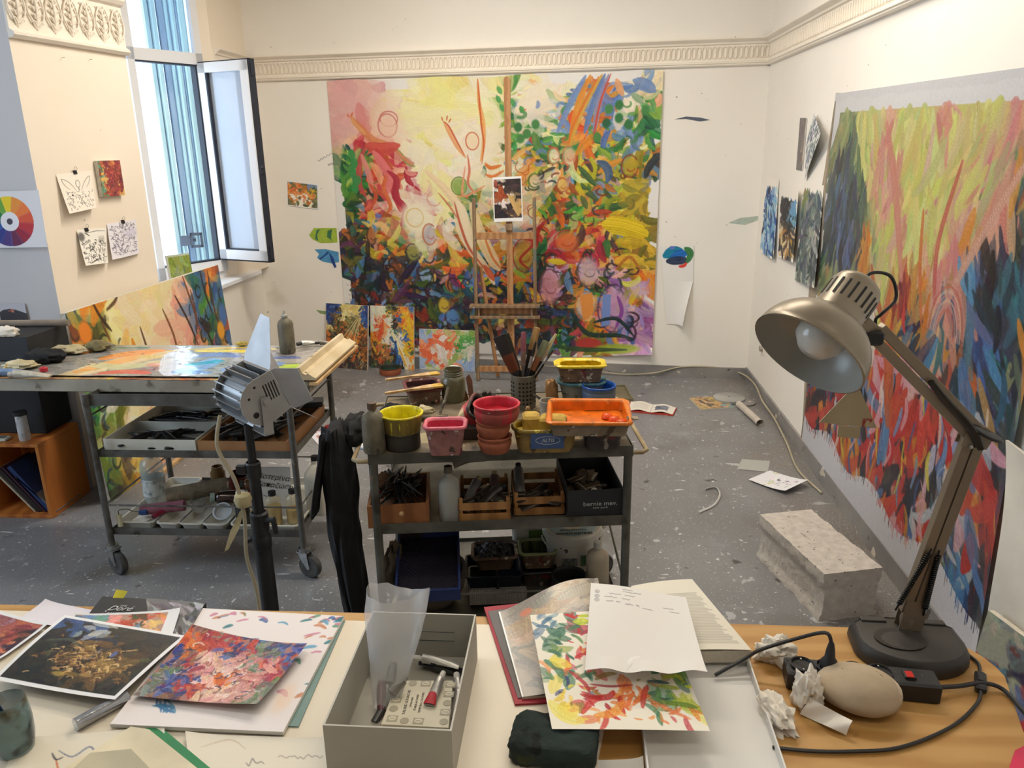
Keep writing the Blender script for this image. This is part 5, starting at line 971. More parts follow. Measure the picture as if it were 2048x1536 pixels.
# ---- cube shelf with books and what stands on it
cs_ = thing('cube_shelf', 'orange pine cube shelf on the floor at the far left', 'shelf', (-2.78, 3.495, 0)); w, d, h, th = .36, .32, .40, .018
for nm, c, dd in (('top_panel', (0, 0, h-th/2), (w, d, th)), ('bottom_panel', (0, 0, th/2), (w, d, th)), ('side_panel', (w/2-th/2, 0, h/2), (th, d, h-2*th)), ('side_panel', (-w/2+th/2, 0, h/2), (th, d, h-2*th)), ('back_panel', (0, d/2-.004, h/2), (w-2*th, .006, h-2*th))):
    mb = MB(); mb.box(c, dd, b=.0015); mb.build(nm, m_pine, cs_)
for k, (x, tl, col, th_, L, lb) in enumerate(((-2.66, -.62, (34, 60, 110), .022, .30, 'deep blue hardback slanting in the cube shelf'), (-2.69, -.64, (60, 30, 50), .010, .30, 'thin plum book slanting under the blue one'), (-2.715, -.66, (44, 34, 32), .024, .29, 'thick dark brown book slanting in the cube shelf'), (-2.745, -.67, (214, 204, 180), .006, .28, 'thin cream booklet slanting lowest in the cube shelf'), (-2.63, -.75, (120, 120, 122), .008, .26, 'grey folder slanting on top of the blue book'))):
    t = thing('book', lb, 'book', (x+.03, 3.47, .02), rot=(0, tl, 0)); mb = MB(); mb.box((-th_*.5, 0, L/2), (.0015, .2, L)); mb.box((th_*.5, 0, L/2), (.0015, .2, L)); mb.box((0, -.1, L/2), (th_, .0015, L)); mb.build('cover', M('bookcloth_%d' % k, col, None, 20, .5), t, smooth=False)
    mb = MB(); mb.box((0, .002, L/2), (th_-.002, .19, L-.006)); mb.build('page_block', M('page_edges', (214, 204, 184), None, 90, .8, stretch=(20, 1, 1)), t, smooth=False)
lb_ = thing('black_box', 'black painted wooden box standing on the pine cube shelf', 'box', (-2.83, 3.585, .401)); mb = MB(); mb.box((0, 0, .19), (.36, .21, .378), b=.002); mb.build('box_body', m_blackbox, lb_)
q1 = zp(62, 722, GZ+.004); ztop = yp(60, 676, q1[1])[2]
ub = thing('black_box', 'black box standing on the left end of the palette', 'box', (q1[0]-.2, q1[1]+.14, GZ+.004)); mb = MB(); mb.box((0, 0, (ztop-GZ)/2), (.40, .28, ztop-GZ), b=.002); mb.build('box_body', m_blackbox, ub)
t = thing('cardboard_tube', 'grey brown cardboard tube lying on the upper black box', 'tube', (q1[0]-.36, q1[1]+.2, ztop+.021)); mb = MB(); mb.cyl((0, 0, 0), (.42, .02, 0), .015, n=18); mb.build('tube_wall', M('grey_card', (140, 126, 110), (120, 106, 92), 8, .8), t)
rag('crumpled_tissue', 'crumpled white tissue on the upper black box', zp(16, 672, ztop+.004), .05, .03, .025, m_tissue, 21, 'tissue')
t = bottle('aerosol_can', 'white aerosol can with a black top on the pine cube shelf', 'can', (-2.70, 3.39, .401), .026, .15, .024, M('white_lacquer', (206, 206, 204), (190, 190, 188), 30, .4, spots=(((150, 150, 150), 60, .6, .03),)), 'c', m_black, shoulder=.8)
t = thing('handheld_device', 'small cream handheld device with a screen on the cube shelf', 'device', (-2.82, 3.38, .401), rz=.1); mb = MB(); mb.box((0, 0, .008), (.075, .05, .016), b=.004); mb.build('casing', m_wplastic, t); mb = MB(); mb.box((.0, 0, .0165), (.05, .03, .002)); mb.build('screen', M('dim_lcd', (120, 124, 110)), t, smooth=False)
# papers and a dark foil on the floor between the trolleys
for q, lb in ((((612, 862), (690, 862), (705, 885), (640, 893)), 'printed sheet on the floor behind the palette trolley'), (((700, 862), (760, 860), (742, 900), (672, 892)), 'second printed sheet on the floor beside the black rag')):
    p = PT(60, 50, (226, 228, 236)); p.field(50, ["wrrw", "wrbw"], {'r': [(200, 120, 120), (160, 90, 80)], 'b': [(110, 130, 170)]}, (.05, .1), (1, 2)); qsheet('printed_sheet', p.a, [zp(*k, .003) for k in q], m_print, lb, 'paper')
# skirting scraps behind the trolley: cables and boards along the window wall
t = thing('floor_board', 'pale wooden batten lying on the floor along the window wall', 'board', (-2.33, 4.3, 0)); mb = MB(); mb.box((0, 0, .01), (.03, .9, .02), b=.002); mb.build('batten', m_rawwood, t)

# ---- floodlight on a stand
m_alu = M('brushed_aluminium', (176, 178, 180), (156, 158, 160), 9, .32, metal=.75); m_flap = M('barn_door_grey', (204, 206, 210), None, 9, .4, metal=.35); m_endplate = M('painted_plate', (168, 168, 166), None, 8, .45, metal=.2)
SX, SY = -.93, 2.03
st = thing('light_stand', 'black telescopic light stand in front of the palette trolley', 'stand', (SX, SY, 0))
for nm, z0, z1, r in (('lower_tube', .12, .66, .026), ('middle_tube', .62, .86, .0165), ('upper_tube', .84, 1.0, .0125)):
    mb = MB(); mb.cyl((0, 0, z0), (0, 0, z1), r, n=20); mb.build(nm, m_black, st)
mb = MB(); mb.lathe([(.024, .60), (.029, .61), (.029, .645), (.024, .655), (.027, .68), (.027, .72), (.020, .725)], 20); mb.build('clamp_collar', m_black, st)
mb = MB(); mb.lathe([(.022, .84), (.022, .88), (.018, .885)], 20); mb.box((-.03, -.012, .865), (.03, .016, .03), b=.004); mb.build('clamp_collar', m_black, st)
for c0_, c1_ in (((.02, -.01, .70), (.055, -.02, .71)), ((.05, -.018, .712), (.055, -.02, .665)), ((-.025, -.01, .64), (-.045, -.015, .63))): mb = MB(); mb.cyl(c0_, c1_, .008, n=10); mb.build('clamp_lever', m_black, st)
for k in range(3):
    a = pi/2+k*2*pi/3; e = Vector((math.cos(a)*.42, math.sin(a)*.42, .012)); mb = MB(); mb.tube([(0, 0, .33), e], .010, 8); mb.build('leg', m_black, st)
    mb = MB(); mb.tube([(0, 0, .14), e*.5+Vector((0, 0, .165))], .006, 8); mb.build('brace', m_black, st)
fl = thing('floodlight', 'silver finned floodlight with barn doors on the black stand', 'lamp', (SX+.012, SY+.015, 1.085), rot=(0, -.40, .85))
# local frame: body axis along Y (near end cap at -Y), light leaves towards +X
Lb = .155; R1 = .055
mb = MB(); prof2 = [(math.cos(a)*R1, math.sin(a)*R1) for a in [pi/2+pi*k/14 for k in range(15)]]; prof2 = [(.035, R1)]+prof2+[(.035, -R1)]
mb.loft([[(x, -Lb/2, z) for x, z in prof2], [(x, Lb/2, z) for x, z in prof2]]); mb.build('housing', m_alu, fl)
for k in range(13):
    a = pi*.40+pi*1.2*k/12; mb = MB(); c = Vector((math.cos(a), 0, math.sin(a))); mb.box((0, 0, 0), (.026, Lb+.004, .0035), T(*(c*(R1+.010))) @ RY(-a)); mb.build('cooling_fin', m_alu, fl, smooth=False)
for s in (-1, 1):
    mb = MB(); pr = [(math.cos(a)*.070, math.sin(a)*.070) for a in [pi/2+pi*k/16 for k in range(17)]]; pr = [(.055, .066)]+pr+[(.055, -.066)]
    mb.loft([[(x, s*Lb/2, z) for x, z in pr], [(x, s*(Lb/2+.004), z) for x, z in pr]]); ep = mb.build('end_plate', m_endplate, fl, smooth=False)
    mb = MB()
    for k in range(5): mb.box((.012+k*.0085, s*(Lb/2+.0045), .018), (.003, .002, .05), RY(.12))
    for x, z, r in ((-.035, .03, .004), (-.04, -.022, .009), (-.006, .05, .004)): mb.lathe([(r, 0), (0, .0006)], 12, T(x, s*(Lb/2+.0045), z) @ RX(pi/2*-s))
    mb.build('vent_slot', M('vent_black', (16, 16, 18)), ep, smooth=False)
mb = MB(); mb.box((.055, 0, 0), (.006, Lb, .125)); mb.build('front_glass', M('frosted_glass', (150, 156, 160), None, 8, .1, spec=.8), fl, smooth=False)
def flap(pts, m, nm='barn_door'): mb = MB(); mb.prism(pts, -.0008, .0008, m); mb.build(nm, m_flap, fl, smooth=False)
fp = [(0, -.075), (.02, -.075), (.115, -.05), (.13, -.04), (.13, .05), (.115, .06), (.0, .075)]
flap([(0, -Lb/2), (.02, -Lb/2), (.14, -.035), (.145, .02), (.02, Lb/2), (0, Lb/2)], T(.058, 0, .066) @ RY(-.9)); flap([(0, -Lb/2), (.02, -Lb/2), (.12, -.045), (.12, .045), (.02, Lb/2), (0, Lb/2)], T(.058, 0, -.066) @ RY(1.0))
flap([(0, -.066), (.015, -.07), (.075, -.055), (.08, .055), (.015, .07), (0, .066)], T(.058, -Lb/2-.005, 0) @ RZ(-.95) @ RX(pi/2)); flap([(0, -.066), (.02, -.07), (.11, -.085), (.11, .085), (.02, .07), (0, .066)], T(.058, Lb/2+.005, 0) @ RZ(.45) @ RX(pi/2))
hz = thing('lamp_bracket', 'grey U bracket holding the silver floodlight on its stand', 'bracket', (SX+.012, SY+.015, 1.085), rot=(0, 0, .85))
for s in (-1, 1): mb = MB(); mb.prism([(-.014, .012), (.014, .012), (.014, -.098), (-.014, -.098)], -.0015, .0015, T(0, s*(Lb/2+.012), 0) @ RX(pi/2)); mb.lathe([(.009, 0), (.009, .006), (0, .007)], 12, T(0, s*(Lb/2+.013), -.002) @ RX(-s*pi/2)); mb.build('bracket_arm', m_endplate, hz)
mb = MB(); mb.box((0, 0, -.098), (.028, Lb+.027, .003)); mb.build('bracket_base', m_endplate, hz, smooth=False)
mb = MB(); mb.tube([(SX-.06, SY-.04, 1.04), (SX-.075, SY-.05, .95), (SX-.04, SY-.05, .86), (SX-.03, SY-.045, .80), (SX-.022, SY-.05, .72), (SX-.03, SY-.05, .60), (SX-.012, SY-.05, .46), (SX-.02, SY-.06, .2), (SX-.05, SY-.05, .012)], .006, 8, sm=6)
tag(mb.build('power_cable', M('cream_cable', (186, 176, 150))), 'cream power cable hanging down the light stand', 'cable')
mb = MB(); mb.lathe([(.0, .02), (.022, .015), (.026, 0), (.02, -.02), (0, -.026)], 14, T(SX-.022, SY-.045, .785)); 
tag(mb.build('tape_knot', M('masking_tape', (196, 182, 140), None, 20, .8, bump=.002)), 'knot of masking tape binding the cable to the stand', 'tape')
mb = MB(); mb.sheet(lambda u, v: (-.01-.06*u+.028*(v-.5)*(1-abs(u-.5)), .004*math.sin(u*5), -.02-.13*u+.01*(v-.5)), 10, 3, .0012); tag(mb.build('tape_tail', bpy.data.materials['masking_tape'], loc=(SX-.015, SY-.055, .775)), 'loose tail of masking tape hanging from the knot', 'tape')
# ================================================================ MIDDLE: easel, paint trolley, things on the floor
m_easel = M('easel_beech', (186, 138, 92), (164, 116, 72), 3, .55, wave=(6, 3, 'X'), contrast=(.2, .8), spots=(((120, 90, 66), 12, .66, .04), ((200, 200, 196), 26, .72, .02), ((70, 110, 110), 9, .74, .02)))
m_easel2 = M('grey_stained_beech', (150, 122, 92), (128, 102, 76), 4, .6, wave=(6, 3, 'X'), contrast=(.2, .8), spots=(((110, 112, 100), 8, .60, .05), ((70, 90, 100), 12, .68, .03), ((210, 206, 196), 26, .72, .02)))
EY = 5.79
ea = thing('easel', 'beech studio easel standing before the big canvas', 'easel', (-.515, EY, 0))
def bar(mb, x0, z0, x1, z1, w, d, y=0.0, y1=None):
    y1 = y if y1 is None else y1; a = Vector((x0, y, z0)); b = Vector((x1, y1, z1)); dr = (b-a); L = dr.length; q = dr.to_track_quat('Z', 'Y').to_matrix().to_4x4(); mb.box((0, 0, L/2), (w, d, L), T(*a) @ q, b=.002)
for s in (-1, 1): mb = MB(); bar(mb, s*.228, .01, s*.222, 1.40, .034, .024); mb.build('leg', m_easel2, ea, ang=20)
mb = MB(); bar(mb, .037, .60, .037, 2.20, .046, .022, -.01); mb.lathe([(.0, .012), (.023, .012), (.023, -.012)], 16, T(.037, -.01, 2.2) @ RX(pi/2)); mb.build('mast', m_easel, ea, ang=20)
mb = MB(); bar(mb, .037, .25, .037, .62, .05, .02, .012); [mb.box((.037, .0, .28+k*.035), (.016, .006, .012)) for k in range(9)]; mb.build('ratchet_bar', m_easel, ea, ang=20)
mb = MB(); mb.box((0, .0, 1.125), (.43, .02, .05), b=.002); mb.build('crossbar', m_easel, ea)
mb = MB(); mb.box((0, .0, .10), (.44, .022, .045), b=.002); mb.build('crossbar', m_easel, ea)
for z, h, d in ((.605, .02, .09), (.52, .022, .05)): mb = MB(); mb.box((-.005, -.035, z), (.53, d, h), b=.002); mb.build('tray_rail', m_easel2, ea)
mb = MB(); mb.box((0, -.005, .565), (.44, .018, .06), b=.002); mb.build('tray_back', m_easel, ea)
for s in (-1, 1): mb = MB(); mb.box((s*.2, -.035, .563), (.014, .04, .066)); mb.build('tray_bracket', m_easel2, ea)
mb = MB(); bar(mb, -.19, .9, -.08, .01, .028, .02, .02, .10); mb.build('rear_leg', m_easel, ea)
mb = MB(); mb.box((.037, -.03, 1.19), (.05, .03, .05), b=.004); mb.build('canvas_clamp', m_easel2, ea)
p = PT(80, 110, (52, 44, 44)); p.field(120, ["ggdd", "gwdd", "rwdd", "rwld", "wwyy", "dddy", "dddy", "dddd"], {'g': [(180, 170, 160)], 'w': [(226, 216, 206)], 'd': [(56, 46, 46), (40, 36, 40), (76, 60, 56)], 'r': [(150, 70, 40)], 'l': [(140, 120, 90)], 'y': [(196, 160, 100)]}, (.08, .18), (1, 2.5), jit=8)
p.stroke([(.25, .2), (.28, .35), (.25, .52)], .2, (160, 76, 40)); p.stroke([(.55, .42), (.7, .6), (.85, .85)], .16, (200, 164, 104)); p.fill(.3, .17, .05, .04, (90, 60, 44), 1, .4); p.fill(.68, .4, .04, .03, (200, 180, 160), 1, .4)
im = p.a; im[:6] = im[-9:] = .93; im[:, :3] = im[:, -3:] = .93
qsheet('photo_print', im, [yp(985, 355, EY-.03), yp(1043, 352, EY-.03), yp(1046, 442, EY-.045), yp(988, 444, EY-.045)], m_print, 'dark white bordered photograph clipped to the easel mast', 'photograph')

# ---- trolley
cx_, cy_, rz_ = -.264, 2.588, .13
pt = thing('paint_trolley', 'steel three shelf trolley crowded with paint tubs in the middle of the studio', 'trolley', (cx_, cy_, 0), rz=rz_)
pw, pd = .845, .60; m_tr = M('paint_stained_steel', (108, 106, 96), (80, 78, 70), 12, .48, metal=.35, bump=.0005, bscale=60, spots=(((62, 58, 50), 7, .60, .08), ((56, 80, 84), 6, .70, .02), ((176, 166, 150), 30, .70, .02), ((140, 110, 80), 12, .68, .04), ((170, 60, 50), 9, .78, .01)))
m_trtop = M('crusted_steel_top', (130, 112, 84), (96, 84, 66), 8, .6, bump=.001, spots=(((190, 160, 110), 14, .64, .04), ((60, 54, 46), 7, .62, .05), ((190, 90, 50), 22, .72, .02)))
for x in (-pw/2+.012, pw/2-.012):
    for y in (-pd/2+.012, pd/2-.012):
        mb = MB(); mb.cyl((x, y, .11), (x, y, .80), .0145, n=12); mb.build('leg', m_tr, pt); caster(pt, x, y, .4, brake=False)
shelf(pt, pw, pd, .823, .036, mat=m_tr); shelf(pt, pw-.03, pd-.01, .575, .036, mat=m_tr); shelf(pt, pw-.03, pd-.01, .20, .032, mat=m_tr)
mb = MB(); mb.box((0, 0, .8245), (pw-.006, pd-.006, .002)); mb.build('top_crust', m_trtop, pt, smooth=False)
mb = MB(); mb.cyl((-pw/2, -pd/2+.01, .305), (pw/2, -pd/2+.01, .305), .004, n=8); mb.cyl((pw/2-.01, -pd/2, .305), (pw/2-.01, pd/2, .45), .004, n=8); mb.build('guard_rail', m_tr, pt)
m_hand = M('cream_painted_tube', (178, 160, 122), (150, 130, 96), 10, .5, spots=(((110, 84, 56), 12, .62, .04),))
for s in (-1, 1): mb = MB(); x = s*pw/2; mb.tube([(x-s*.01, -pd/2+.012, .80), (x+s*.035, -pd/2+.012, .80), (x+s*.052, -pd/2+.03, .80), (x+s*.052, pd/2-.03, .80), (x+s*.035, pd/2-.012, .80), (x-s*.01, pd/2-.012, .80)], .0075, 10); mb.build('push_handle', m_hand, pt)
TT = .8265
def onT(px, py): return zp(px, py, TT)
def encr(name, base, c2, spots, b=.0025): return M(name, base, c2, 26, .55, bump=b*1.6, bscale=44, spots=tuple((s[0], s[1]*2.4, s[2]-.03)+tuple(s[3:]) for s in spots))
m_crust_dark = encr('dark_tub_crust', (70, 60, 54), (52, 46, 44), (((150, 140, 120), 14, .62, .03), ((110, 50, 44), 8, .60, .04), ((120, 126, 100), 9, .68, .03)))
m_crust_brown = encr('brown_tub_crust', (122, 98, 76), (92, 70, 56), (((190, 176, 150), 16, .62, .03), ((120, 50, 44), 9, .62, .05), ((60, 50, 44), 12, .64, .03)))
def wet(col, n): return M('wet_'+n, col, tuple(k*.82 for k in col), 26, .33, bump=.003, bscale=40, spots=((tuple(k*.62+20 for k in col), 34, .64, .05), (tuple(min(255, k*.8+50) for k in col), 22, .68, .05)))
def rect_tub(label, loc, rz, w, d, h, taper, wallm, inm, fill=.35, rimm=None, lip=.006, name='paint_tub', cat='tub', lumpy=.004, rot=None, r=.02):
    t = thing(name, label, cat, loc, rz, rot=rot); mb = MB(); wb_, db_ = w*taper, d*taper; n = 6
    def rr(a, b, q, z, j=0): return [(x*(1+j*mnoise.noise(Vector((x*60, y*60, z*50)))), y*(1+j*mnoise.noise(Vector((x*50, y*70, z*40+3)))), z) for x, y in rrect(a, b, q, n)]
    mb.loft([rr(wb_, db_, r*.7, 0), rr(wb_+(w-wb_)*.5, db_+(d-db_)*.5, r*.9, h*.5, .03), rr(w, d, r, h-.008, .02), rr(w+2*lip, d+2*lip, r+lip, h-.006)], True, False); mb.build('tub_wall', wallm, t, ang=50)
    mb = MB(); mb.loft([rr(w+2*lip, d+2*lip, r+lip, h-.008, .04), rr(w+2.6*lip, d+2.6*lip, r+lip, h-.002, .05), rr(w+lip, d+lip, r+lip*.5, h+.003, .05), rr(w-lip, d-lip, r, h, .06), rr(w-2*lip, d-2*lip, r, h-.006, .03)], False, False); mb.build('crusted_rim', rimm or inm, t, ang=80)
    zf = h*fill; k = taper+(1-taper)*fill
    mb = MB(); mb.loft([rr(w*k-.008, d*k-.008, r*.8, zf), rr(w-2*lip, d-2*lip, r, h-.006, .03)], False, False); mb.v = list(mb.v); mb.build('inner_wall', inm, t, ang=60)
    mb = MB(); mb.sheet(lambda u, v: ((u-.5)*(w*k-.008), (v-.5)*(d*k-.008), zf+lumpy*mnoise.noise(Vector((u*5, v*5, loc[0]*9)))), 10, 8); mb.build('paint_fill', inm, t); return t
def round_pot(label, loc, r, h, wallm, inm, r0=None, rimm=None, name='clay_dish', cat='dish', fill=.5, prof=None, rz=0, rot=None):
    t = thing(name, label, cat, loc, rz, rot=rot); r0 = r0 or r*.8; mb = MB()
    mb.lathe(prof or [(r0, 0), (r0*1.03, .004), (r*.98, h*.45), (r, h*.72), (r*.95, h*.78), (r, h*.84), (r*1.01, h)], 32, None, True); mb.build('dish_wall', wallm, t, ang=50)
    mb = MB(); mb.lathe([(r*1.015, h*.93), (r*1.03, h*.98), (r*1.0, h*1.02), (r*.93, h*1.01), (r*.9, h*.9), (r*.86, h*fill)], 32); mb.build('rim', rimm or inm, t, ang=80)
    mb = MB(); mb.lathe([(r*.86, h*fill), (r*.4, h*fill*.96), (0, h*fill*.95)], 32); mb.build('paint_fill', inm, t, ang=80); return t
bottle('squeeze_bottle', 'grimy olive squeeze bottle at the front left corner of the paint trolley', 'bottle', onT(750, 903), .036, .165, .012, m_murk, 'c', M('brown_cap', (96, 74, 60)), shoulder=.68)
a = onT(806, 893)
round_pot('black tarred pot under the yellow bowl', a, .058, .055, M('tarred_tin', (44, 42, 38), (58, 54, 46), 14, .6, bump=.003, bscale=40), m_soot, r0=.057, name='tin_pot', cat='pot', fill=.8, prof=[(.056, 0), (.058, .01), (.057, .055)])
m_ydrip = M('yellow_dripped_plastic', (110, 90, 50), (150, 130, 50), 4, .5, stretch=(9, 9, .8), bump=.001, spots=(((210, 200, 50), 9, .62, .03, (9, 9, .7)), ((150, 60, 40), 8, .70, .03, (9, 9, .7))))
round_pot('bowl of lemon yellow paint stacked on the black pot', (a[0], a[1], TT+.056), .070, .062, m_ydrip, wet((236, 222, 28), 'lemon'), r0=.058, name='paint_bowl', cat='bowl', fill=.28, prof=[(.058, 0), (.060, .004), (.066, .045), (.070, .06)])
m_pinkw = M('pink_stained_tub', (134, 92, 86), (166, 116, 106), 26, .5, bump=.001, spots=(((120, 40, 60), 18, .56, .04), ((196, 186, 180), 40, .62, .03), ((216, 90, 110), 26, .62, .03), ((80, 62, 58), 34, .62, .03)))
rect_tub('square tub of pink paint at the front of the paint trolley', onT(893, 903), .1, .125, .09, .098, .78, m_pinkw, wet((222, 72, 100), 'pink'), .25, wet((232, 120, 136), 'pale_pink'))
# clay dishes
m_terra = M('terracotta', (170, 96, 64), (146, 80, 54), 22, .7, spots=(((120, 70, 56), 9, .66, .05), ((214, 190, 170), 36, .72, .01))); m_terrar = M('red_stained_terracotta', (170, 80, 64), (140, 60, 54), 6, .6, spots=(((190, 40, 50), 5, .56, .05, (7, 7, .8)), ((214, 190, 180), 30, .70, .02), ((110, 80, 70), 12, .64, .04)))
a = onT(990, 900); prf_ = [(.044, 0), (.047, .006), (.053, .022), (.054, .034), (.050, .038), (.053, .044), (.055, .052)]
round_pot('plain terracotta dish at the bottom of the stack', a, .054, .052, m_terra, m_terra, prof=prf_); round_pot('plain terracotta dish in the middle of the stack', (a[0]-.004, a[1], TT+.052), .054, .052, m_terra, m_terra, prof=prf_)
round_pot('terracotta dish of red paint on top of the stack', (a[0]+.008, a[1]+.002, TT+.104), .073, .054, m_terrar, wet((190, 24, 42), 'red'), r0=.066, fill=.45, prof=[(.062, 0), (.066, .005), (.071, .02), (.072, .032), (.069, .036), (.072, .042), (.073, .054)], rimm=wet((214, 50, 70), 'red_rim'))
# margarine tub with label and ochre sponges
a = onT(1090, 893); m_ochretub = M('ochre_tub', (150, 122, 62), (120, 96, 52), 20, .5, bump=.0015, spots=(((196, 170, 70), 24, .60, .04), ((84, 66, 48), 28, .60, .04), ((200, 190, 150), 50, .66, .02)))
mt = rect_tub('oval ochre stained tub with a blue label at the front of the trolley', a, .09, .20, .12, .078, .88, m_ochretub, wet((196, 170, 60), 'ochre'), .7, encr('ochre_rim', (176, 150, 60), (70, 60, 44), (((220, 200, 90), 16, .6, .04),)), r=.045)
mb = MB(); mb.sheet(lambda u, v: (-.048+.105*u, -.0625+.0075*(1-v)-.0000, .014+.056*v), 8, 4); lbm = mb.build('label', M('blue_label', (64, 88, 136), (80, 104, 150), 8, .5, spots=(((190, 200, 206), 40, .72, .02), ((190, 176, 90), 14, .74, .02))), mt)
mb = MB(); mb.tube([(.006+.038*math.cos(t_), -.0603+.003*0, .044+.013*math.sin(t_)) for t_ in [2*pi*k/28 for k in range(29)]], .0009, 5); mb.build('logo_outline', M('label_ink', (206, 208, 206)), lbm)
text_mesh('ALTIS', .016, bpy.data.materials['label_ink'], 'lettering', lbm, T(.006, -.0618, .044) @ RX(pi/2-.12), .0004, shear=.2)
m_sponge = M('ochre_sponge', (206, 176, 80), (170, 140, 60), 16, .85, bump=.004, bscale=40, spots=(((120, 110, 60), 9, .62, .05), ((226, 210, 130), 20, .66, .04)))
for dx, dy, w, d, h, rr, lb in ((-.045, .015, .055, .07, .05, .1, 'smooth ochre sponge in the blue labelled tub'), (.025, .01, .085, .07, .045, -.1, 'rough yellow crusted sponge in the blue labelled tub')):
    t = thing('sponge', lb, 'sponge', (a[0]+dx, a[1]+dy, TT+.056), rz=rr); mb = MB(); mb.box((0, 0, h/2), (w, d, h), b=.008); mb.build('sponge_block', m_sponge, t)
# orange tray on a dark tub
a = onT(1212, 893)
rect_tub('dark crusted tub holding up the orange tray', (a[0]-.015, a[1]+.02, TT), .12, .125, .11, .062, .84, m_crust_dark, m_soot, .5, m_crust_brown)
m_traymetal = M('stained_tin', (160, 144, 120), (132, 114, 92), 22, .45, metal=.2, bump=.0012, spots=(((90, 72, 56), 26, .58, .04), ((210, 200, 180), 44, .64, .03), ((190, 110, 60), 30, .66, .02)))
c4 = [zp(*q, .945) for q in ((1090, 802), (1205, 795), (1266, 828), (1150, 862))]; oc = sum(c4)/4
ot = rect_tub('square tin tray of bright orange paint on the right of the trolley', (oc[0]-.0, oc[1]+.005, .893), .02, .25, .225, .05, .90, m_traymetal, wet((238, 116, 10), 'orange'), .3, wet((240, 128, 24), 'orange_rim'), name='paint_tray', cat='tray', lip=.007, lumpy=.006, r=.015)
mb = MB(); mb.prism([(-.012, 0), (.012, 0), (.012, .035), (-.012, .035)], 0, .003, T(.115, -.07, .048) @ RZ(-pi/2)); mb.build('lug', m_traymetal, ot)
for k in range(3): mb = MB(); mb.lathe([(.018, 0), (.016, .012), (0, .015)], 10, T(.06+.02*k, .02-.04*k, .018+.004*k)); mb.build('paint_lump', wet((244, 90, 10), 'orange_lump'), ot, ang=80)
# back right stack
m_tealp = M('teal_dripped_plastic', (130, 130, 120), (104, 110, 106), 5, .5, bump=.001, stretch=(6, 6, 1), spots=(((60, 100, 110), 4, .56, .05, (7, 7, .8)), ((90, 76, 66), 9, .62, .04)))
a = onT(1163, 802); rect_tub('oval tub with a teal crusted rim under the yellow one', (a[0]-.0, a[1]+.0, TT), .05, .17, .115, .085, .8, m_tealp, m_soot, .5, encr('teal_rim', (70, 120, 126), (50, 90, 100), (((120, 160, 150), 20, .6, .05),)), r=.045)
rect_tub('rectangular tub of golden yellow paint stacked at the back right', (a[0]-.006, a[1]-.003, TT+.087), .04, .172, .10, .066, .85, m_crust_brown, wet((206, 170, 10), 'gold'), .4, wet((236, 206, 30), 'gold_rim'), lip=.009, r=.028)
a = onT(1197, 815); round_pot('round pot of cobalt blue paint behind the orange tray', a, .062, .088, M('blue_stained', (60, 80, 120), (90, 100, 110), 7, .5), wet((30, 86, 170), 'cobalt'), r0=.05, name='paint_pot', cat='pot', fill=.6)
t = rag('crumpled_newspaper', 'crumpled tan paper wad behind the brush holder', onT(1103, 800), .024, .024, .05, M('tan_paper', (206, 166, 116), (176, 134, 90), 14, .9, bump=.003, bscale=30), 31, 'paper')
t = thing('stained_cup', 'stained white cup behind the ochre sponges', 'cup', onT(1098, 838)); mb = MB(); mb.lathe([(.028, 0), (.034, .07), (.031, .07), (.026, .01)], 20, None, True); mb.build('cup_wall', M('stained_white', (190, 186, 172), (120, 110, 96), 10, .5, contrast=(.4, .7)), t)
# perforated holder with brushes
a = onT(1047, 812); ph = thing('brush_holder', 'perforated metal cylinder full of brushes', 'holder', a); HR, HH = .046, .125
m_perf = M('stained_perforated_metal', (128, 122, 106), (104, 98, 84), 7, .42, metal=.4, spots=(((150, 70, 56), 5, .66, .05), ((70, 66, 56), 9, .62, .05), ((190, 180, 160), 18, .70, .02)))
mb = MB(); mb.lathe([(HR, 0), (HR, HH), (HR-.0015, HH+.001), (HR-.002, .002)], 32, None, True); mb.build('cylinder_wall', m_perf, ph)
mb = MB()
for i in range(21):
    for j in range(6):
        al = 2*pi*i/21; z = .022+j*.0155
        if i % 5 == 4: continue
        mb.lathe([(.0042, 0), (.0042, .0007), (0, .0007)], 8, RZ(al) @ T(HR-.0002, 0, z) @ RY(pi/2))
o = mb.build('perforation', M('hole_dark', (18, 17, 16), None, 9, .9), ph, ang=10); o['kind'] = 'stuff'
def flat_brush(label, base, tip, w, hcol, fcol, bcol, frac=(.55, .75), thick=.008, name='paint_brush', tipw=1.0, group=None):
    base = Vector(base); tip = Vector(tip); ax = (tip-base); L = ax.length; zv = ax.normalized(); xv = (Vector((1, 0, 0))-zv*zv.x).normalized(); q = Matrix((xv, zv.cross(xv), zv)).transposed(); t = thing(name, label, 'brush', base, rot=q.to_euler(), group=group)
    mb = MB(); f0, f1 = frac
    def ring(z, ww, tt): return [(x*ww/.02, y*tt/.02, z) for x, y in rrect(.02, .02, .008, 2)]
    mb.loft([ring(0, .006, .005), ring(L*f0*.5, .009, .007), ring(L*f0*.8, .008, .006), ring(L*f0, w*.8, thick*.8)]); mb.build('handle', M('h_%d_%d_%d' % hcol, hcol, None, 12, .5, bump=.0005), t)
    mb = MB(); mb.loft([ring(L*f0, w*.82, thick), ring(L*f1, w, thick)]); mb.build('ferrule', M('f_%d_%d_%d' % fcol, fcol, None, 14, .35, metal=.5, bump=.0004), t)
    mb = MB(); mb.loft([ring(L*f1, w*.98, thick*.9), ring(L*(f1+.6*(1-f1)), w*1.05*(.5+.5*tipw), thick*.9), ring(L, w*tipw, thick*.35)]); mb.build('bristles', M('b_%d_%d_%d' % bcol, bcol, tuple(k*.7 for k in bcol), 60, .7, bump=.001, stretch=(1, 1, .2)), t); return t
HB = a+np.array([0, 0, .03]); YH = a[1]
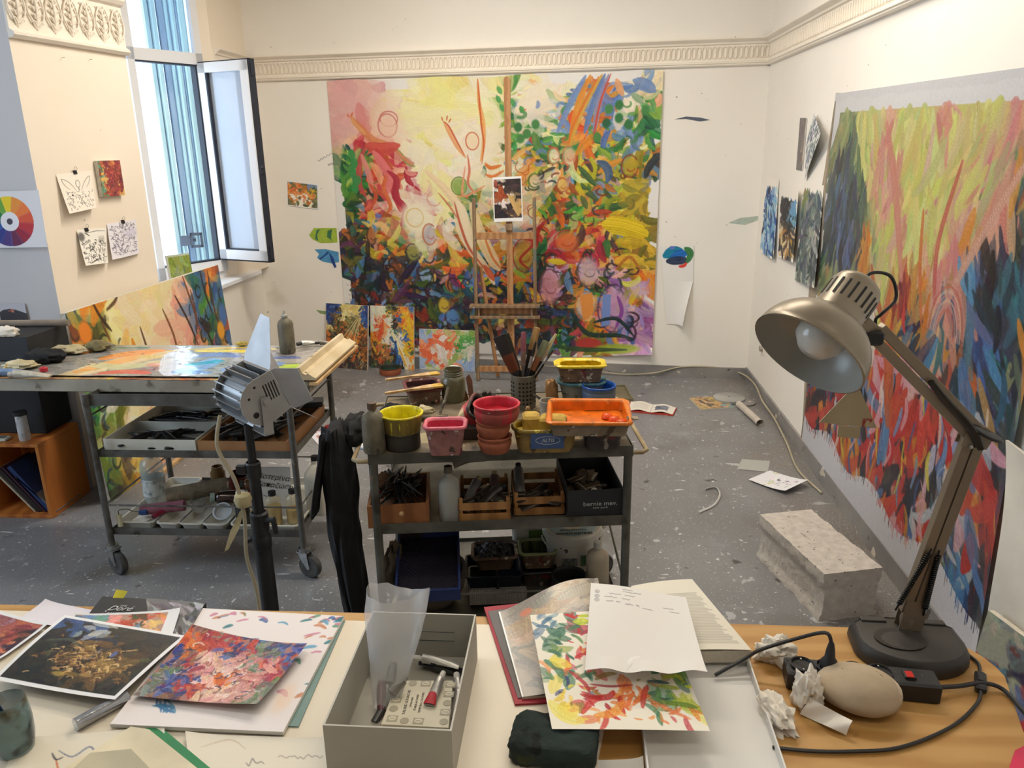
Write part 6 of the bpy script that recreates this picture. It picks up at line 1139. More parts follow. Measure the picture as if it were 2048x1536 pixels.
for k, (tipx, tipy, w, hc, fc, bc, fr, th, tw_, lb) in enumerate((
    (998, 672, .046, (50, 48, 46), (120, 70, 50), (44, 38, 34), (.50, .74), .012, 1.0, 'widest dark flat brush leaning left in the brush holder'),
    (1010, 668, .030, (44, 44, 44), (70, 64, 52), (60, 62, 44), (.5, .74), .01, 1.0, 'dark olive flat brush behind the widest one'),
    (1026, 702, .012, (30, 30, 32), (60, 60, 60), (200, 180, 140), (.7, .84), .008, .6, 'short black brush with a cream tip left of centre'),
    (1047, 664, .020, (90, 84, 78), (150, 130, 116), (176, 100, 110), (.55, .75), .01, .8, 'upright brush with dusty pink bristles'),
    (1074, 655, .027, (36, 36, 38), (54, 50, 46), (196, 156, 96), (.5, .72), .012, .9, 'flat brush with tan bristles right of centre'),
    (1064, 690, .014, (30, 30, 32), (140, 60, 40), (40, 36, 34), (.6, .8), .007, .5, 'black brush with an orange ferrule'),
    (1072, 684, .012, (26, 26, 28), (190, 190, 186), (50, 46, 44), (.6, .78), .007, .5, 'slim black brush with a bright ferrule'),
    (1092, 682, .024, (34, 34, 36), (170, 120, 90), (150, 160, 120), (.55, .76), .01, 1.0, 'brush with ragged grey green bristles'),
    (1112, 668, .017, (24, 24, 26), (200, 196, 188), (226, 216, 160), (.62, .78), .008, .5, 'long black brush with cream bristles leaning right'),
    (1106, 700, .009, (24, 24, 26), (150, 150, 150), (70, 60, 50), (.75, .86), .006, .5, 'thin black brush leaning furthest right'),
    (1084, 705, .010, (40, 30, 30), (130, 80, 60), (60, 40, 36), (.7, .84), .006, .6, 'short red brown brush in front in the holder'))):
    tp = yp(tipx, tipy, YH+.01*(k % 3-1)); dr = np.array([(tp[0]-HB[0])*.0, 0, 0]); bs = HB+np.array([max(-.025, min(.025, (HB[0]-tp[0])*.35)), .012*(k % 3-1), -.025]); flat_brush(lb, bs, tp, w, hc, fc, bc, fr, th, tipw=tw_)
# stoneware jar, square tub with two wide brushes, spalter, wooden pieces
m_stone = M('olive_stoneware', (110, 106, 78), (92, 88, 62), 6, .28, spots=(((150, 144, 110), 14, .68, .04), ((70, 66, 48), 9, .62, .06)), spec=.8)
t = thing('stoneware_jar', 'olive glazed stoneware jar with a ribbed neck at the back of the paint trolley', 'jar', onT(908, 800)); mb = MB(); mb.lathe([(.040, 0), (.045, .012), (.046, .04), (.046, .085), (.040, .098), (.036, .101), (.039, .105), (.035, .109), (.038, .113), (.034, .117), (.0375, .123), (.036, .128), (.031, .126), (.030, .05)], 36, None, True); mb.build('jar_body', m_stone, t, ang=60)
mb = MB(); mb.lathe([(.0305, .10), (0, .098)], 24); mb.build('paint_fill', M('murky_green', (66, 66, 40), (90, 84, 50), 9, .5), t)
a = onT(838, 818); rect_tub('square tub with a maroon crusted rim at the back left', (a[0]-.005, a[1]+.112, TT), .3, .13, .15, .062, .86, m_crust_brown, M('dried_maroon', (80, 34, 34), (60, 30, 32), 9, .6, bump=.002), .6, encr('maroon_rim', (110, 44, 44), (80, 40, 40), (((180, 150, 130), 20, .64, .04),)))
zt_b = TT+.067
for q0, q1, lb in (((771, 762), (878, 748), 'upper wide wooden brush resting across the maroon tub'), ((770, 789), (884, 772), 'lower wide wooden brush resting across the maroon tub')):
    A_ = zp(*q0, zt_b); B_ = zp(*q1, zt_b); t = thing('flat_brush', lb, 'brush', A_, rz=math.atan2(B_[1]-A_[1], B_[0]-A_[0])); L = np.linalg.norm(B_-A_)
    mb = MB(); out = [(0, .004), (.02, .008), (L*.45, .005), (L*.62, .014), (L*.68, .019), (L*.82, .019)]; mb.prism([(x, -y) for x, y in out]+[(x, y) for x, y in reversed(out)], 0, .008); mb.build('handle', m_rawwood, t)
    mb = MB(); mb.prism([(L*.82, -.019), (L*.95, -.021), (L, -.017), (L, .017), (L*.95, .021), (L*.82, .019)], .001, .0075); mb.build('bristles', M('gold_bristles', (210, 170, 70), (170, 130, 50), 30, .7, bump=.001), t)
rag('black_rag', 'black cloth cap behind the yellow bowl', onT(790, 842), .05, .045, .036, m_blackcloth, 41)
rag('crumpled_rag', 'crumpled cream rag on a scraper behind the yellow bowl', onT(850, 836)+np.array([0, 0, .018]), .035, .025, .016, m_rag, 44)
t = thing('scraper', 'grey scraper with a rounded handle under the cream rag', 'scraper', onT(805, 842), rz=.1); mb = MB(); mb.tube([(0, 0, .012), (.05, 0, .013), (.10, 0, .01)], .010, 10, rad=lambda q: 1-.3*q); mb.build('handle', M('grey_wood', (110, 100, 82)), t); mb = MB(); mb.prism([(.09, -.012), (.16, -.025), (.16, .025), (.09, .012)], .006, .009); mb.build('blade', m_soot, t)
t = thing('glass_rod', 'grey stirring stick leaning on the stoneware jar', 'stick', onT(880, 828)); mb = MB(); mb.tube([(0, 0, .004), (.016, .03, .045), (.026, .05, .088)], .0055, 8); mb.build('stick', m_murk, t)
# tipped red carton with black inside
m_redw = M('red_splashed_carton', (196, 70, 66), (176, 54, 54), 6, .5, spots=(((226, 200, 150), 7, .58, .03), ((120, 40, 44), 9, .64, .04), ((70, 50, 50), 6, .70, .05)))
rt = rect_tub('red splashed tub tipped on its side with a black inside', onT(945, 862)+np.array([-.01, 0, .048]), 0, .10, .085, .075, .82, m_redw, M('dry_black_paint', (14, 14, 16), (22, 22, 24), 9, .8), .15, m_crust_dark, rot=(.75, .75, .3))
t = thing('spalter_brush', 'wide charcoal brush with jagged bristles behind the tipped tub', 'brush', onT(978, 822)+np.array([0, 0, .045]), rot=(.2, .35, .1)); mb = MB(); mb.prism([(-.03, -.03), (.03, -.03), (.034, .022), (.028, .03), (.022, .02), (.014, .032), (.006, .022), (-.004, .034), (-.012, .02), (-.020, .03), (-.03, .022)], -.006, .006, RX(pi/2)); mb.build('bristles', m_soot, t); mb = MB(); mb.box((0, 0, -.05), (.05, .014, .04), b=.004); mb.build('ferrule', M('dark_wood', (70, 50, 40)), t)
for k, (q, rr_2, lb) in enumerate((((934, 800), -.35, 'bent brown wooden spatula behind the tipped tub'), ((944, 804), -.1, 'second brown wooden spatula behind the tipped tub'))):
    t = thing('wooden_spatula', lb, 'spatula', onT(*q), rot=(0, rr_2, 0)); mb = MB(); mb.prism([(-.008, 0), (.008, 0), (.012, .085), (.004, .11), (-.010, .10)], -.003, .003, RX(pi/2)); mb.build('blade', M('spatula_brown', (130, 84, 62), (104, 64, 48), 9, .7), t)
t = thing('small_jar', 'small cream jar beside the brush holder', 'jar', onT(1000, 830)); mb = MB(); mb.lathe([(.014, 0), (.018, .01), (.018, .045), (.02, .05), (.016, .05), (.015, .02)], 18, None, True); mb.build('jar_wall', m_rag, t)
t = thing('wooden_muller', 'ochre wooden muller with a round knob beside the sponges', 'muller', onT(1055, 858)+np.array([0, .03, 0])); mb = MB(); mb.lathe([(.03, 0), (.03, .01), (.012, .04), (.006, .055), (.009, .062), (.006, .07), (0, .072)], 20, None, True); mb.build('muller_body', M('ochre_wood', (176, 136, 76), (140, 104, 56), 9, .5), t)
t = thing('palette_knife', 'dark palette knife leaning beside the orange tray', 'knife', onT(1088, 822)+np.array([0, 0, .035]), rot=(0, .5, -.4)); mb = MB(); mb.prism([(-.05, -.006), (.02, -.012), (.045, 0), (.02, .012), (-.05, .006)], 0, .002); mb.build('blade', m_soot, t)
t = thing('wooden_block', 'dark wooden drawer piece under the tipped tub', 'block', onT(930, 880)+np.array([.0, .035, 0]), rz=.1); mb = MB(); mb.box((0, 0, .02), (.16, .07, .04), b=.002); mb.build('block', M('sooted_wood', (48, 42, 38), (66, 56, 48), 9, .7), t)
t = thing('dusty_disc', 'dusty cream lid between the yellow bowl and the pink tub', 'lid', onT(848, 880), rot=(.3, 0, 0)); mb = MB(); mb.lathe([(.03, 0), (.032, .006), (0, .008)], 20, None, True); mb.build('lid_disc', m_rag, t)
# black cloths over the left handle
bcl = thing('black_jacket', 'black cloth hanging over the left handle of the paint trolley', 'cloth', (cx_-.50, cy_-.22, .0), rz=rz_)
mb = MB(); rg = []
for k in range(37):
    f = k/36; z = .88-.80*f; w1 = (.022+.035*min(1, f*6))*(1-.35*f); w2 = .07+.05*math.sin(f*3); cxo = -.02-.015*f+.045*f*f
    rg.append([(cxo+math.cos(2*pi*j/40)*w1*(1+.35*mnoise.noise(Vector((j*.5, f*5, 1)))), math.sin(2*pi*j/40)*w2*(1+.25*mnoise.noise(Vector((j*.5, f*4, 4)))), z+.015*mnoise.noise(Vector((j*.4, f, 9)))) for j in range(40)])
mb.loft(rg); mb.build('cloth_drape', m_blackcloth, bcl, ang=80)
mb = MB(); mb.sheet(lambda u, v: (-.055-.05*v+.012*math.sin(u*12), -.05+(u-.5)*.10+.02*math.sin(v*6), .86-.27*v+.02*math.sin(u*9+v)), 20, 24, .005); mb.build('cloth_sleeve', m_blackcloth, bcl, ang=80)
rag('black_rag', 'bunched black cloth on top of the left handle of the trolley', (cx_-.475, cy_-.14, .80), .055, .11, .05, m_blackcloth, 47)

# ---- middle shelf of the paint trolley
MZ = .566
def loc2(x, y, z=MZ): v = Matrix.Rotation(rz_, 3, 'Z') @ Vector((x, y-.04, 0)); return Vector((cx_+v.x, cy_+v.y, z))
dw = thing('brush_box', 'small brown wooden drawer full of dark brushes on the middle shelf', 'box', loc2(-.345, -.12), rz=rz_+.04); m_drawer = M('drawer_wood', (150, 98, 56), (126, 78, 42), 3, .5, wave=(4, 3, 'X'), contrast=(.2, .8)); open_box(mb := MB(), .20, .26, .078, .01); mb.build('drawer_shell', m_drawer, dw, smooth=False)
mb = MB(); mb.lathe([(.006, 0), (.008, .008), (0, .011)], 12, T(.01, -.13, .05) @ RX(pi/2)); mb.build('knob', m_rawwood, dw)
db = stick_thing('paint_brush', .19, .005, m_soot, 'dark dried paint brush heaped in the wooden drawer', 'brush', 'dried brushes in the wooden drawer', m_dsteel)
for k in range(26):
    o = db if k == 0 else dup(db); o.location = loc2(-.345+random.uniform(-.035, .035), -.12+random.uniform(-.05, .05), MZ+.04+random.uniform(0, .075)); o.rotation_euler = (random.uniform(-.3, .3), random.uniform(-.35, .35), random.uniform(1.0, 2.3))
rag('crumpled_rag', 'tan rag among the brushes in the drawer', loc2(-.40, -.10, MZ+.09), .03, .04, .02, M('tan_rag', (150, 116, 86), (110, 84, 64), 9, .9, bump=.003), 51)
bottle('spray_bottle', 'pale squeeze bottle standing beside the wooden drawer', 'bottle', loc2(-.175, -.205), .036, .19, .011, M('pale_polythene', (176, 178, 172), (160, 160, 152), 7, .4, alpha=.93), 'c', m_murk, shoulder=.66)
t = thing('funnel_arm', 'grey curved plastic funnel arm reaching over the first crate', 'funnel', loc2(-.16, -.17, MZ+.185), rz=rz_); mb = MB(); mb.tube([(0, 0, 0), (.05, .01, .01), (.11, .03, .0)], .02, 12, sm=4, rad=lambda q: 1-.55*q); mb.build('arm', M('grey_putty', (120, 112, 98)), t)
def crate(label, x, y, w, d, h, rz):
    t = thing('slatted_crate', label, 'crate', loc2(x, y), rz=rz)
    for s in (-1, 1):
        for u in (-1, 1): mb = MB(); mb.box((s*(w/2-.005), u*(d/2-.005), h*.55), (.011, .011, h*1.1), b=.001); mb.build('corner_post', m_rawwood2, t)
        for z in (.2, .72): mb = MB(); mb.box((0, s*(d/2+.0015), h*z), (w, .004, h*.34)); mb.build('slat', m_rawwood2, t); mb = MB(); mb.box((s*(w/2+.0015), 0, h*z), (.004, d, h*.34)); mb.build('slat', m_rawwood2, t)
    mb = MB()
    for k in range(7): mb.box((-w/2+w*(k+.5)/7, 0, .003), (w/8.5, d-.004, .004)); 
    mb.build('base_slats', m_rawwood2, t, smooth=False); return t
m_rawwood2 = M('honey_wood', (176, 128, 76), (150, 104, 58), 4, .55, wave=(5, 3, 'X'), contrast=(.2, .8))
crate('left slatted wooden crate of paint tubes on the middle shelf', -.058, -.13, .165, .20, .075, rz_-.01); crate('right slatted wooden crate of paint tubes on the middle shelf', .125, -.10, .165, .20, .075, rz_)
def big_tube(label, loc, L, col, band, rot, group=None):
    t = tube_thing('paint_tube', label, 'tube', loc, L, .017, col, 0, (190, 170, 130) if band else (40, 38, 38), group, bandcol=band); t.rotation_euler = rot; return t
big_tube('maroon and silver paint tube in the left crate', loc2(-.08, -.08, MZ+.06), .13, (150, 146, 142), (120, 50, 46), (0, .35, -1.85)); big_tube('crushed pink smeared tube standing in the left crate', loc2(-.02, -.06, MZ+.07), .12, (130, 104, 100), (120, 60, 66), (0, .5, -1.5))
big_tube('dark grey tube lying across the left crate', loc2(.0, -.12, MZ+.05), .12, (90, 84, 80), None, (0, .25, -2.4)); big_tube('silver tube with a cream cap lying in the left crate', loc2(-.005, -.19, MZ+.03), .08, (120, 116, 110), (170, 150, 110), (0, 0, 2.2))
big_tube('tall foil tube standing at the left of the right crate', loc2(.065, -.03, MZ+.085), .13, (140, 138, 134), None, (0, .55, -1.45))
db2 = tube_thing('paint_tube', 'grimy used paint tube heaped in the slatted crates', 'tube', (0, 0, 0), .09, .012, (84, 76, 68), 0, (50, 44, 40), 'used tubes in the crates')
for k in range(20):
    o = db2 if k == 0 else dup(db2); cxk = -.058 if k % 2 else .125; o.location = loc2(cxk+random.uniform(-.05, .05), -.115+random.uniform(-.06, .07), MZ+.014+random.uniform(0, .035)); o.rotation_euler = (0, random.uniform(-.3, .2), random.uniform(0, 6.28))
bb = thing('shoe_box', 'black cardboard box lettered bernie mev. on the middle shelf', 'box', loc2(.305, -.095, MZ+.0), rz=rz_+.02); m_bcard = M('black_card', (34, 34, 36), (42, 42, 44), 9, .6, spots=(((80, 80, 80), 20, .76, .02),)); open_box(mb := MB(), .185, .30, .105, .003); mb.build('box_shell', m_bcard, bb, smooth=False)
mb = MB(); mb.box((.003, -.146, .012), (.2, .012, .03)); mb.build('lid_edge', m_bcard, bb, smooth=False)
m_prt = M('white_print', (196, 196, 194)); text_mesh('bernie mev.', .021, m_prt, 'lettering', bb, T(.015, -.1515, .055) @ RX(pi/2), .0003, sx=1.15); text_mesh('new york', .010, m_prt, 'lettering', bb, T(.015, -.1515, .041) @ RX(pi/2), .0003, sx=1.3)
db3 = tube_thing('paint_tube', 'earth coloured tube piled in the black lettered box', 'tube', (0, 0, 0), .085, .012, (100, 86, 68), 0, (60, 52, 44), 'earth tubes in the lettered box')
for k in range(14):
    o = db3 if k == 0 else dup(db3); o.location = loc2(.305+random.uniform(-.05, .05), -.06+random.uniform(-.11, .09), MZ+.014+random.uniform(0, .045)); o.rotation_euler = (0, random.uniform(-.3, .2), random.uniform(0, 6.28))
rag('crumpled_rag', 'brown crumpled paper among tubes in the lettered box', loc2(.30, -.04, MZ+.04), .04, .05, .025, M('brown_crumple', (120, 104, 82), (90, 78, 62), 12, .9, bump=.003), 55)
t = thing('tube_cap', 'white screw cap on top of the tubes in the lettered box', 'cap', loc2(.315, -.15, MZ+.05), rot=(.6, .2, 0)); mb = MB(); mb.lathe([(.012, 0), (.012, .016), (.009, .018), (0, .018)], 16, None, True); mb.build('cap_shell', m_wplastic, t)

# ---- lowest shelf of the paint trolley
BZ = .1905
t = round_pot('wide grey brown bowl under the blue tray', loc2(-.265, -.10, BZ), .135, .135, M('grey_bowl', (104, 92, 74), (84, 74, 60), 5, .6, spots=(((140, 130, 110), 8, .66, .06),)), M('bowl_inside', (40, 38, 34)), r0=.07, name='large_bowl', cat='bowl', fill=.4, prof=[(.065, 0), (.10, .02), (.125, .06), (.135, .11), (.135, .135)])
bt = thing('roller_grid_tray', 'blue splashed roller tray with a purple mesh bed tilted on the bowl', 'tray', loc2(-.26, -.13, BZ+.14), rot=(.33, 0, rz_+.02)); m_bluet = M('blue_splashed', (44, 62, 120), (36, 50, 96), 7, .5, spots=(((176, 140, 120), 6, .66, .02), ((130, 150, 190), 12, .68, .03), ((60, 50, 50), 6, .62, .05)))
open_box(mb := MB(), .22, .27, .055, .008); mb.build('tray_shell', m_bluet, bt, smooth=False)
m_mesh = M('purple_mesh', (84, 70, 120), (50, 46, 70), 6, .5)
mb = MB(); mb.box((0, 0, .03), (.2, .25, .004)); mb.build('bed', M('dark_bed', (26, 26, 38)), bt, smooth=False)
mb = MB()
for i in range(26):
    for j in range(28):
        if (i+j) % 2: mb.box((0, 0, 0), (.0078, .0016, .0016), T(-.098+i*.0078, -.12+j*.0088, .034) @ RZ(.7 if j % 2 else -.7))
o = mb.build('mesh_bed', m_mesh, bt, smooth=False); o['kind'] = 'stuff'
t = rag('cream_bag', 'crumpled cream plastic hanging at the left of the lowest shelf', loc2(-.385, -.10, BZ+.06), .03, .08, .10, M('dusty_plastic', (120, 108, 88), (90, 80, 66), 8, .7, bump=.003), 61, 'bag')
ft = rect_tub('foil container heaped with black crusted scraps on the lowest shelf', loc2(-.025, .02, BZ+.07), rz_, .16, .12, .06, .75, M('crusted_foil', (120, 96, 80), (96, 76, 64), 9, .4, metal=.3, bump=.002, spots=(((190, 184, 176), 20, .64, .03),)), m_soot, .7, m_crust_brown, name='foil_tray', cat='tray')
mb = MB(); mb.sheet(lambda u, v: ((u-.5)*.15, (v-.5)*.115, .045+.035*math.sin(pi*u)*math.sin(pi*v)+.02*mnoise.noise(Vector((u*11, v*11, 3)))), 40, 30); o = mb.build('scraps', m_soot, ft, ang=20); o['kind'] = 'stuff'
t = thing('plastic_box', 'dark navy plastic box under the foil container', 'box', loc2(-.03, .02, BZ), rz=rz_); mb = MB(); tub(mb, .20, .16, .065, .19, .15, .01); mb.build('box_shell', M('navy_plastic', (24, 30, 42)), t)
t = rect_tub('green stained square tub stacked on a grey one', loc2(.135, .03, BZ+.062), rz_, .13, .11, .07, .8, m_crust_brown, M('green_dregs', (96, 104, 50), (40, 44, 30), 5, .5, stretch=(8, 8, 1)), .3, M('olive_rim', (150, 156, 110)))
rect_tub('grey crusted tub beneath the green stained one', loc2(.135, .02, BZ), rz_, .13, .12, .062, .85, m_crust_dark, m_soot, .6)
t = thing('ice_cream_tub', 'white and green plastic tub behind the green stained one', 'tub', loc2(.12, .16, BZ), rz=rz_); mb = MB(); tub(mb, .15, .10, .17, .13, .08, .02); mb.build('tub_wall', m_wplastic, t); mb = MB(); mb.box((.03, -.052, .12), (.08, .003, .07)); mb.build('green_band', M('lime_band', (110, 140, 60)), t, smooth=False)
bk = thing('plaster_bucket', 'white lidded bucket of wall plaster on the lowest shelf', 'bucket', loc2(.27, .07, BZ), rz=rz_); mb = MB(); mb.lathe([(.088, 0), (.1, .15), (.106, .155), (.106, .17), (.104, .171)], 36, None, True); mb.build('bucket_wall', m_wplastic, bk)
mb = MB(); mb.lathe([(.112, .166), (.114, .19), (.106, .196), (0, .194)], 36, None, True); mb.build('bucket_lid', m_wplastic, bk)
mb = MB(); mb.tube([(math.cos(a_)*.115, math.sin(a_)*.115*.5-.02, .165-.05*math.sin(-a_)) for a_ in [-pi*k/14 for k in range(15)]], .003, 6); mb.build('bucket_handle', m_wplastic, bk)
mb = MB(); mb.add([(math.cos(a_)*r_, math.sin(a_)*r_, .1965) for a_ in [pi+pi*k/12 for k in range(13)] for r_ in (.045, .095)], [(2*k, 2*k+1, 2*k+3, 2*k+2) for k in range(12)]); mb.build('lid_print', M('teal_print', (150, 180, 190), (170, 196, 200), 4, .5), bk, smooth=False)
text_mesh('ECOLOGICAL', .016, M('print_dark', (40, 70, 76)), 'lettering', bk, T(0, -.050, .198), .0003); text_mesh('smaltoplast', .03, M('print_black', (26, 30, 36)), 'lettering', bk, T(0, -.074, .198), .0003)
mb = MB(); mb.box((-.02, -.0965, .09), (.06, .003, .03)); mb.build('side_label', M('grey_print', (130, 130, 124), (90, 90, 86), 60, .5, contrast=(.45, .55)), bk, smooth=False); mb = MB(); mb.box((.04, -.0955, .095), (.035, .003, .04)); mb.build('green_square', M('pale_green', (120, 160, 120)), bk, smooth=False)
bottle('spray_bottle', 'cream squeeze bottle at the right of the lowest shelf', 'bottle', loc2(.345, -.08, BZ), .042, .20, .012, M('cream_polythene', (196, 186, 164), (180, 168, 144), 5, .45), 'c', m_wplastic, shoulder=.7)
round_pot('black coated round pot at the front right of the lowest shelf', loc2(.235, -.13, BZ), .062, .10, m_crust_dark, M('pot_black', (12, 12, 13)), r0=.055, name='tar_pot', cat='pot', fill=.5)
rbt = thing('ribbed_tray', 'clear ribbed plastic tray at the front of the lowest shelf', 'tray', loc2(-.02, -.165, BZ+.02), rot=(-.5, 0, rz_)); mb = MB()
n_r = 60; mb.loft([[(-.1+.2*k/n_r, (.0025 if k % 2 else 0)+s_[0], s_[1]) for k in range(n_r+1)] for s_ in ((-.05, 0), (-.058, .05), (-.062, .052))], False, False, None, False); mb.add([(-.1, -.05, 0), (.1, -.05, 0), (.1, .06, 0), (-.1, .06, 0)], [(0, 1, 2, 3)]); mb.add([(-.1, .06, 0), (.1, .06, 0), (.105, .065, .05), (-.105, .065, .05)], [(0, 1, 2, 3)]); mb.build('ribbed_shell', M('smoky_clear', (120, 112, 104), (96, 90, 84), 6, .25, alpha=.8, spec=.8), rbt, smooth=False)
t = thing('black_crate', 'low black plastic crate at the left of the lowest shelf', 'crate', loc2(-.07, -.06, BZ), rz=rz_); mb = MB(); tub(mb, .10, .20, .05, .09, .19, .01); mb.build('crate_shell', m_black, t)

# ---- things on the floor
def fl(px, py, z=.0): return zp(px, py, z)
round_pot('terracotta dish with dark green paint on the floor before the leaning canvases', fl(781, 748, .0), .088, .062, m_terra, M('dark_green_wet', (24, 60, 50), (30, 70, 56), 6, .25), r0=.08, fill=.55, rimm=M('green_rim', (40, 50, 40)))
p = PT(90, 50, (232, 226, 214)); p.a[:, 44:46] = .78
for j in range(9): p.stroke([(.08, .2+j*.07), (.42, .2+j*.07)], .006, (186, 180, 170), .8, 0, 0, sm=0)
p.poly([(.58, .2), (.86, .2), (.86, .75), (.58, .75)], (110, 116, 130)); p.field(30, ["ab"], {'a': [(60, 66, 80)], 'b': [(170, 176, 186)]}, (.02, .04), (1, 2), box=(.6, .25, .84, .7))
ob = thing('open_book', 'open book with a red cover lying on the floor', 'book', fl(1304, 820)); w_, d_b = .33, .20
qs = [np.array(q)-np.array(fl(1304, 820)) for q in (fl(1262, 806), fl(1352, 818), fl(1345, 832), fl(1256, 824))]
painted('page_spread', p.a, lambda U, V: [(qs[0][i]*(1-U)+qs[1][i]*U)*(1-V)+(qs[3][i]*(1-U)+qs[2][i]*U)*V+(0 if i < 2 else .012+.012*np.sin(U*2*pi-.0)**2) for i in range(3)], m_ink, ob)
mb = MB(); mb.loft([[tuple(q*1.03*np.array([1, 1, 0])+np.array([0, 0, z])) for q in qs] for z in (.001, .011)]); mb.build('red_cover', M('red_bookcloth', (196, 70, 56)), ob, smooth=False)
p = PT(70, 40, (190, 160, 110)); p.field(70, ["yyyb", "ydyb", "yyyt"], {'y': [(206, 170, 110), (150, 110, 60)], 'd': [(80, 60, 50)], 'b': [(60, 80, 100)], 't': [(100, 150, 170)]}, (.06, .12), (1, 2)); mgc = [fl(1378, 798), fl(1444, 794), fl(1468, 816), fl(1402, 821)]
mg = thing('magazine', 'glossy magazine with golden figures lying on the floor by the round lid', 'magazine', sum(mgc)/4); mq = [q-sum(mgc)/4 for q in mgc]
mb = MB(); mb.loft([[tuple(q+np.array([0, 0, z])) for q in reversed(mq)] for z in (.0, .008)]); mb.build('page_block', m_wplastic, mg, smooth=False); painted('cover', p.a, lambda U, V: [(mq[0][i]*(1-U)+mq[1][i]*U)*(1-V)+(mq[3][i]*(1-U)+mq[2][i]*U)*V+(0 if i < 2 else .0088) for i in range(3)], m_print, mg)
t = thing('round_lid', 'round pale turntable disc on the floor in the corner', 'disc', fl(1458, 800)); mb = MB(); mb.lathe([(.105, 0), (.11, .006), (.11, .022), (.10, .026), (0, .026)], 36, None, True); mb.build('disc', M('pale_disc', (176, 176, 172), (150, 150, 146), 4, .5), t); mb = MB(); mb.lathe([(.008, .0262), (0, .0285)], 12); mb.build('hub', m_black, t)
t = thing('round_lid', 'dark round lid partly under the pale disc', 'disc', fl(1488, 806)); mb = MB(); mb.lathe([(.075, 0), (.078, .008), (.072, .012), (0, .011)], 32, None, True); mb.build('disc', m_base, t)
A_ = fl(1478, 808, .024); B_ = fl(1520, 846, .024); t = thing('cardboard_tube', 'white paper tube lying on the floor by the right wall', 'tube', A_); mb = MB(); d_v = Vector(B_-A_); mb.cyl((0, 0, 0), d_v, .023, n=20, caps=False); mb.cyl(d_v, (0, 0, 0), .020, n=20, caps=False); mb.build('tube_wall', M('white_card', (214, 204, 190)), t)
p = PT(90, 60, (232, 232, 236)); p.field(40, ["gwww", "gwkw", "ggww"], {'g': [(206, 210, 150)], 'w': [(236, 234, 236)], 'k': [(120, 110, 120)]}, (.03, .06), (1, 2)); dark_curls(p, 25, (.3, .2, .9, .8), [(110, 90, 110), (150, 130, 120)], .012, (.01, .04))
qsheet('paper_sheet', p.a, [fl(1540, 942, .004), fl(1616, 968, .02), fl(1570, 990, .004), fl(1497, 960, .004)], m_ink, 'white stained paper sheet on the floor beside the right wall', 'paper', 0, bend=lambda U, V: .004+.02*U**3)
p = PT(40, 40, (176, 178, 172)); qsheet('dried_paint_sheet', p.a, [fl(1484, 918, .002), fl(1540, 922, .002), fl(1536, 944, .002), fl(1474, 938, .002)], m_ink, 'translucent dried sheet stuck to the floor above the stained paper', 'sheet')
mb = MB(); mb.tube([fl(*q, .006) for q in ((1411, 978), (1432, 975), (1440, 990), (1428, 1010), (1398, 1024))], .006, 8, sm=6, flat=.5); tag(mb.build('rubber_strip', M('white_rubber', (206, 206, 204))), 'curled white strip lying on the grey floor', 'strip')
mb = MB(); mb.tube([bw(s, z, .03+.02*math.sin(s*5)) for s, z in ((-1.6, .05), (-1.2, .03), (-.95, .012), (-.7, .03), (-.5, .08), (-.25, .085), (-.05, .05))]+[(XR-.03, 5.5, .08), (XR-.04, 5.2, .05), (XR-.03, 4.9, .03), (XR-.05, 4.5, .012), (XR-.09, 4.1, .008), (XR-.05, 3.8, .008)], .006, 8, sm=5); tag(mb.build('wall_cable', M('cream_cable', (186, 176, 150))), 'cream cable running along the skirting into the corner', 'cable')
t = thing('wooden_tray', 'low khaki wooden tray on the floor behind the blue pot', 'tray', fl(1215, 790), rz=.1); mb = MB(); open_box(mb, .32, .34, .025, .012); mb.build('tray_shell', M('khaki_wood', (130, 122, 96), (112, 104, 80), 6, .6), t, smooth=False)
# aerated concrete block
bl0, bl1, bl2 = fl(1516, 1112), fl(1641, 1243), fl(1775, 1222); bang = math.atan2(bl1[1]-bl0[1], bl1[0]-bl0[0]); bl_L = np.linalg.norm(bl1-bl0); bl_W = .225
blk = thing('concrete_block', 'long rough white aerated concrete block on the floor by the right wall', 'block', bl1, rz=bang+pi/2)
m_conc = M('aerated_concrete', (206, 200, 190), (186, 180, 172), 30, .9, bump=.004, bscale=60, spots=(((120, 110, 96), 7, .70, .05, (3, 1, 1)), ((216, 130, 110), 5, .76, .02), ((50, 110, 80), 6, .79, .01), ((110, 104, 96), 60, .66, .03)))
mb = MB(); nx, ny, nz = 16, 36, 12; hB = .205
def bk_p(x, y, z):
    e = mnoise.noise(Vector((x*9, y*9, z*9)))*.005+mnoise.noise(Vector((x*30, y*30, z*30)))*.0025; st = .010 if (z > .68 or z < .12) else -.004
    return (x*bl_W+(e+(-st if x == 0 else st if x == 1 else 0)*.8), (1-y)*bl_L+(-e), z*hB+e*.4*(z > 0))
def face(f, n, m):
    k = len(mb.v); mb.v += [Vector(bk_p(*f(i/n, j/m))) for j in range(m+1) for i in range(n+1)]; mb.f += [(k+j*(n+1)+i, k+j*(n+1)+i+1, k+(j+1)*(n+1)+i+1, k+(j+1)*(n+1)+i) for j in range(m) for i in range(n)]
face(lambda u, v: (u, v, 1), nx, ny); face(lambda u, v: (0, u, v), ny, nz); face(lambda u, v: (1, 1-u, v), ny, nz); face(lambda u, v: (u, 1, 1-v), nx, nz); face(lambda u, v: (u, 0, v), nx, nz); face(lambda u, v: (u, 1-v, 0), nx, ny)
mb.build('block_body', m_conc, blk, ang=50)
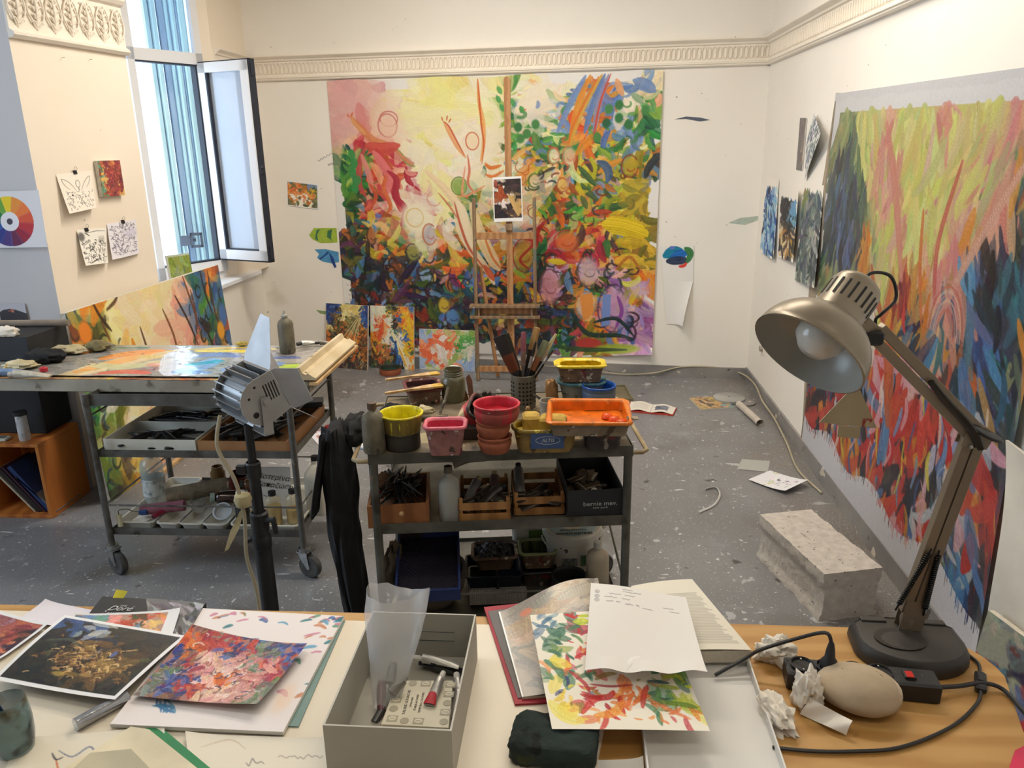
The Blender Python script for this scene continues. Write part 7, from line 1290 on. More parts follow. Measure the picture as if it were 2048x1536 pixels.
# ================================================================ FOREGROUND: worktable
TZ = .75; m_desk = M('yellow_pine_desk', (192, 148, 86), (176, 130, 68), 3, .5, wave=(2.2, 4, 'Y'), contrast=(.15, .85), stretch=(1, 2.5, 1), spots=(((150, 100, 50), 10, .72, .04), ((120, 74, 40), 30, .76, .02)), bump=.0002)
tbl = thing('worktable', 'yellow pine worktable with a rounded corner in the foreground', 'table', (-.5, .85, 0))
poly = [(-1.6, 1.475), (-.5, 1.492), (.62, 1.497)]+[(.70+.145*math.sin(a), 1.35+.147*math.cos(a)) for a in [k*pi/2/8 for k in range(1, 9)]]+[(.80, 1.2), (.75, .9), (.70, .35), (-1.6, .35)]
poly = [(x+.5, y-.85) for x, y in reversed(poly)]
mb = MB(); mb.prism(poly, .722, TZ-.0015); mb.prism([(x*.9985, y*.998) for x, y in poly], TZ-.0015, TZ); mb.build('tabletop', m_desk, tbl, smooth=False)
for x, y in ((-1.5, .45), (-1.5, 1.36), (.62, .45), (.62, 1.32)): mb = MB(); mb.box((x+.5, y-.85, .361), (.06, .06, .722), b=.004); mb.build('leg', m_desk, tbl)
bd = thing('drawing_board', 'cream laminated drawing board lying on the worktable', 'board', (0, 0, TZ)); bq = [zp(*k, TZ+.007) for k in ((-60, 1225), (1300, 1250), (1175, 1536))]
BQ = [(-1.6, 1.445), (bq[1][0]-.06, 1.455), (.035, 1.0), (.01, .5), (-1.6, .5)]; m_board = M('cream_laminate', (232, 222, 202), (226, 214, 192), 3, .45, spots=(((60, 54, 50), 34, .775, .008), ((190, 170, 140), 6, .70, .06)))
mb = MB(); mb.prism(list(reversed(BQ)), 0, .006); mb.build('board_panel', m_board, bd, smooth=False)
BT = TZ+.0065
def P(px, py, z=None): return zp(px, py, BT if z is None else z)
def flat_sheet(name, img, px, z, label, cat='paper', mat=None, edge=None, bend=None, nu=None, nv=None, curl=.006):
    c = [zp(x, y, z) for x, y in px]
    return qsheet(name, img, c, mat or m_ink, label, cat, 0, nu=nu, nv=nv, bend=bend or (lambda U, V: curl*(abs(U-.5)*2)**4*(1-V)+curl*.5*(abs(V-.5)*2)**4))
def slab(name, px, z0, z1, mat, label, cat, top=None):
    c = [zp(x, y, z1) for x, y in px]; o = sum(c)/4; o[2] = z0; t = thing(name, label, cat, o); q = [k-o for k in c]
    mb = MB(); mb.loft([[(k[0], k[1], 0) for k in reversed(q)], [(k[0], k[1], z1-z0-.0006) for k in reversed(q)]]); mb.build('board_core' if top is not None else 'panel', mat, t, smooth=False)
    if top is not None: painted('top_face', top, lambda U, V: [(q[0][i]*(1-U)+q[1][i]*U)*(1-V)+(q[3][i]*(1-U)+q[2][i]*U)*V for i in range(2)]+[z1-z0+0*U], m_ink, t)
    return t
m_paper = M('plain_paper', (226, 222, 212)); m_teal = M('teal_card', (130, 160, 156)); m_green = M('green_card', (60, 150, 96)); m_greyb = M('grey_board', (150, 146, 136), (140, 136, 126), 8, .7)
# teal folder and watercolour board
slab('folder', ((420, 1222), (690, 1240), (597, 1452), (260, 1440)), BT, BT+.003, m_teal, 'teal card folder showing along the right of the watercolour board', 'folder')
p = PT(230, 180, (236, 228, 226))
def dab(c, pts, w, a=.75): p.stroke(pts, w, c, a, .5, .04)
for k in range(46):
    x = random.choice([random.uniform(.05, .95), random.uniform(.82, .98)]); y = random.choice([random.uniform(.03, .12), random.uniform(.2, .36), random.uniform(.05, .85)]) if x > .8 else random.choice([random.uniform(.03, .12), random.uniform(.18, .36)])
    c = random.choice([(196, 120, 80), (80, 150, 190), (50, 90, 150), (70, 140, 110), (170, 90, 110), (220, 160, 110), (200, 120, 150), (40, 110, 120)]); a = random.uniform(-.8, .8); L_ = random.uniform(.03, .09); dab(c, [(x, y), (x+L_*.5, y+L_*.3*math.sin(a)-.01), (x+L_, y+L_*math.sin(a))], random.uniform(.008, .03))
for k in range(10): dab(random.choice([(60, 110, 160), (80, 140, 170)]), [(.16+random.uniform(0, .1), .82+random.uniform(-.05, .05)), (.2+random.uniform(0, .1), .86), (.22+random.uniform(0, .12), .9)], .012)
p.fill(.9, .75, .05, .1, (244, 214, 190), .6, .8)
slab('watercolour_board', ((400, 1216), (688, 1232), (566, 1464), (220, 1448)), BT+.0035, BT+.011, m_paper, 'white board dabbed with loose watercolour strokes left of the grey box', 'painting', p.a)
# prints and books at the left
p = PT(60, 40, (226, 220, 226)); flat_sheet('paper_sheet', p.a, ((92, 1204), (215, 1228), (180, 1262), (30, 1244)), BT+.004, 'blank pale pink sheet at the back left of the table')
bk2 = slab('book', ((205, 1192), (412, 1205), (360, 1290), (150, 1262)), BT, BT+.012, M('charcoal_cover', (46, 46, 48), (56, 56, 58), 4, .4), 'charcoal book titled Doré with a grey engraving on its cover', 'book')
o_ = bk2.location; p = PT(60, 60, (110, 110, 112)); p.field(90, ["abab", "baba"], {'a': [(150, 150, 152), (90, 90, 94)], 'b': [(60, 60, 64), (180, 180, 180)]}, (.05, .1), (2, 4), lambda x, y: .9); cc = [zp(*k, BT+.0135)-np.array(o_) for k in ((292, 1196), (410, 1206), (366, 1284), (300, 1275))]
painted('engraving', p.a, lambda U, V: [(cc[0][i]*(1-U)+cc[1][i]*U)*(1-V)+(cc[3][i]*(1-U)+cc[2][i]*U)*V for i in range(3)], m_print, bk2)
ax_ = zp(290, 1230, BT+.013)-zp(215, 1228, BT+.013); an_ = math.atan2(ax_[1], ax_[0])
m_prw = M('white_print', (196, 196, 194))
for tx, q, sz, sh in (('THE', (247, 1212), .009, 0), ('Doré', (240, 1217), .026, .35), ('ILLUSTRATIONS', (245, 1227), .010, 0)):
    w_ = Vector(zp(*q, BT+.0135))-Vector(o_); text_mesh(tx, sz, m_prw, 'title_lettering', bk2, T(*w_) @ RZ(an_), .0002, shear=sh)
st_ = thing('sticky_tabs', 'yellow sticky tabs poking up behind the charcoal book', 'sticky note', zp(232, 1196, BT+.013)); mb = MB()
for k in range(4): mb.add([(-.008+k*.005, 0, 0), (.003+k*.005, 0, 0), (.006+k*.006, .014-k*.001, .012), (-.006+k*.006, .015-k*.001, .013)], [(0, 1, 2, 3)])
mb.build('tabs', M('yellow_note', (240, 226, 60)), st_, smooth=False)
def bordered(p, b=6, col=.93): im = p.a; im[:b] = im[-b:] = col; im[:, :b] = im[:, -b:] = col; return im
p = PT(140, 50, (190, 150, 130)); p.field(150, ["btpdro", "btrdgp", "ttrbgo"], {'b': [(120, 150, 190), (90, 120, 160)], 't': [(110, 160, 150), (140, 180, 170)], 'p': [(240, 160, 150)], 'd': [(180, 70, 50), (90, 80, 60)], 'r': [(200, 80, 60)], 'g': [(240, 200, 110), (236, 170, 130)], 'o': [(240, 150, 90)]}, (.03, .07), (1.2, 3)); im = bordered(p, 4); im[:, -16:] = .93
flat_sheet('art_print', im, ((150, 1232), (362, 1222), (342, 1278), (118, 1262)), BT+.0145, 'white bordered print with a red tree on a pink sky over the charcoal book', 'print', m_print)
p = PT(70, 60, (110, 60, 60)); p.field(160, ["pprr", "prrd", "dord", "ydod"], {'p': [(170, 110, 120), (150, 90, 100)], 'r': [(130, 60, 60), (170, 90, 80)], 'd': [(50, 34, 50), (80, 50, 60)], 'o': [(200, 130, 90)], 'y': [(220, 190, 120)]}, (.05, .12), (2, 4), lambda x, y: -.6)
flat_sheet('art_print', bordered(p, 4), ((-30, 1216), (100, 1252), (0, 1320), (-110, 1300)), BT+.006, 'dusky rose print cut off at the far left of the table', 'print', m_print)
p = PT(230, 170, (44, 42, 36))
p.field(240, ["bbbbwwdddd", "bbwwwbdddd", "dddbdwdddd", "dgdyydodgd", "dddyyyyydd", "dddyoyyyyd", "ddddyyoydd", "dddddyyydd", "dddddddddd"], {'b': [(50, 74, 120), (60, 90, 140)], 'w': [(190, 190, 180), (150, 160, 170)], 'd': [(40, 38, 34), (56, 50, 42), (34, 34, 34)], 'g': [(90, 90, 60)], 'y': [(150, 116, 66), (110, 84, 52), (90, 70, 46)], 'o': [(110, 80, 50)]}, (.04, .09), (1.5, 3), jit=8)
for k in range(170):
    x = random.gauss(.5, .17); y = random.gauss(.58, .14)
    if .05 < x < .95 and .3 < y < .9: a = random.uniform(-.8, .8); L_ = random.uniform(.02, .07); p.stroke([(x, y), (x+L_*.5, y-.02), (x+L_, y+L_*math.sin(a))], random.uniform(.006, .018), random.choice([(206, 164, 104), (180, 136, 80), (226, 190, 130), (150, 106, 60), (90, 60, 36), (60, 46, 34)]), .85)
p.fill(.66, .45, .018, .05, (90, 110, 170), .9, .4); p.stroke([(.1, .42), (.25, .36), (.35, .42)], .03, (90, 100, 80), .6); p.stroke([(.4, .3), (.55, .26), (.6, .33)], .04, (36, 44, 60), .9)
for c, q in (((200, 170, 80), (.42, .8)), ((150, 120, 60), (.52, .78)), ((190, 150, 90), (.62, .76))): p.fill(*q, .05, .03, c, .7, .6)
flat_sheet('art_print', bordered(p, 8), ((130, 1233), (375, 1275), (232, 1410), (-14, 1362)), BT+.018, 'large white bordered print of a dark classical figure crowd under a blue sky', 'print', m_print, bend=lambda U, V: .004+.010*V*(1-V)*4*.5+.008*(U*V)**3, nu=180, nv=130)
p = PT(200, 140, (170, 120, 110))
p.field(700, ["mrgrbgbb", "orrrrggb", "omwbpprb", "bmppwgpr", "brpwwppr", "gbrwoppg", "gbbrwwpg", "gmmrwpgg"], {'m': [(120, 70, 70), (150, 110, 90)], 'r': [(190, 70, 60), (160, 50, 70), (210, 110, 90)], 'g': [(120, 120, 110), (150, 150, 140), (110, 130, 90)], 'b': [(50, 70, 140), (60, 60, 110), (90, 110, 170)], 'o': [(226, 120, 50), (210, 90, 50)], 'w': [(240, 216, 200), (236, 190, 170)], 'p': [(220, 160, 150), (200, 140, 130)]}, (.025, .06), (1.3, 3.2))
dark_curls(p, 60, (.05, .05, .95, .95), [(40, 50, 110), (150, 40, 50), (240, 230, 220), (60, 50, 60)], .008, (.015, .05), .8)
flat_sheet('oil_sketch', p.a, ((388, 1268), (616, 1300), (516, 1424), (266, 1396)), BT+.016, 'curling oil sketch of pink, red and blue swirls on top of the watercolour board', 'painting', m_thick, bend=lambda U, V: .002+.022*(1-U)**2*(1-V)**2+.014*U**3*(1-V)+.012*(U*V)**3+.004*V, nu=170, nv=120)
A_ = P(150, 1450, BT+.012); B_ = P(232, 1405, BT+.012); t = thing('silver_tube', 'rolled clear foil tube poking out under the large dark print', 'tube', A_); mb = MB(); mb.cyl((0, 0, 0), Vector(B_-A_)*1.3, .012, n=16); mb.build('foil_roll', M('silver_foil', (200, 202, 206), (160, 162, 168), 14, .2, metal=.8, bump=.002), t)
# sketches at the bottom left
p = PT(140, 60, (234, 226, 206))
for c, pts in (((210, 100, 60), [(.30, .55), (.36, .9), (.42, .95)]), ((110, 120, 150), [(.30, .35), (.4, .5), (.5, .3), (.55, .6), (.4, .8)]), ((90, 110, 150), [(.6, .6), (.7, .55), (.8, .2), (.9, .05)]), ((170, 160, 60), [(.1, .95), (.3, .85), (.45, .9)]), ((60, 60, 70), [(.26, .4), (.3, .55), (.34, .5)])): p.stroke(pts, .014, c, .8)
flat_sheet('sketch_sheet', p.a, ((40, 1480), (330, 1455), (330, 1560), (0, 1560)), BT+.001, 'white sheet with loose orange and blue sketch lines at the bottom left')
p = PT(150, 50, (234, 226, 208)); hand(p, .62, .45, .3, .06, (150, 140, 130), 16); hand(p, .40, .62, .12, .12, (110, 104, 100), 8); p.stroke([(.1, .3), (.3, .1), (.4, .3)], .01, (200, 180, 150), .6)
flat_sheet('sketch_sheet', p.a, ((372, 1470), (668, 1480), (668, 1560), (380, 1560)), BT+.0012, 'pale sheet with pencilled numbers below the watercolour board')
o_ = bpy.data.objects[-1] if False else None
slab('folder', ((300, 1450), (318, 1450), (450, 1560), (150, 1560)), BT+.004, BT+.007, m_green, 'green card folder under the cream envelope at the bottom edge', 'folder')
slab('envelope', ((262, 1452), (298, 1458), (425, 1560), (90, 1560)), BT+.0075, BT+.0095, M('cream_card', (240, 228, 196)), 'cream card envelope at the bottom edge of the picture', 'envelope')
slab('paper_sheet', ((180, 1505), (262, 1497), (322, 1560), (120, 1560)), BT+.010, BT+.0115, M('beige_card', (206, 198, 170)), 'small beige folded card on the cream envelope', 'paper')
# water glass with brush
q = P(34, 1500); gj = thing('water_glass', 'stained glass jar of blue paint water with a brush at the left edge', 'glass', q)
mb = MB(); mb.lathe([(.022, 0), (.028, .004), (.033, .03), (.034, .062), (.031, .100), (.0295, .104), (.031, .07), (.030, .02), (.0, .006)], 28, None, True); mb.build('glass_wall', M('stained_glass_wall', (150, 180, 186), (110, 140, 140), 5, .12, alpha=.6, spec=.9, spots=(((80, 76, 40), 14, .55, .05), ((30, 60, 70), 10, .60, .04))), gj)
mb = MB(); mb.lathe([(.0255, .006), (.0275, .03), (.0275, .052), (0, .052)], 24, None, True); mb.build('paint_water', M('dirty_water', (44, 66, 70), (84, 80, 50), 8, .15), gj)
t = flat_brush('paint brush with blue bristles standing in the stained glass jar', q+np.array([.006, 0, .02]), q+np.array([-.035, .0, .118]), .024, (30, 80, 130), (40, 100, 150), (30, 60, 110), (.3, .5), .008)
# grey cardboard box with its contents
bx0, bx1, by0, by1, bh = -.400, -.189, 1.012, 1.335, .102
gb = thing('cardboard_box', 'open grey cardboard box in the middle of the worktable', 'box', ((bx0+bx1)/2, (by0+by1)/2, BT)); w, d = bx1-bx0, by1-by0; m_gb = M('grey_greenboard', (172, 168, 156), (164, 160, 148), 4, .6, spots=(((130, 126, 116), 24, .74, .02),)); m_gbe = M('pale_board_edge', (206, 202, 190))
for nm, c, dd in (('side_wall', (w/2-.0015, 0, bh/2), (.003, d, bh)), ('side_wall', (-w/2+.0015, 0, bh/2), (.003, d, bh)), ('end_wall', (0, d/2-.0015, bh/2), (w-.006, .003, bh)), ('end_wall', (0, -d/2+.0015, bh/2), (w-.006, .003, bh)), ('base', (0, 0, .002), (w-.006, d-.006, .003))):
    mb = MB(); mb.box(c, dd); mb.build(nm, m_gb, gb, smooth=False)
for s in (-1, 1): mb = MB(); mb.box((s*(w/2-.0015), 0, bh+.0004), (.0032, d, .0008)); mb.build('rim_edge', m_gbe, gb, smooth=False); mb = MB(); mb.box((0, s*(d/2-.0015), bh+.0004), (w-.0064, .0032, .0008)); mb.build('rim_edge', m_gbe, gb, smooth=False)
mb = MB(); mb.box((.005, d/2-.0035, .052), (.11, .0008, .02)); lb2 = mb.build('printed_label', m_gb, gb, smooth=False)
for z in (.042, .062): mb = MB(); mb.box((.005, d/2-.0042, z), (.11, .0006, .0008)); mb.build('label_line', M('print_dark', (40, 70, 76)), lb2, smooth=False)
text_mesh('30', .016, bpy.data.materials['print_dark'], 'label_lettering', lb2, T(-.038, d/2-.0045, .052) @ RX(pi/2), .0002)
gz = BT+.004
def inbox(px, py, dz=0): return zp(px, py, gz+dz)
t = tube_thing('paint_tube', 'large white paint tube with a white cap at the back of the grey box', 'tube', inbox(846, 1325, .018), .075, .009, (206, 204, 196), -.12, (220, 218, 210), bandcol=(40, 40, 44))
tube_thing('paint_tube', 'small green banded tube under the white one in the grey box', 'tube', inbox(870, 1342, .002), .06, .008, (60, 62, 60), -.15, (40, 40, 40), bandcol=(60, 150, 90))
tube_thing('paint_tube', 'dark violet tube beside the green banded one in the grey box', 'tube', inbox(860, 1336, .002), .07, .009, (50, 44, 80), -.2, (30, 30, 40))
tube_thing('paint_tube', 'silver tube with a red label beside the gouache box', 'tube', inbox(915, 1372, .002), .07, .010, (176, 172, 168), -1.35, (210, 206, 200), bandcol=(190, 50, 40))
tube_thing('paint_tube', 'short silver tube at the right wall of the grey box', 'tube', inbox(917, 1395, .002), .06, .009, (196, 192, 188), -1.5, (206, 200, 196))
# gouache carton
gcn = [inbox(795, 1361, .03), inbox(906, 1361, .03), inbox(897, 1455, .03), inbox(762, 1448, .03)]; go_ = sum(gcn)/4; go_[2] = gz; gcs = thing('paint_carton', 'flat cream carton printed with circles and gouache lettering in the grey box', 'box', go_); gq = [k-go_ for k in gcn]
mb = MB(); mb.loft([[(k[0], k[1], 0) for k in reversed(gq)], [(k[0], k[1], .0295) for k in reversed(gq)]]); mb.build('carton', M('cream_carton', (222, 214, 190)), gcs, smooth=False)
m_pg = M('taupe_print', (176, 168, 146)); m_pk = M('brown_print', (96, 88, 76))
gx_ = Vector((gq[1]+gq[2]-gq[0]-gq[3])/2); gy_ = Vector((gq[0]+gq[1]-gq[2]-gq[3])/2); gx_.z = gy_.z = 0
def gp(u, v): return gx_*(u-.5)+gy_*(.5-v)+Vector((0, 0, .0298))
def disc(u, v, r, mat, z=0, nm='printed_circle', el=1): mb = MB(); mb.lathe([(0, 0), (r, 0), (r, .0003), (0, .0003)], 20, T(*gp(u, v)) @ T(0, 0, z), sy=el); mb.build(nm, mat, gcs, smooth=False)
for k, (u, v) in enumerate([(.08, .08), (.3, .07), (.52, .07), (.74, .07), (.94, .08), (.1, .27), (.1, .46), (.1, .65), (.12, .86), (.32, .9), (.54, .9), (.94, .9), (.94, .3), (.94, .5), (.94, .7)]):
    if k % 2: disc(u, v, .0078, m_pg)
    else: mb = MB(); mb.box((0, 0, 0), (.019, .0155, .0003), T(*gp(u, v))); mb.build('printed_square', m_pg, gcs, smooth=False); disc(u, v, .0072, bpy.data.materials['cream_carton'], .0002, el=.75); mb = MB(); mb.box((0, 0, 0), (.009, .0015, .0003), T(*gp(u, v)) @ T(0, 0, .0006)); mb.build('printed_word', m_pg, gcs, smooth=False)
rzt = math.atan2(gy_.y, gy_.x)
for tx, u, sz in (('TALENS GOUACHE', .28, .0075), ('EXTRA FINE', .36, .005), ('PLAKKAATVERF', .44, .006), ('TEMPERA COLOURS', .52, .006), ('001', .62, .008)): text_mesh(tx, sz, m_pk, 'carton_lettering', gcs, T(*gp(u, .5)) @ RZ(rzt), .0002)
t = tube_thing('paint_tube', 'small grey gouache tube with a red paint patch lying on the carton', 'tube', zp(880, 1368, gz+.0305), .062, .0085, (168, 166, 160), -1.72, (200, 196, 186), bandcol=(96, 96, 96))
mb = MB(); mb.loft([[(.040, .0075*math.cos(a), .0085+.0070*math.sin(a)) for a in [pi*k/8 for k in range(9)]], [(.0625, .0125*math.cos(a), .003+.004*math.sin(a)) for a in [pi*k/8 for k in range(9)]]], False, False, None, False); mb.build('red_patch', M('red_plastic', (200, 44, 56)), t)
# translucent bag
b_top = yp(797, 1182, 1.26); b_bot = zp(772, 1412, gz+.010); bg_ = thing('plastic_bag', 'tall translucent plastic bag standing open in the grey box', 'bag', b_bot); m_bag = M('frosted_bag', (236, 236, 236), (222, 224, 226), 6, .22, alpha=.42, spec=.8, bump=.003, bscale=22)
ax = Vector(b_top-b_bot); rings = []; nb_ = 32
for k in range(15):
    f = k/14; c = ax*f; rw = .024+.031*min(1, f*1.25)+.004*f; rd = .012+.046*f
    rings.append([tuple(c+Vector((math.cos(2*pi*j/nb_)*rw*(1+.06*mnoise.noise(Vector((j*.6, f*6, 2)))), math.sin(2*pi*j/nb_)*rd, (.010*math.cos(2*pi*j/nb_*2+.5)-.02*math.sin(2*pi*j/nb_))*f**4+.006*f*mnoise.noise(Vector((j*.5, f*3, 7)))))) for j in range(nb_)])
mb = MB(); mb.loft(rings, True, False); mb.build('bag_film', m_bag, bg_, ang=40)
for dx, dy, dz, r, L_, rt, cl in ((.0, .0, .014, .0075, .075, .5, (90, 90, 92)), (.02, .01, .045, .011, .03, .2, (150, 146, 140)), (-.01, .01, .018, .009, .05, 1.2, (120, 80, 90)), (.008, .02, .06, .009, .03, .9, (110, 108, 106))):
    t = thing('metal_tube', {.0075: 'dark metal tube lying at the bottom of the translucent bag', .011: 'pale round cap inside the translucent bag'}.get(r, 'maroon tube inside the translucent bag' if cl[0] == 120 else 'small grey knob higher inside the translucent bag'), 'tube', b_bot+np.array([dx, dy, dz-.008]), rot=(0, -.5, rt+.6)); mb = MB(); mb.cyl((-L_/2, 0, 0), (L_/2, 0, 0), r, n=14); mb.cyl((L_/2, 0, 0), (L_/2+.008, 0, 0), r*.7, n=12); mb.build('tube_shell', M('m_%d' % cl[0], cl, None, 9, .3, metal=.5), t)
# open art book
OB = BT
c_ = [zp(*k, OB+.004) for k in ((968, 1214), (1300, 1180), (1340, 1390), (1030, 1408))]; o_ = sum(c_)/4; o_[2] = OB; ab = thing('art_book', 'large open art book with a red cover edge under the loose sheets', 'book', o_); cq = [k-o_ for k in c_]
mb = MB(); mb.loft([[(k[0], k[1], 0) for k in reversed(cq)], [(k[0], k[1], .004) for k in reversed(cq)]]); mb.build('red_cover', M('crimson_cover', (170, 40, 56)), ab, smooth=False)
e_ = [zp(*k, OB+.006)-o_ for k in ((976, 1222), (1020, 1216), (1062, 1390), (1036, 1396))]; mb = MB(); mb.loft([[(k[0], k[1], .0042) for k in reversed(e_)], [(k[0], k[1], .0055) for k in reversed(e_)]]); mb.build('grey_endpaper', M('grey_endpaper', (110, 106, 104)), ab, smooth=False)
p = PT(110, 130, (150, 138, 122)); p.field(160, ["gwwg", "ooww", "oggd", "dddd", "gggg", "dggo"], {'g': [(140, 132, 122), (120, 112, 106)], 'w': [(190, 176, 150), (176, 164, 146)], 'o': [(176, 150, 120), (164, 138, 110)], 'd': [(104, 98, 96)]}, (.06, .14), (2, 4), lambda x, y: random.uniform(-.3, .3), 6)
for k in range(9): p.stroke([(.25, .12), (.2+.09*k, .42)], .012, (214, 180, 130), .4)
p.fill(.24, .14, .06, .04, (206, 120, 90), .9, .5); p.a[:, :2] = .95
pg = [zp(*k, OB+.012)-o_ for k in ((997, 1222), (1195, 1190), (1240, 1380), (1044, 1392))]
painted('left_page', p.a, lambda U, V: [(pg[0][i]*(1-U)+pg[1][i]*U)*(1-V)+(pg[3][i]*(1-U)+pg[2][i]*U)*V+(0 if i < 2 else .052*np.sin(np.clip(U*1.05, 0, 1)*pi*.62)**1.5*(1-.75*V)-.002) for i in range(3)], m_print, ab)
mb = MB(); pg2 = [pg[0], pg[1], pg[2], pg[3]]; mb.loft([[(k[0], k[1], .0045) for k in reversed(pg2)], [(k[0], k[1], .0095) for k in reversed(pg2)]]); mb.build('page_block', M('page_edges', (214, 204, 184)), ab, smooth=False)
p = PT(110, 120, (226, 220, 204))
for j in range(34): p.stroke([(.34, .22+j*.021), (.34+random.uniform(.5, .58), .22+j*.021)], .004, (150, 146, 138), .8, 0, 0, sm=0)
rp = [zp(*k, OB+.035) for k in ((1262, 1172), (1384, 1158), (1503, 1300), (1310, 1305))]; ro = sum(rp)/4; rp = [k-o_ for k in rp]
painted('right_page', p.a, lambda U, V: [(rp[0][i]*(1-U)+rp[1][i]*U)*(1-V)+(rp[3][i]*(1-U)+rp[2][i]*U)*V+(0 if i < 2 else .004*np.sin(U*pi)) for i in range(3)], m_ink, ab)
mb = MB(); mb.loft([[(k[0], k[1], .008) for k in reversed(rp)], [(k[0], k[1], k[2]-.002) for k in reversed(rp)]]); mb.build('page_block', M('page_edges', (214, 204, 184)), ab, smooth=False)
# watercolour sheet over book, sponge and lid
p = PT(230, 250, (244, 238, 222))
def wc(c, pts, w, a=.75): p.stroke(pts, w, c, a, .55, .05)
WCOL = {'b': [(120, 150, 170), (90, 120, 150)], 'g': [(70, 120, 90), (50, 100, 80), (110, 150, 90)], 'l': [(210, 220, 60), (190, 200, 60)], 'y': [(246, 224, 90), (240, 210, 80)], 'r': [(206, 50, 50), (190, 60, 70)], 'o': [(240, 150, 70), (236, 120, 60)], 'p': [(240, 180, 150)], 'n': [(50, 70, 110)], 'm': [(160, 130, 70)]}
p.field(60, ["bbg.....", "bggrr...", "ggrr....", "gyrr....", "yyrr..l.", "yrr...gg", "gmg..gml", "ygnoomgl", "yyroogmy", "yyooorro"], WCOL, (.05, .10), (1.2, 2.2), jit=10, box=(.03, .03, .97, .95), alpha=(.4, .7))
p.field(260, ["bgrlg...", "bbggr...", "ggrr....", "ggor....", "yrrr..g.", "org..ggg", "ggm..mgl", "nyrooogl", "ymroogmo", "yyoroorr"], WCOL, (.012, .04), (1.5, 4.5), jit=12, box=(.03, .03, .97, .95), alpha=(.55, .9))
for c, pts, w in (((206, 44, 44), [(.22, .88), (.32, .78), (.42, .76), (.46, .72)], .05), ((240, 150, 50), [(.3, .9), (.42, .88), (.5, .8)], .06), ((236, 120, 60), [(.5, .78), (.56, .66), (.6, .78)], .02), ((200, 60, 50), [(.62, .84), (.66, .74), (.70, .68)], .04), ((236, 130, 80), [(.68, .78), (.78, .85), (.9, .92)], .03), ((60, 110, 90), [(.12, .16), (.18, .2), (.22, .16)], .09), ((70, 130, 100), [(.05, .45), (.12, .52), (.14, .6)], .06), ((246, 224, 90), [(.1, .45), (.2, .5)], .1), ((210, 220, 50), [(.33, .1), (.42, .1)], .08), ((190, 50, 60), [(.2, .55), (.28, .65), (.3, .72)], .03), ((180, 60, 70), [(.32, .66), (.45, .68), (.6, .67)], .02), ((110, 150, 60), [(.75, .8), (.9, .82), (.97, .84)], .04), ((150, 170, 60), [(.78, .68), (.9, .7)], .04), ((60, 80, 100), [(.72, .64), (.85, .66)], .03), ((246, 230, 110), [(.03, .8), (.1, .9), (.2, .94)], .1)): wc(c, pts, w)
wq_ = [zp(1060, 1230, OB+.070), zp(1318, 1212, OB+.072), zp(1420, 1462, OB+.042), zp(1104, 1458, OB+.048)]
qsheet('watercolour_sheet', p.a, wq_, m_ink, 'watercolour sheet of red, green and yellow leaf shapes lying across the book', 'painting', bend=lambda U, V: .001*np.sin(U*3)-.004*(1-V)*U)
p = PT(180, 150, (228, 224, 218))
p.a *= 1.0
for y_, x_, w_ in ((.05, .34, .1), (.07, .46, .07), (.12, .2, .12), (.12, .36, .1), (.17, .15, .13), (.17, .33, .08), (.22, .17, .07), (.22, .27, .04), (.23, .36, .08), (.23, .47, .03), (.25, .53, .1), (.2, .74, .1), (.24, .80, .09)): hand(p, x_, y_, w_, .010, (110, 108, 116), 9, .004)
for y_ in (.11, .17, .22): p.ell(.075, y_, .022, .018, .004, (110, 108, 116), .8); hand(p, .065, y_, .02, .008, (110, 108, 116), 3, .004)
p.stroke([(.34, .075), (.46, .08)], .004, (110, 108, 116), .8); p.stroke([(.36, .9), (.4, .84), (.46, .82)], .02, (250, 248, 246), .6); p.stroke([(.35, .97), (.4, .9)], .008, (190, 186, 182), .6)
nq = [zp(1182, 1166, OB+.085), zp(1372, 1192, OB+.085), zp(1414, 1358, OB+.082), zp(1170, 1342, OB+.085)]
qsheet('handwritten_note', p.a, nq, m_ink, 'white note sheet with a short handwritten list on top of the open book', 'paper', bend=lambda U, V: .003*np.sin(U*5+V*2)+.006*np.clip((V-.85)/.15, 0, 1)*np.sin(U*9)**2+.012*V**4*U)
# white lid box on the right of the book
lq = [zp(*k, TZ+.001) for k in ((1290, 1330), (1486, 1330), (1558, 1560), (1300, 1560))]; lo = sum(lq)/4; lo[2] = TZ+.001; ld = thing('box_tray', 'shallow white cardboard lid lying open on the pine table', 'box', lo)
X_l, X_r, Yb, Yf, lh = .128, .352, 1.355, .98, .022; m_lid = M('white_lid_card', (226, 224, 220), (216, 214, 210), 5, .6)
for nm, c, dd in (('side_wall', (X_r, (Yb+Yf)/2, lh/2), (.003, Yb-Yf, lh)), ('side_wall', (X_l, (Yb+Yf)/2, lh/2), (.003, Yb-Yf, lh)), ('end_wall', ((X_l+X_r)/2, Yb, lh/2), (X_r-X_l-.003, .003, lh)), ('base', ((X_l+X_r)/2, (Yb+Yf)/2, .0015), (X_r-X_l-.003, Yb-Yf-.003, .002))):
    mb = MB(); mb.box((c[0]-lo[0], c[1]-lo[1], c[2]), dd); mb.build(nm, m_lid, ld, smooth=False)
t = rag('black_sponge', 'large black green sponge block at the bottom centre of the table', (0, 0, 0), 1, 1, 1, m_black, 1)
bpy.data.objects.remove(t)
sq_ = zp(1108, 1512, BT); sp_ = thing('sponge', 'large rough black green sponge under the watercolour sheet', 'sponge', (sq_[0], sq_[1]+.01, BT), rz=-.12); m_sp = M('black_green_sponge', (24, 34, 32), (34, 48, 44), 14, .95, bump=.004, bscale=50, spots=(((50, 56, 30), 14, .66, .05), ((14, 18, 20), 26, .60, .05)))
mb = MB(); nS = 14
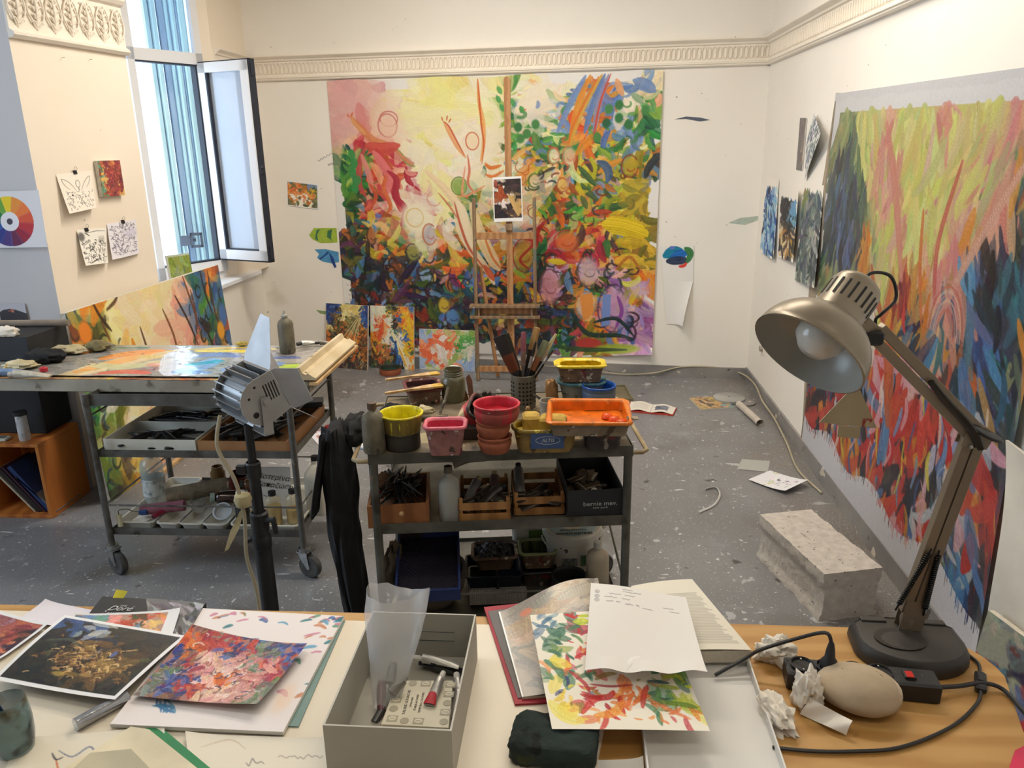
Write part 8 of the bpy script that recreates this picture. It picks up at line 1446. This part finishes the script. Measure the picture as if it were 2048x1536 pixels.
def spf(f, n, m):
    k = len(mb.v)
    for j in range(m+1):
        for i in range(n+1):
            q = Vector(f(i/n, j/m)); d_ = Vector((q.x*2-1, q.y*2-1, q.z*2-1)); rr_ = max(1, (abs(d_.x)**6+abs(d_.y)**6+abs(d_.z)**6)**(1/6)); d_ /= rr_; e = mnoise.noise(q*4)*.004+mnoise.noise(q*17)*.0022; mb.v.append(Vector((d_.x*(.074+e), d_.y*(.048+e), max(0, .022+d_.z*(.022+e)))))
    mb.f.extend([(k+j*(n+1)+i, k+j*(n+1)+i+1, k+(j+1)*(n+1)+i+1, k+(j+1)*(n+1)+i) for j in range(m) for i in range(n)])
spf(lambda u, v: (u, v, 1), 24, 18); spf(lambda u, v: (u, 0, v), 24, 10); spf(lambda u, v: (1, u, v), 18, 10); spf(lambda u, v: (1-u, 1, v), 24, 10); spf(lambda u, v: (0, 1-u, v), 18, 10); spf(lambda u, v: (u, 1-v, 0), 24, 18)
mb.build('sponge_block', m_sp, sp_, ang=60)
p = PT(40, 20, (236, 232, 224)); flat_sheet('paper_sheet', p.a, ((1178, 1524), (1286, 1520), (1290, 1570), (1172, 1570)), TZ+.002, 'scrap of white paper at the bottom edge between sponge and lid')

# ---- right side of the table: lamp, power strip, stone, tissues, cables
m_lampg = M('taupe_lamp_metal', (140, 126, 106), (130, 116, 98), 6, .35, metal=.4); m_lampd = M('dark_lamp_base', (46, 42, 38), (54, 50, 46), 12, .5)
LBX, LBY = .688, 1.425; lamp = thing('desk_lamp', 'taupe metal balanced arm desk lamp on a dark D shaped base', 'lamp', (LBX, LBY, TZ), rz=-.05)
outl = [(-.075, .062), (.075, .062), (.105, .035)]+[(.108*math.cos(a), -.02+.075*math.sin(a)*1.05) for a in [-k*pi/14 for k in range(0, 15)]]+[(-.105, .035)]
def sc(k, z, o=0): return [(x*k, y*k+o, z) for x, y in reversed(outl)]
mb = MB(); mb.loft([sc(1, 0), sc(1.02, .006), sc(1.0, .022), sc(.94, .034), sc(.92, .036), sc(.90, .034), sc(.86, .035)], True, True); mb.build('base', m_lampd, lamp, ang=30)
mb = MB(); mb.lathe([(.050, .0362), (.046, .0355), (.030, .0325), (0, .031)], 28, T(-.022, -.02, .0015), sy=.75); mb.build('recess', m_lampd, lamp, ang=80)
for x in (-.055, .062): mb = MB(); mb.box((x, .046, .036), (.05, .016, .006), b=.004); mb.build('pen_slot', m_lampd, lamp)
Rl = Matrix.Rotation(.05, 3, 'Z')
def LP_(v): return Rl @ (Vector(v)-Vector((LBX, LBY, TZ)))
pv = LP_(yp(1818, 1222, 1.452)); el = LP_(yp(1950, 868, 1.43)); hj = LP_(yp(1750, 662, 1.40))
def channel(mb, a, b, w, d, off):
    a = Vector(a); b = Vector(b); z = (b-a).normalized(); y = Vector((0, 1, 0)); x = y.cross(z).normalized(); y = z.cross(x); m = Matrix((x, y, z)).transposed().to_4x4(); m.translation = a+x*off; mb.box((0, 0, (b-a).length/2), (w, d, (b-a).length), m, b=.001)
for k, (a, b, nm) in enumerate(((pv, el, 'lower_arm'), (el, hj, 'upper_arm'))):
    for o_2 in (-.0105, .0105): mb = MB(); channel(mb, a, b, .0175, .020, o_2); mb.build(nm, m_lampg, lamp, ang=25)
for s in (-1, 1): mb = MB(); mb.prism([(-.022, -.045), (.022, -.045), (.030, .0), (.012, .03), (-.012, .03)], -.001, .001, T(pv.x, pv.y+s*.013, pv.z) @ RX(pi/2)); mb.build('base_bracket', m_lampg, lamp)
mb = MB(); mb.lathe([(.014, .0), (.016, .02), (.012, .034)], 16, T(pv.x, pv.y, .036)); mb.build('swivel_post', m_lampg, lamp)
m_spr = M('black_spring', (28, 28, 28), None, 9, .35, metal=.5); ld_ = (el-pv).normalized(); sx_ = Vector((0, 1, 0)).cross(ld_).normalized()
for off in (-.032, .020):
    a = pv+sx_*off+ld_*.02+Vector((0, -.016, 0)); b = pv+sx_*(off*.35)+ld_*.145+Vector((0, -.016, 0)); n_t = 26; ax = (b-a); u1 = ax.normalized().orthogonal().normalized(); u2 = ax.normalized().cross(u1)
    mb = MB(); mb.tube([a+ax*(k/(n_t*8))+u1*math.cos(k*pi/4)*.0048+u2*math.sin(k*pi/4)*.0048 for k in range(n_t*8+1)], .0014, 5, flat=1); mb.cyl(a-ax*.12, a, .002, n=6); mb.cyl(b, b+ax*.1, .002, n=6); mb.build('spring', m_spr, lamp)
    mb = MB(); mb.cyl(a, b, .0036, n=8); mb.build('spring_core', m_spr, lamp)
ud = (hj-el).normalized(); ux = Vector((0, 1, 0)).cross(ud).normalized()
mb = MB(); mb.tube([el-ux*.022+Vector((.02, -.02, -.006)), el+ud*.03+Vector((0, -.022, 0)), el+ud*.11+Vector((0, -.02, .004)), el+ud*.15+Vector((0, -.018, .01))], .008, 10, sm=4, flat=.6, rad=lambda q: 1.1-.4*abs(q-.4)); mb.build('arm_sleeve', m_black, lamp)
for s in (-1, 1): mb = MB(); mb.prism([(-.028, -.020), (.018, -.026), (.030, .004), (.010, .020), (-.02, .016)], -.0012, .0012, T(el.x, el.y+s*.013, el.z) @ RX(pi/2)); mb.build('elbow_plate', m_lampg, lamp)
mb = MB(); mb.lathe([(.0, .004), (.03, .003), (.034, 0), (.03, -.003), (0, -.004)], 20, T(el.x+.012, el.y-.02, el.z+.008) @ RY(.45) @ RX(.35), sy=.4); mb.build('elbow_knob', m_black, lamp)
for dx, dz in ((.0, -.012), (-.012, -.012)): mb = MB(); mb.lathe([(.004, 0), (.004, .004), (0, .005)], 10, T(el.x+dx, el.y-.015, el.z+dz-.008) @ RX(pi/2)); mb.build('bolt', m_chrome, lamp)
# head
od = Vector([float(c) for c in R_ @ np.array([-.62, .74, -.20])]).normalized(); odl = Rl @ od          # direction the shade opens towards
rc = LP_(yp(1616, 708, 1.30)); zz = -odl; yy = Vector((0, 0, 1)); xx = yy.cross(zz).normalized(); yy = zz.cross(xx); hm = Matrix((xx, yy, zz)).transposed().to_4x4(); hm.translation = rc
mb = MB(); RS = .100; pr_ = [(RS*math.cos(a)**.9 if a > 0 else RS, .088*math.sin(a)) for a in [k*(pi/2*.72)/12 for k in range(13)]]
mb.lathe([(RS-.002, -.002), (RS+.001, -.001)]+pr_, 48, hm); mb.build('shade', M('brushed_taupe_shade', (146, 135, 118), (134, 124, 108), 5, .36, metal=.7), lamp, ang=60)
mb = MB(); mb.lathe([(r-.002, z-.002) for r, z in pr_]+[(0, pr_[-1][1]-.004)], 48, hm); mb.build('shade_lining', M('grey_enamel', (176, 174, 164), None, 9, .3), lamp, ang=80)
zn = pr_[-1][1]; rn = pr_[-1][0]; mb = MB(); mb.lathe([(rn, zn-.001), (rn*1.0, zn+.003), (.044, zn+.006), (.044, zn+.068), (.040, zn+.078), (.030, zn+.086), (0, zn+.088)], 36, hm); neck = mb.build('lamp_housing', bpy.data.materials['brushed_taupe_shade'], lamp, ang=40)
for k in range(20): mb = MB(); a = 2*pi*k/20; mb.box((0, 0, 0), (.004, .0012, .034), hm @ RZ(a) @ T(0, .0440, zn+.042), b=0); mb.build('vent_slot', M('vent_black', (16, 16, 18)), neck, smooth=False)
mb = MB(); mb.lathe([(.0, .006), (.024, .012), (.040, .030), (.043, .045), (.036, .062), (.020, .078), (.016, .09)], 28, hm @ T(0, 0, -.004)); mb.build('bulb', M('opal_bulb', (206, 202, 192), None, 9, .15), lamp, ang=80)
hb = hm @ Vector((0, 0, zn+.035)); mb = MB(); channel(mb, hj, hj+(Vector(hb)-hj)*.55, .02, .018, 0); mb.build('head_bracket', m_lampg, lamp); mb = MB(); mb.box((hj.x-.004, hj.y-.012, hj.z-.010), (.03, .018, .026), b=.004); mb.build('clamp_knob', m_black, lamp)
tp_ = hm @ Vector((.0, .0, zn+.086)); mb = MB(); mb.tube([tp_, tp_+Vector((.02, .01, .016)), tp_+Vector((.055, .02, .008)), tp_+Vector((.068, .02, -.03)), tp_+Vector((.045, .01, -.055)), hj+Vector((.0, .004, .02)), hj+Vector((.004, .004, 0))], .003, 8, sm=6); mb.build('lamp_cord', m_black, lamp)
# triangular cream plate hung on a string from the head
tg = Vector(yp(1712, 772, 1.375)); tri = thing('triangle_plate', 'cream triangular plate hanging on a string from the lamp head', 'plate', tg, rot=(0, 0, -.1)); k_ = 1/1050
mb = MB(); mb.prism([(-.056, -.072), (.044, -.078), (.004, .0), (-.004, .0)], -.0015, .0015, RX(pi/2)); mb.prism([(-.022, -.076), (.016, -.078), (.016, -.100), (-.022, -.098)], -.0015, .0015, RX(pi/2)); mb.build('plate_body', M('cream_plate', (168, 154, 124), (150, 136, 108), 8, .6, spots=(((80, 70, 54), 30, .70, .02), ((150, 50, 40), 14, .80, .01))), tri, smooth=False)
mb = MB(); mb.box((.026, -.0018, -.068), (.016, .001, .016)); mb.build('red_stamp', M('red_stamp', (140, 50, 44), (168, 154, 124), 120, .7, contrast=(.45, .55)), tri, smooth=False)
mb = MB(); hs = Vector(yp(1718, 690, 1.385))-tg; mb.tube([(0, 0, -.004), (.002, 0, .02), hs], .0012, 5, sm=3); mb.lathe([(0, .008), (.008, .004), (.009, -.002), (0, -.008)], 10, T(0, 0, .004)); mb.build('string', M('grey_string', (130, 120, 104)), tri)
# power strip
A_ = zp(1580, 1345, TZ+.02); B_ = zp(1862, 1372, TZ+.02); ps_a = math.atan2(B_[1]-A_[1], B_[0]-A_[0]); pl_ = np.linalg.norm(B_-A_)+.02
ps = thing('power_strip', 'black four socket power strip with a red switch on the pine table', 'power strip', ((A_+B_)/2)*np.array([1, 1, 0])+np.array([0, -.002, TZ]), rz=ps_a); m_ps = M('black_plastic', (26, 27, 29))
mb = MB(); mb.box((0, 0, .020), (pl_, .052, .040), b=.004); mb.build('strip_body', m_ps, ps)
for k in range(4):
    x = -pl_/2+.030+k*.047; mb = MB(); mb.lathe([(.0195, .040), (.0215, .041), (.0225, .0445), (.0205, .046), (.019, .0445), (.0185, .0405), (0, .0403)], 28, T(x, 0, 0)); sk = mb.build('socket_ring', m_ps, ps, ang=60)
    mb = MB(); mb.lathe([(.0180, .0412), (0, .0411)], 24, T(x, 0, 0)); mb.build('socket_well', M('socket_dark', (10, 10, 11), None, 9, .4), ps); mb = MB(); [mb.box((x+q, -.014*0+s, .0425), (.003, .004, .003)) for q, s in ((0, .016), (0, -.016))]; mb.build('earth_clip', m_chrome, ps, smooth=False)
sw = MB(); sw.box((pl_/2-.052, 0, .042), (.020, .024, .006), b=.001); swo = sw.build('switch_frame', m_ps, ps); mb = MB(); mb.box((pl_/2-.053, -.004, .0455), (.013, .017, .003), b=.001); mb.build('red_rocker', M('lit_red', (220, 50, 44), None, 9, .3), ps)
text_mesh('MGE', .013, M('grey_emboss', (84, 84, 84)), 'lettering', ps, T(pl_/2-.085, .006, .0405) @ RZ(pi), .0002); mb = MB(); mb.box((pl_/2-.028, .004, .0404), (.0014, .010, .0004)); mb.build('mark', bpy.data.materials['grey_emboss'], ps, smooth=False)
plg = thing('power_plug', 'black plug standing in the second socket of the power strip', 'plug', ps.matrix_world @ Vector((0, 0, 0))); plg.location = Vector(((A_+B_)/2*np.array([1, 1, 0])).tolist())+Matrix.Rotation(ps_a, 3, 'Z') @ Vector((-pl_/2+.030+.047+.001, 0, 0))+Vector((0, -.002, TZ+.0415))
mb = MB(); mb.lathe([(.0165, 0), (.0165, .012), (.010, .022), (.008, .040), (.0055, .052), (.0045, .055)], 20, None, True, True); mb.build('plug_body', m_ps, plg)
cb = [Vector(plg.location)+Vector((0, 0, .054)), Vector(plg.location)+Vector((-.012, .006, .072)), Vector(zp(1590, 1278, TZ+.075)), Vector(zp(1520, 1300, TZ+.05)), Vector(zp(1488, 1318, TZ+.033)), Vector(zp(1430, 1350, TZ+.012))]
mb = MB(); mb.tube(cb, .0036, 8, sm=6); tag(mb.build('power_cable', m_black), 'black cable arching from the plug towards the book', 'cable')
mb = MB(); e0 = Vector(((A_+B_)/2*np.array([1, 1, 0])).tolist())+Matrix.Rotation(ps_a, 3, 'Z') @ Vector((pl_/2, 0, 0))+Vector((0, 0, TZ+.018))
mb.tube([e0, zp(1920, 1372, TZ+.012), zp(1965, 1366, TZ+.016), zp(2005, 1378, TZ+.008), zp(2040, 1415, TZ+.006), zp(2070, 1450, TZ+.005)], .0042, 8, sm=6); tag(mb.build('power_cable', m_black), 'thick black cable leaving the right end of the power strip', 'cable')
mb = MB(); mb.tube([zp(1905, 1275, TZ+.02), zp(1925, 1300, TZ+.004), zp(1955, 1325, TZ+.006), zp(1960, 1345, TZ+.008), zp(1962, 1380, TZ+.008), zp(1952, 1410, TZ+.005), zp(1900, 1455, TZ+.005), zp(1800, 1495, TZ+.005), zp(1700, 1503, TZ+.005), zp(1620, 1502, TZ+.005), zp(1545, 1495, TZ+.005)], .0034, 8, sm=6); tag(mb.build('lamp_cable', m_black), 'thin black lamp cable looping round the stone', 'cable')
sA = zp(1960, 1338, TZ+.009); sB = zp(1962, 1392, TZ+.009); t = thing('cord_switch', 'black inline switch on the lamp cable near the table edge', 'switch', (sA+sB)/2, rz=math.atan2(sB[1]-sA[1], sB[0]-sA[0])); mb = MB(); mb.box((0, 0, 0), (.055, .020, .016), b=.006); mb.build('switch_body', m_black, t); mb = MB(); mb.box((0, 0, .009), (.016, .010, .004), b=.001); mb.build('rocker', m_black, t)
# pebble
sc_ = zp(1712, 1418, TZ); stn = MB(); nu, nv = 40, 24; vs = []
for j in range(nv+1):
    for i in range(nu):
        a = 2*pi*i/nu; b = pi*j/nv; d = Vector((math.sin(b)*math.cos(a), math.sin(b)*math.sin(a), math.cos(b))); k = 1+.05*mnoise.noise(d*1.6)+.012*mnoise.noise(d*7)
        vs.append((d.x*k*.075, d.y*k*.060, d.z*k*.037+.035))
stn.add(vs, [(j*nu+i, j*nu+nu+i, j*nu+nu+(i+1) % nu, j*nu+(i+1) % nu) for j in range(nv) for i in range(nu)])
o = stn.build('stone', M('sandy_pebble', (190, 172, 146), (172, 154, 128), 7, .85, bump=.0012, bscale=60, spots=(((120, 96, 72), 46, .68, .02), ((60, 44, 34), 12, .80, .01), ((206, 190, 166), 16, .62, .06))), loc=(sc_[0]+.006, sc_[1]+.012, TZ), rz=-.25, ang=80); tag(o, 'large smooth sandy pebble in front of the power strip', 'stone')
rag('crumpled_tissue', 'crumpled white tissue behind the left end of the power strip', zp(1548, 1318, TZ), .036, .028, .028, m_tissue, 71, 'tissue', amp=.5, n=40)
rag('crumpled_tissue', 'crumpled white tissue leaning against the left side of the pebble', zp(1612, 1412, TZ), .024, .028, .040, m_tissue, 77, 'tissue', amp=.5, n=40)
rag('crumpled_tissue', 'long crumpled tissue beside the white lid', zp(1552, 1440, TZ), .024, .045, .022, m_tissue, 83, 'tissue', amp=.5, n=40, rz=.2)
tq = [zp(1622, 1398, TZ+.030), zp(1706, 1442, TZ+.026), zp(1692, 1470, TZ+.006), zp(1600, 1428, TZ+.006)]; p = PT(24, 16, (232, 226, 214)); qsheet('tissue_strip', p.a, tq, m_ink, 'flat torn strip of tissue lying over the front of the pebble', 'tissue', bend=lambda U, V: .006*np.sin(U*7+V*3))
slab('folder', ((2030, 1500), (2090, 1470), (2120, 1560), (2010, 1560)), TZ+.001, TZ+.004, M('pink_card', (220, 50, 90)), 'corner of a bright pink folder at the bottom right', 'folder')
# ---- behind the right end of the table: wrapped roll and small painting against the wall
m_wrap = M('white_wrapping', (214, 208, 196), (196, 190, 178), 5, .6, bump=.003, bscale=9)
wr = thing('wrapped_canvas', 'white plastic wrapped canvas leaning on the right wall at the frame edge', 'canvas', (1.22, 2.0, 0)); mb = MB()
mb.sheet(lambda u, v: (.03*math.sin(u*6)*.3+.085*v*.9+.012*math.sin(v*8+u*5)-.03, .04-.6*u+.20*v*v+.02*math.sin(v*7)*(1-u), .90*v*(1-.05*u)), 30, 40, .01); mb.build('wrapping', m_wrap, wr, ang=60)
p = PT(80, 100, (150, 150, 130)); p.field(340, ["gggy", "gdrr", "rbrr", "wrrd", "drrd", "ddrd", "rddw"], {'g': [(140, 150, 140), (170, 160, 140), (90, 100, 110)], 'y': [(200, 196, 160)], 'r': [(200, 50, 60), (150, 60, 60)], 'b': [(90, 110, 130)], 'w': [(220, 216, 200)], 'd': [(60, 46, 60), (110, 60, 60), (40, 44, 60)]}, (.04, .1), (1.3, 3))
s0 = xp(1985, 1232, 1.17); qa = (1.165, float(s0[1])+.02, 0)
stretched('leaning_canvas', p.a, .42, float(s0[2])-.0, .018, 'small dark red and green canvas leaning at the bottom right by the wall', 'painting', (1.12, float(s0[1])+.02, 0), (Matrix.Rotation(-pi/2+.25, 3, 'Z') @ Matrix.Rotation(-.12, 3, 'X')).to_euler())
bpy.context.view_layer.update()
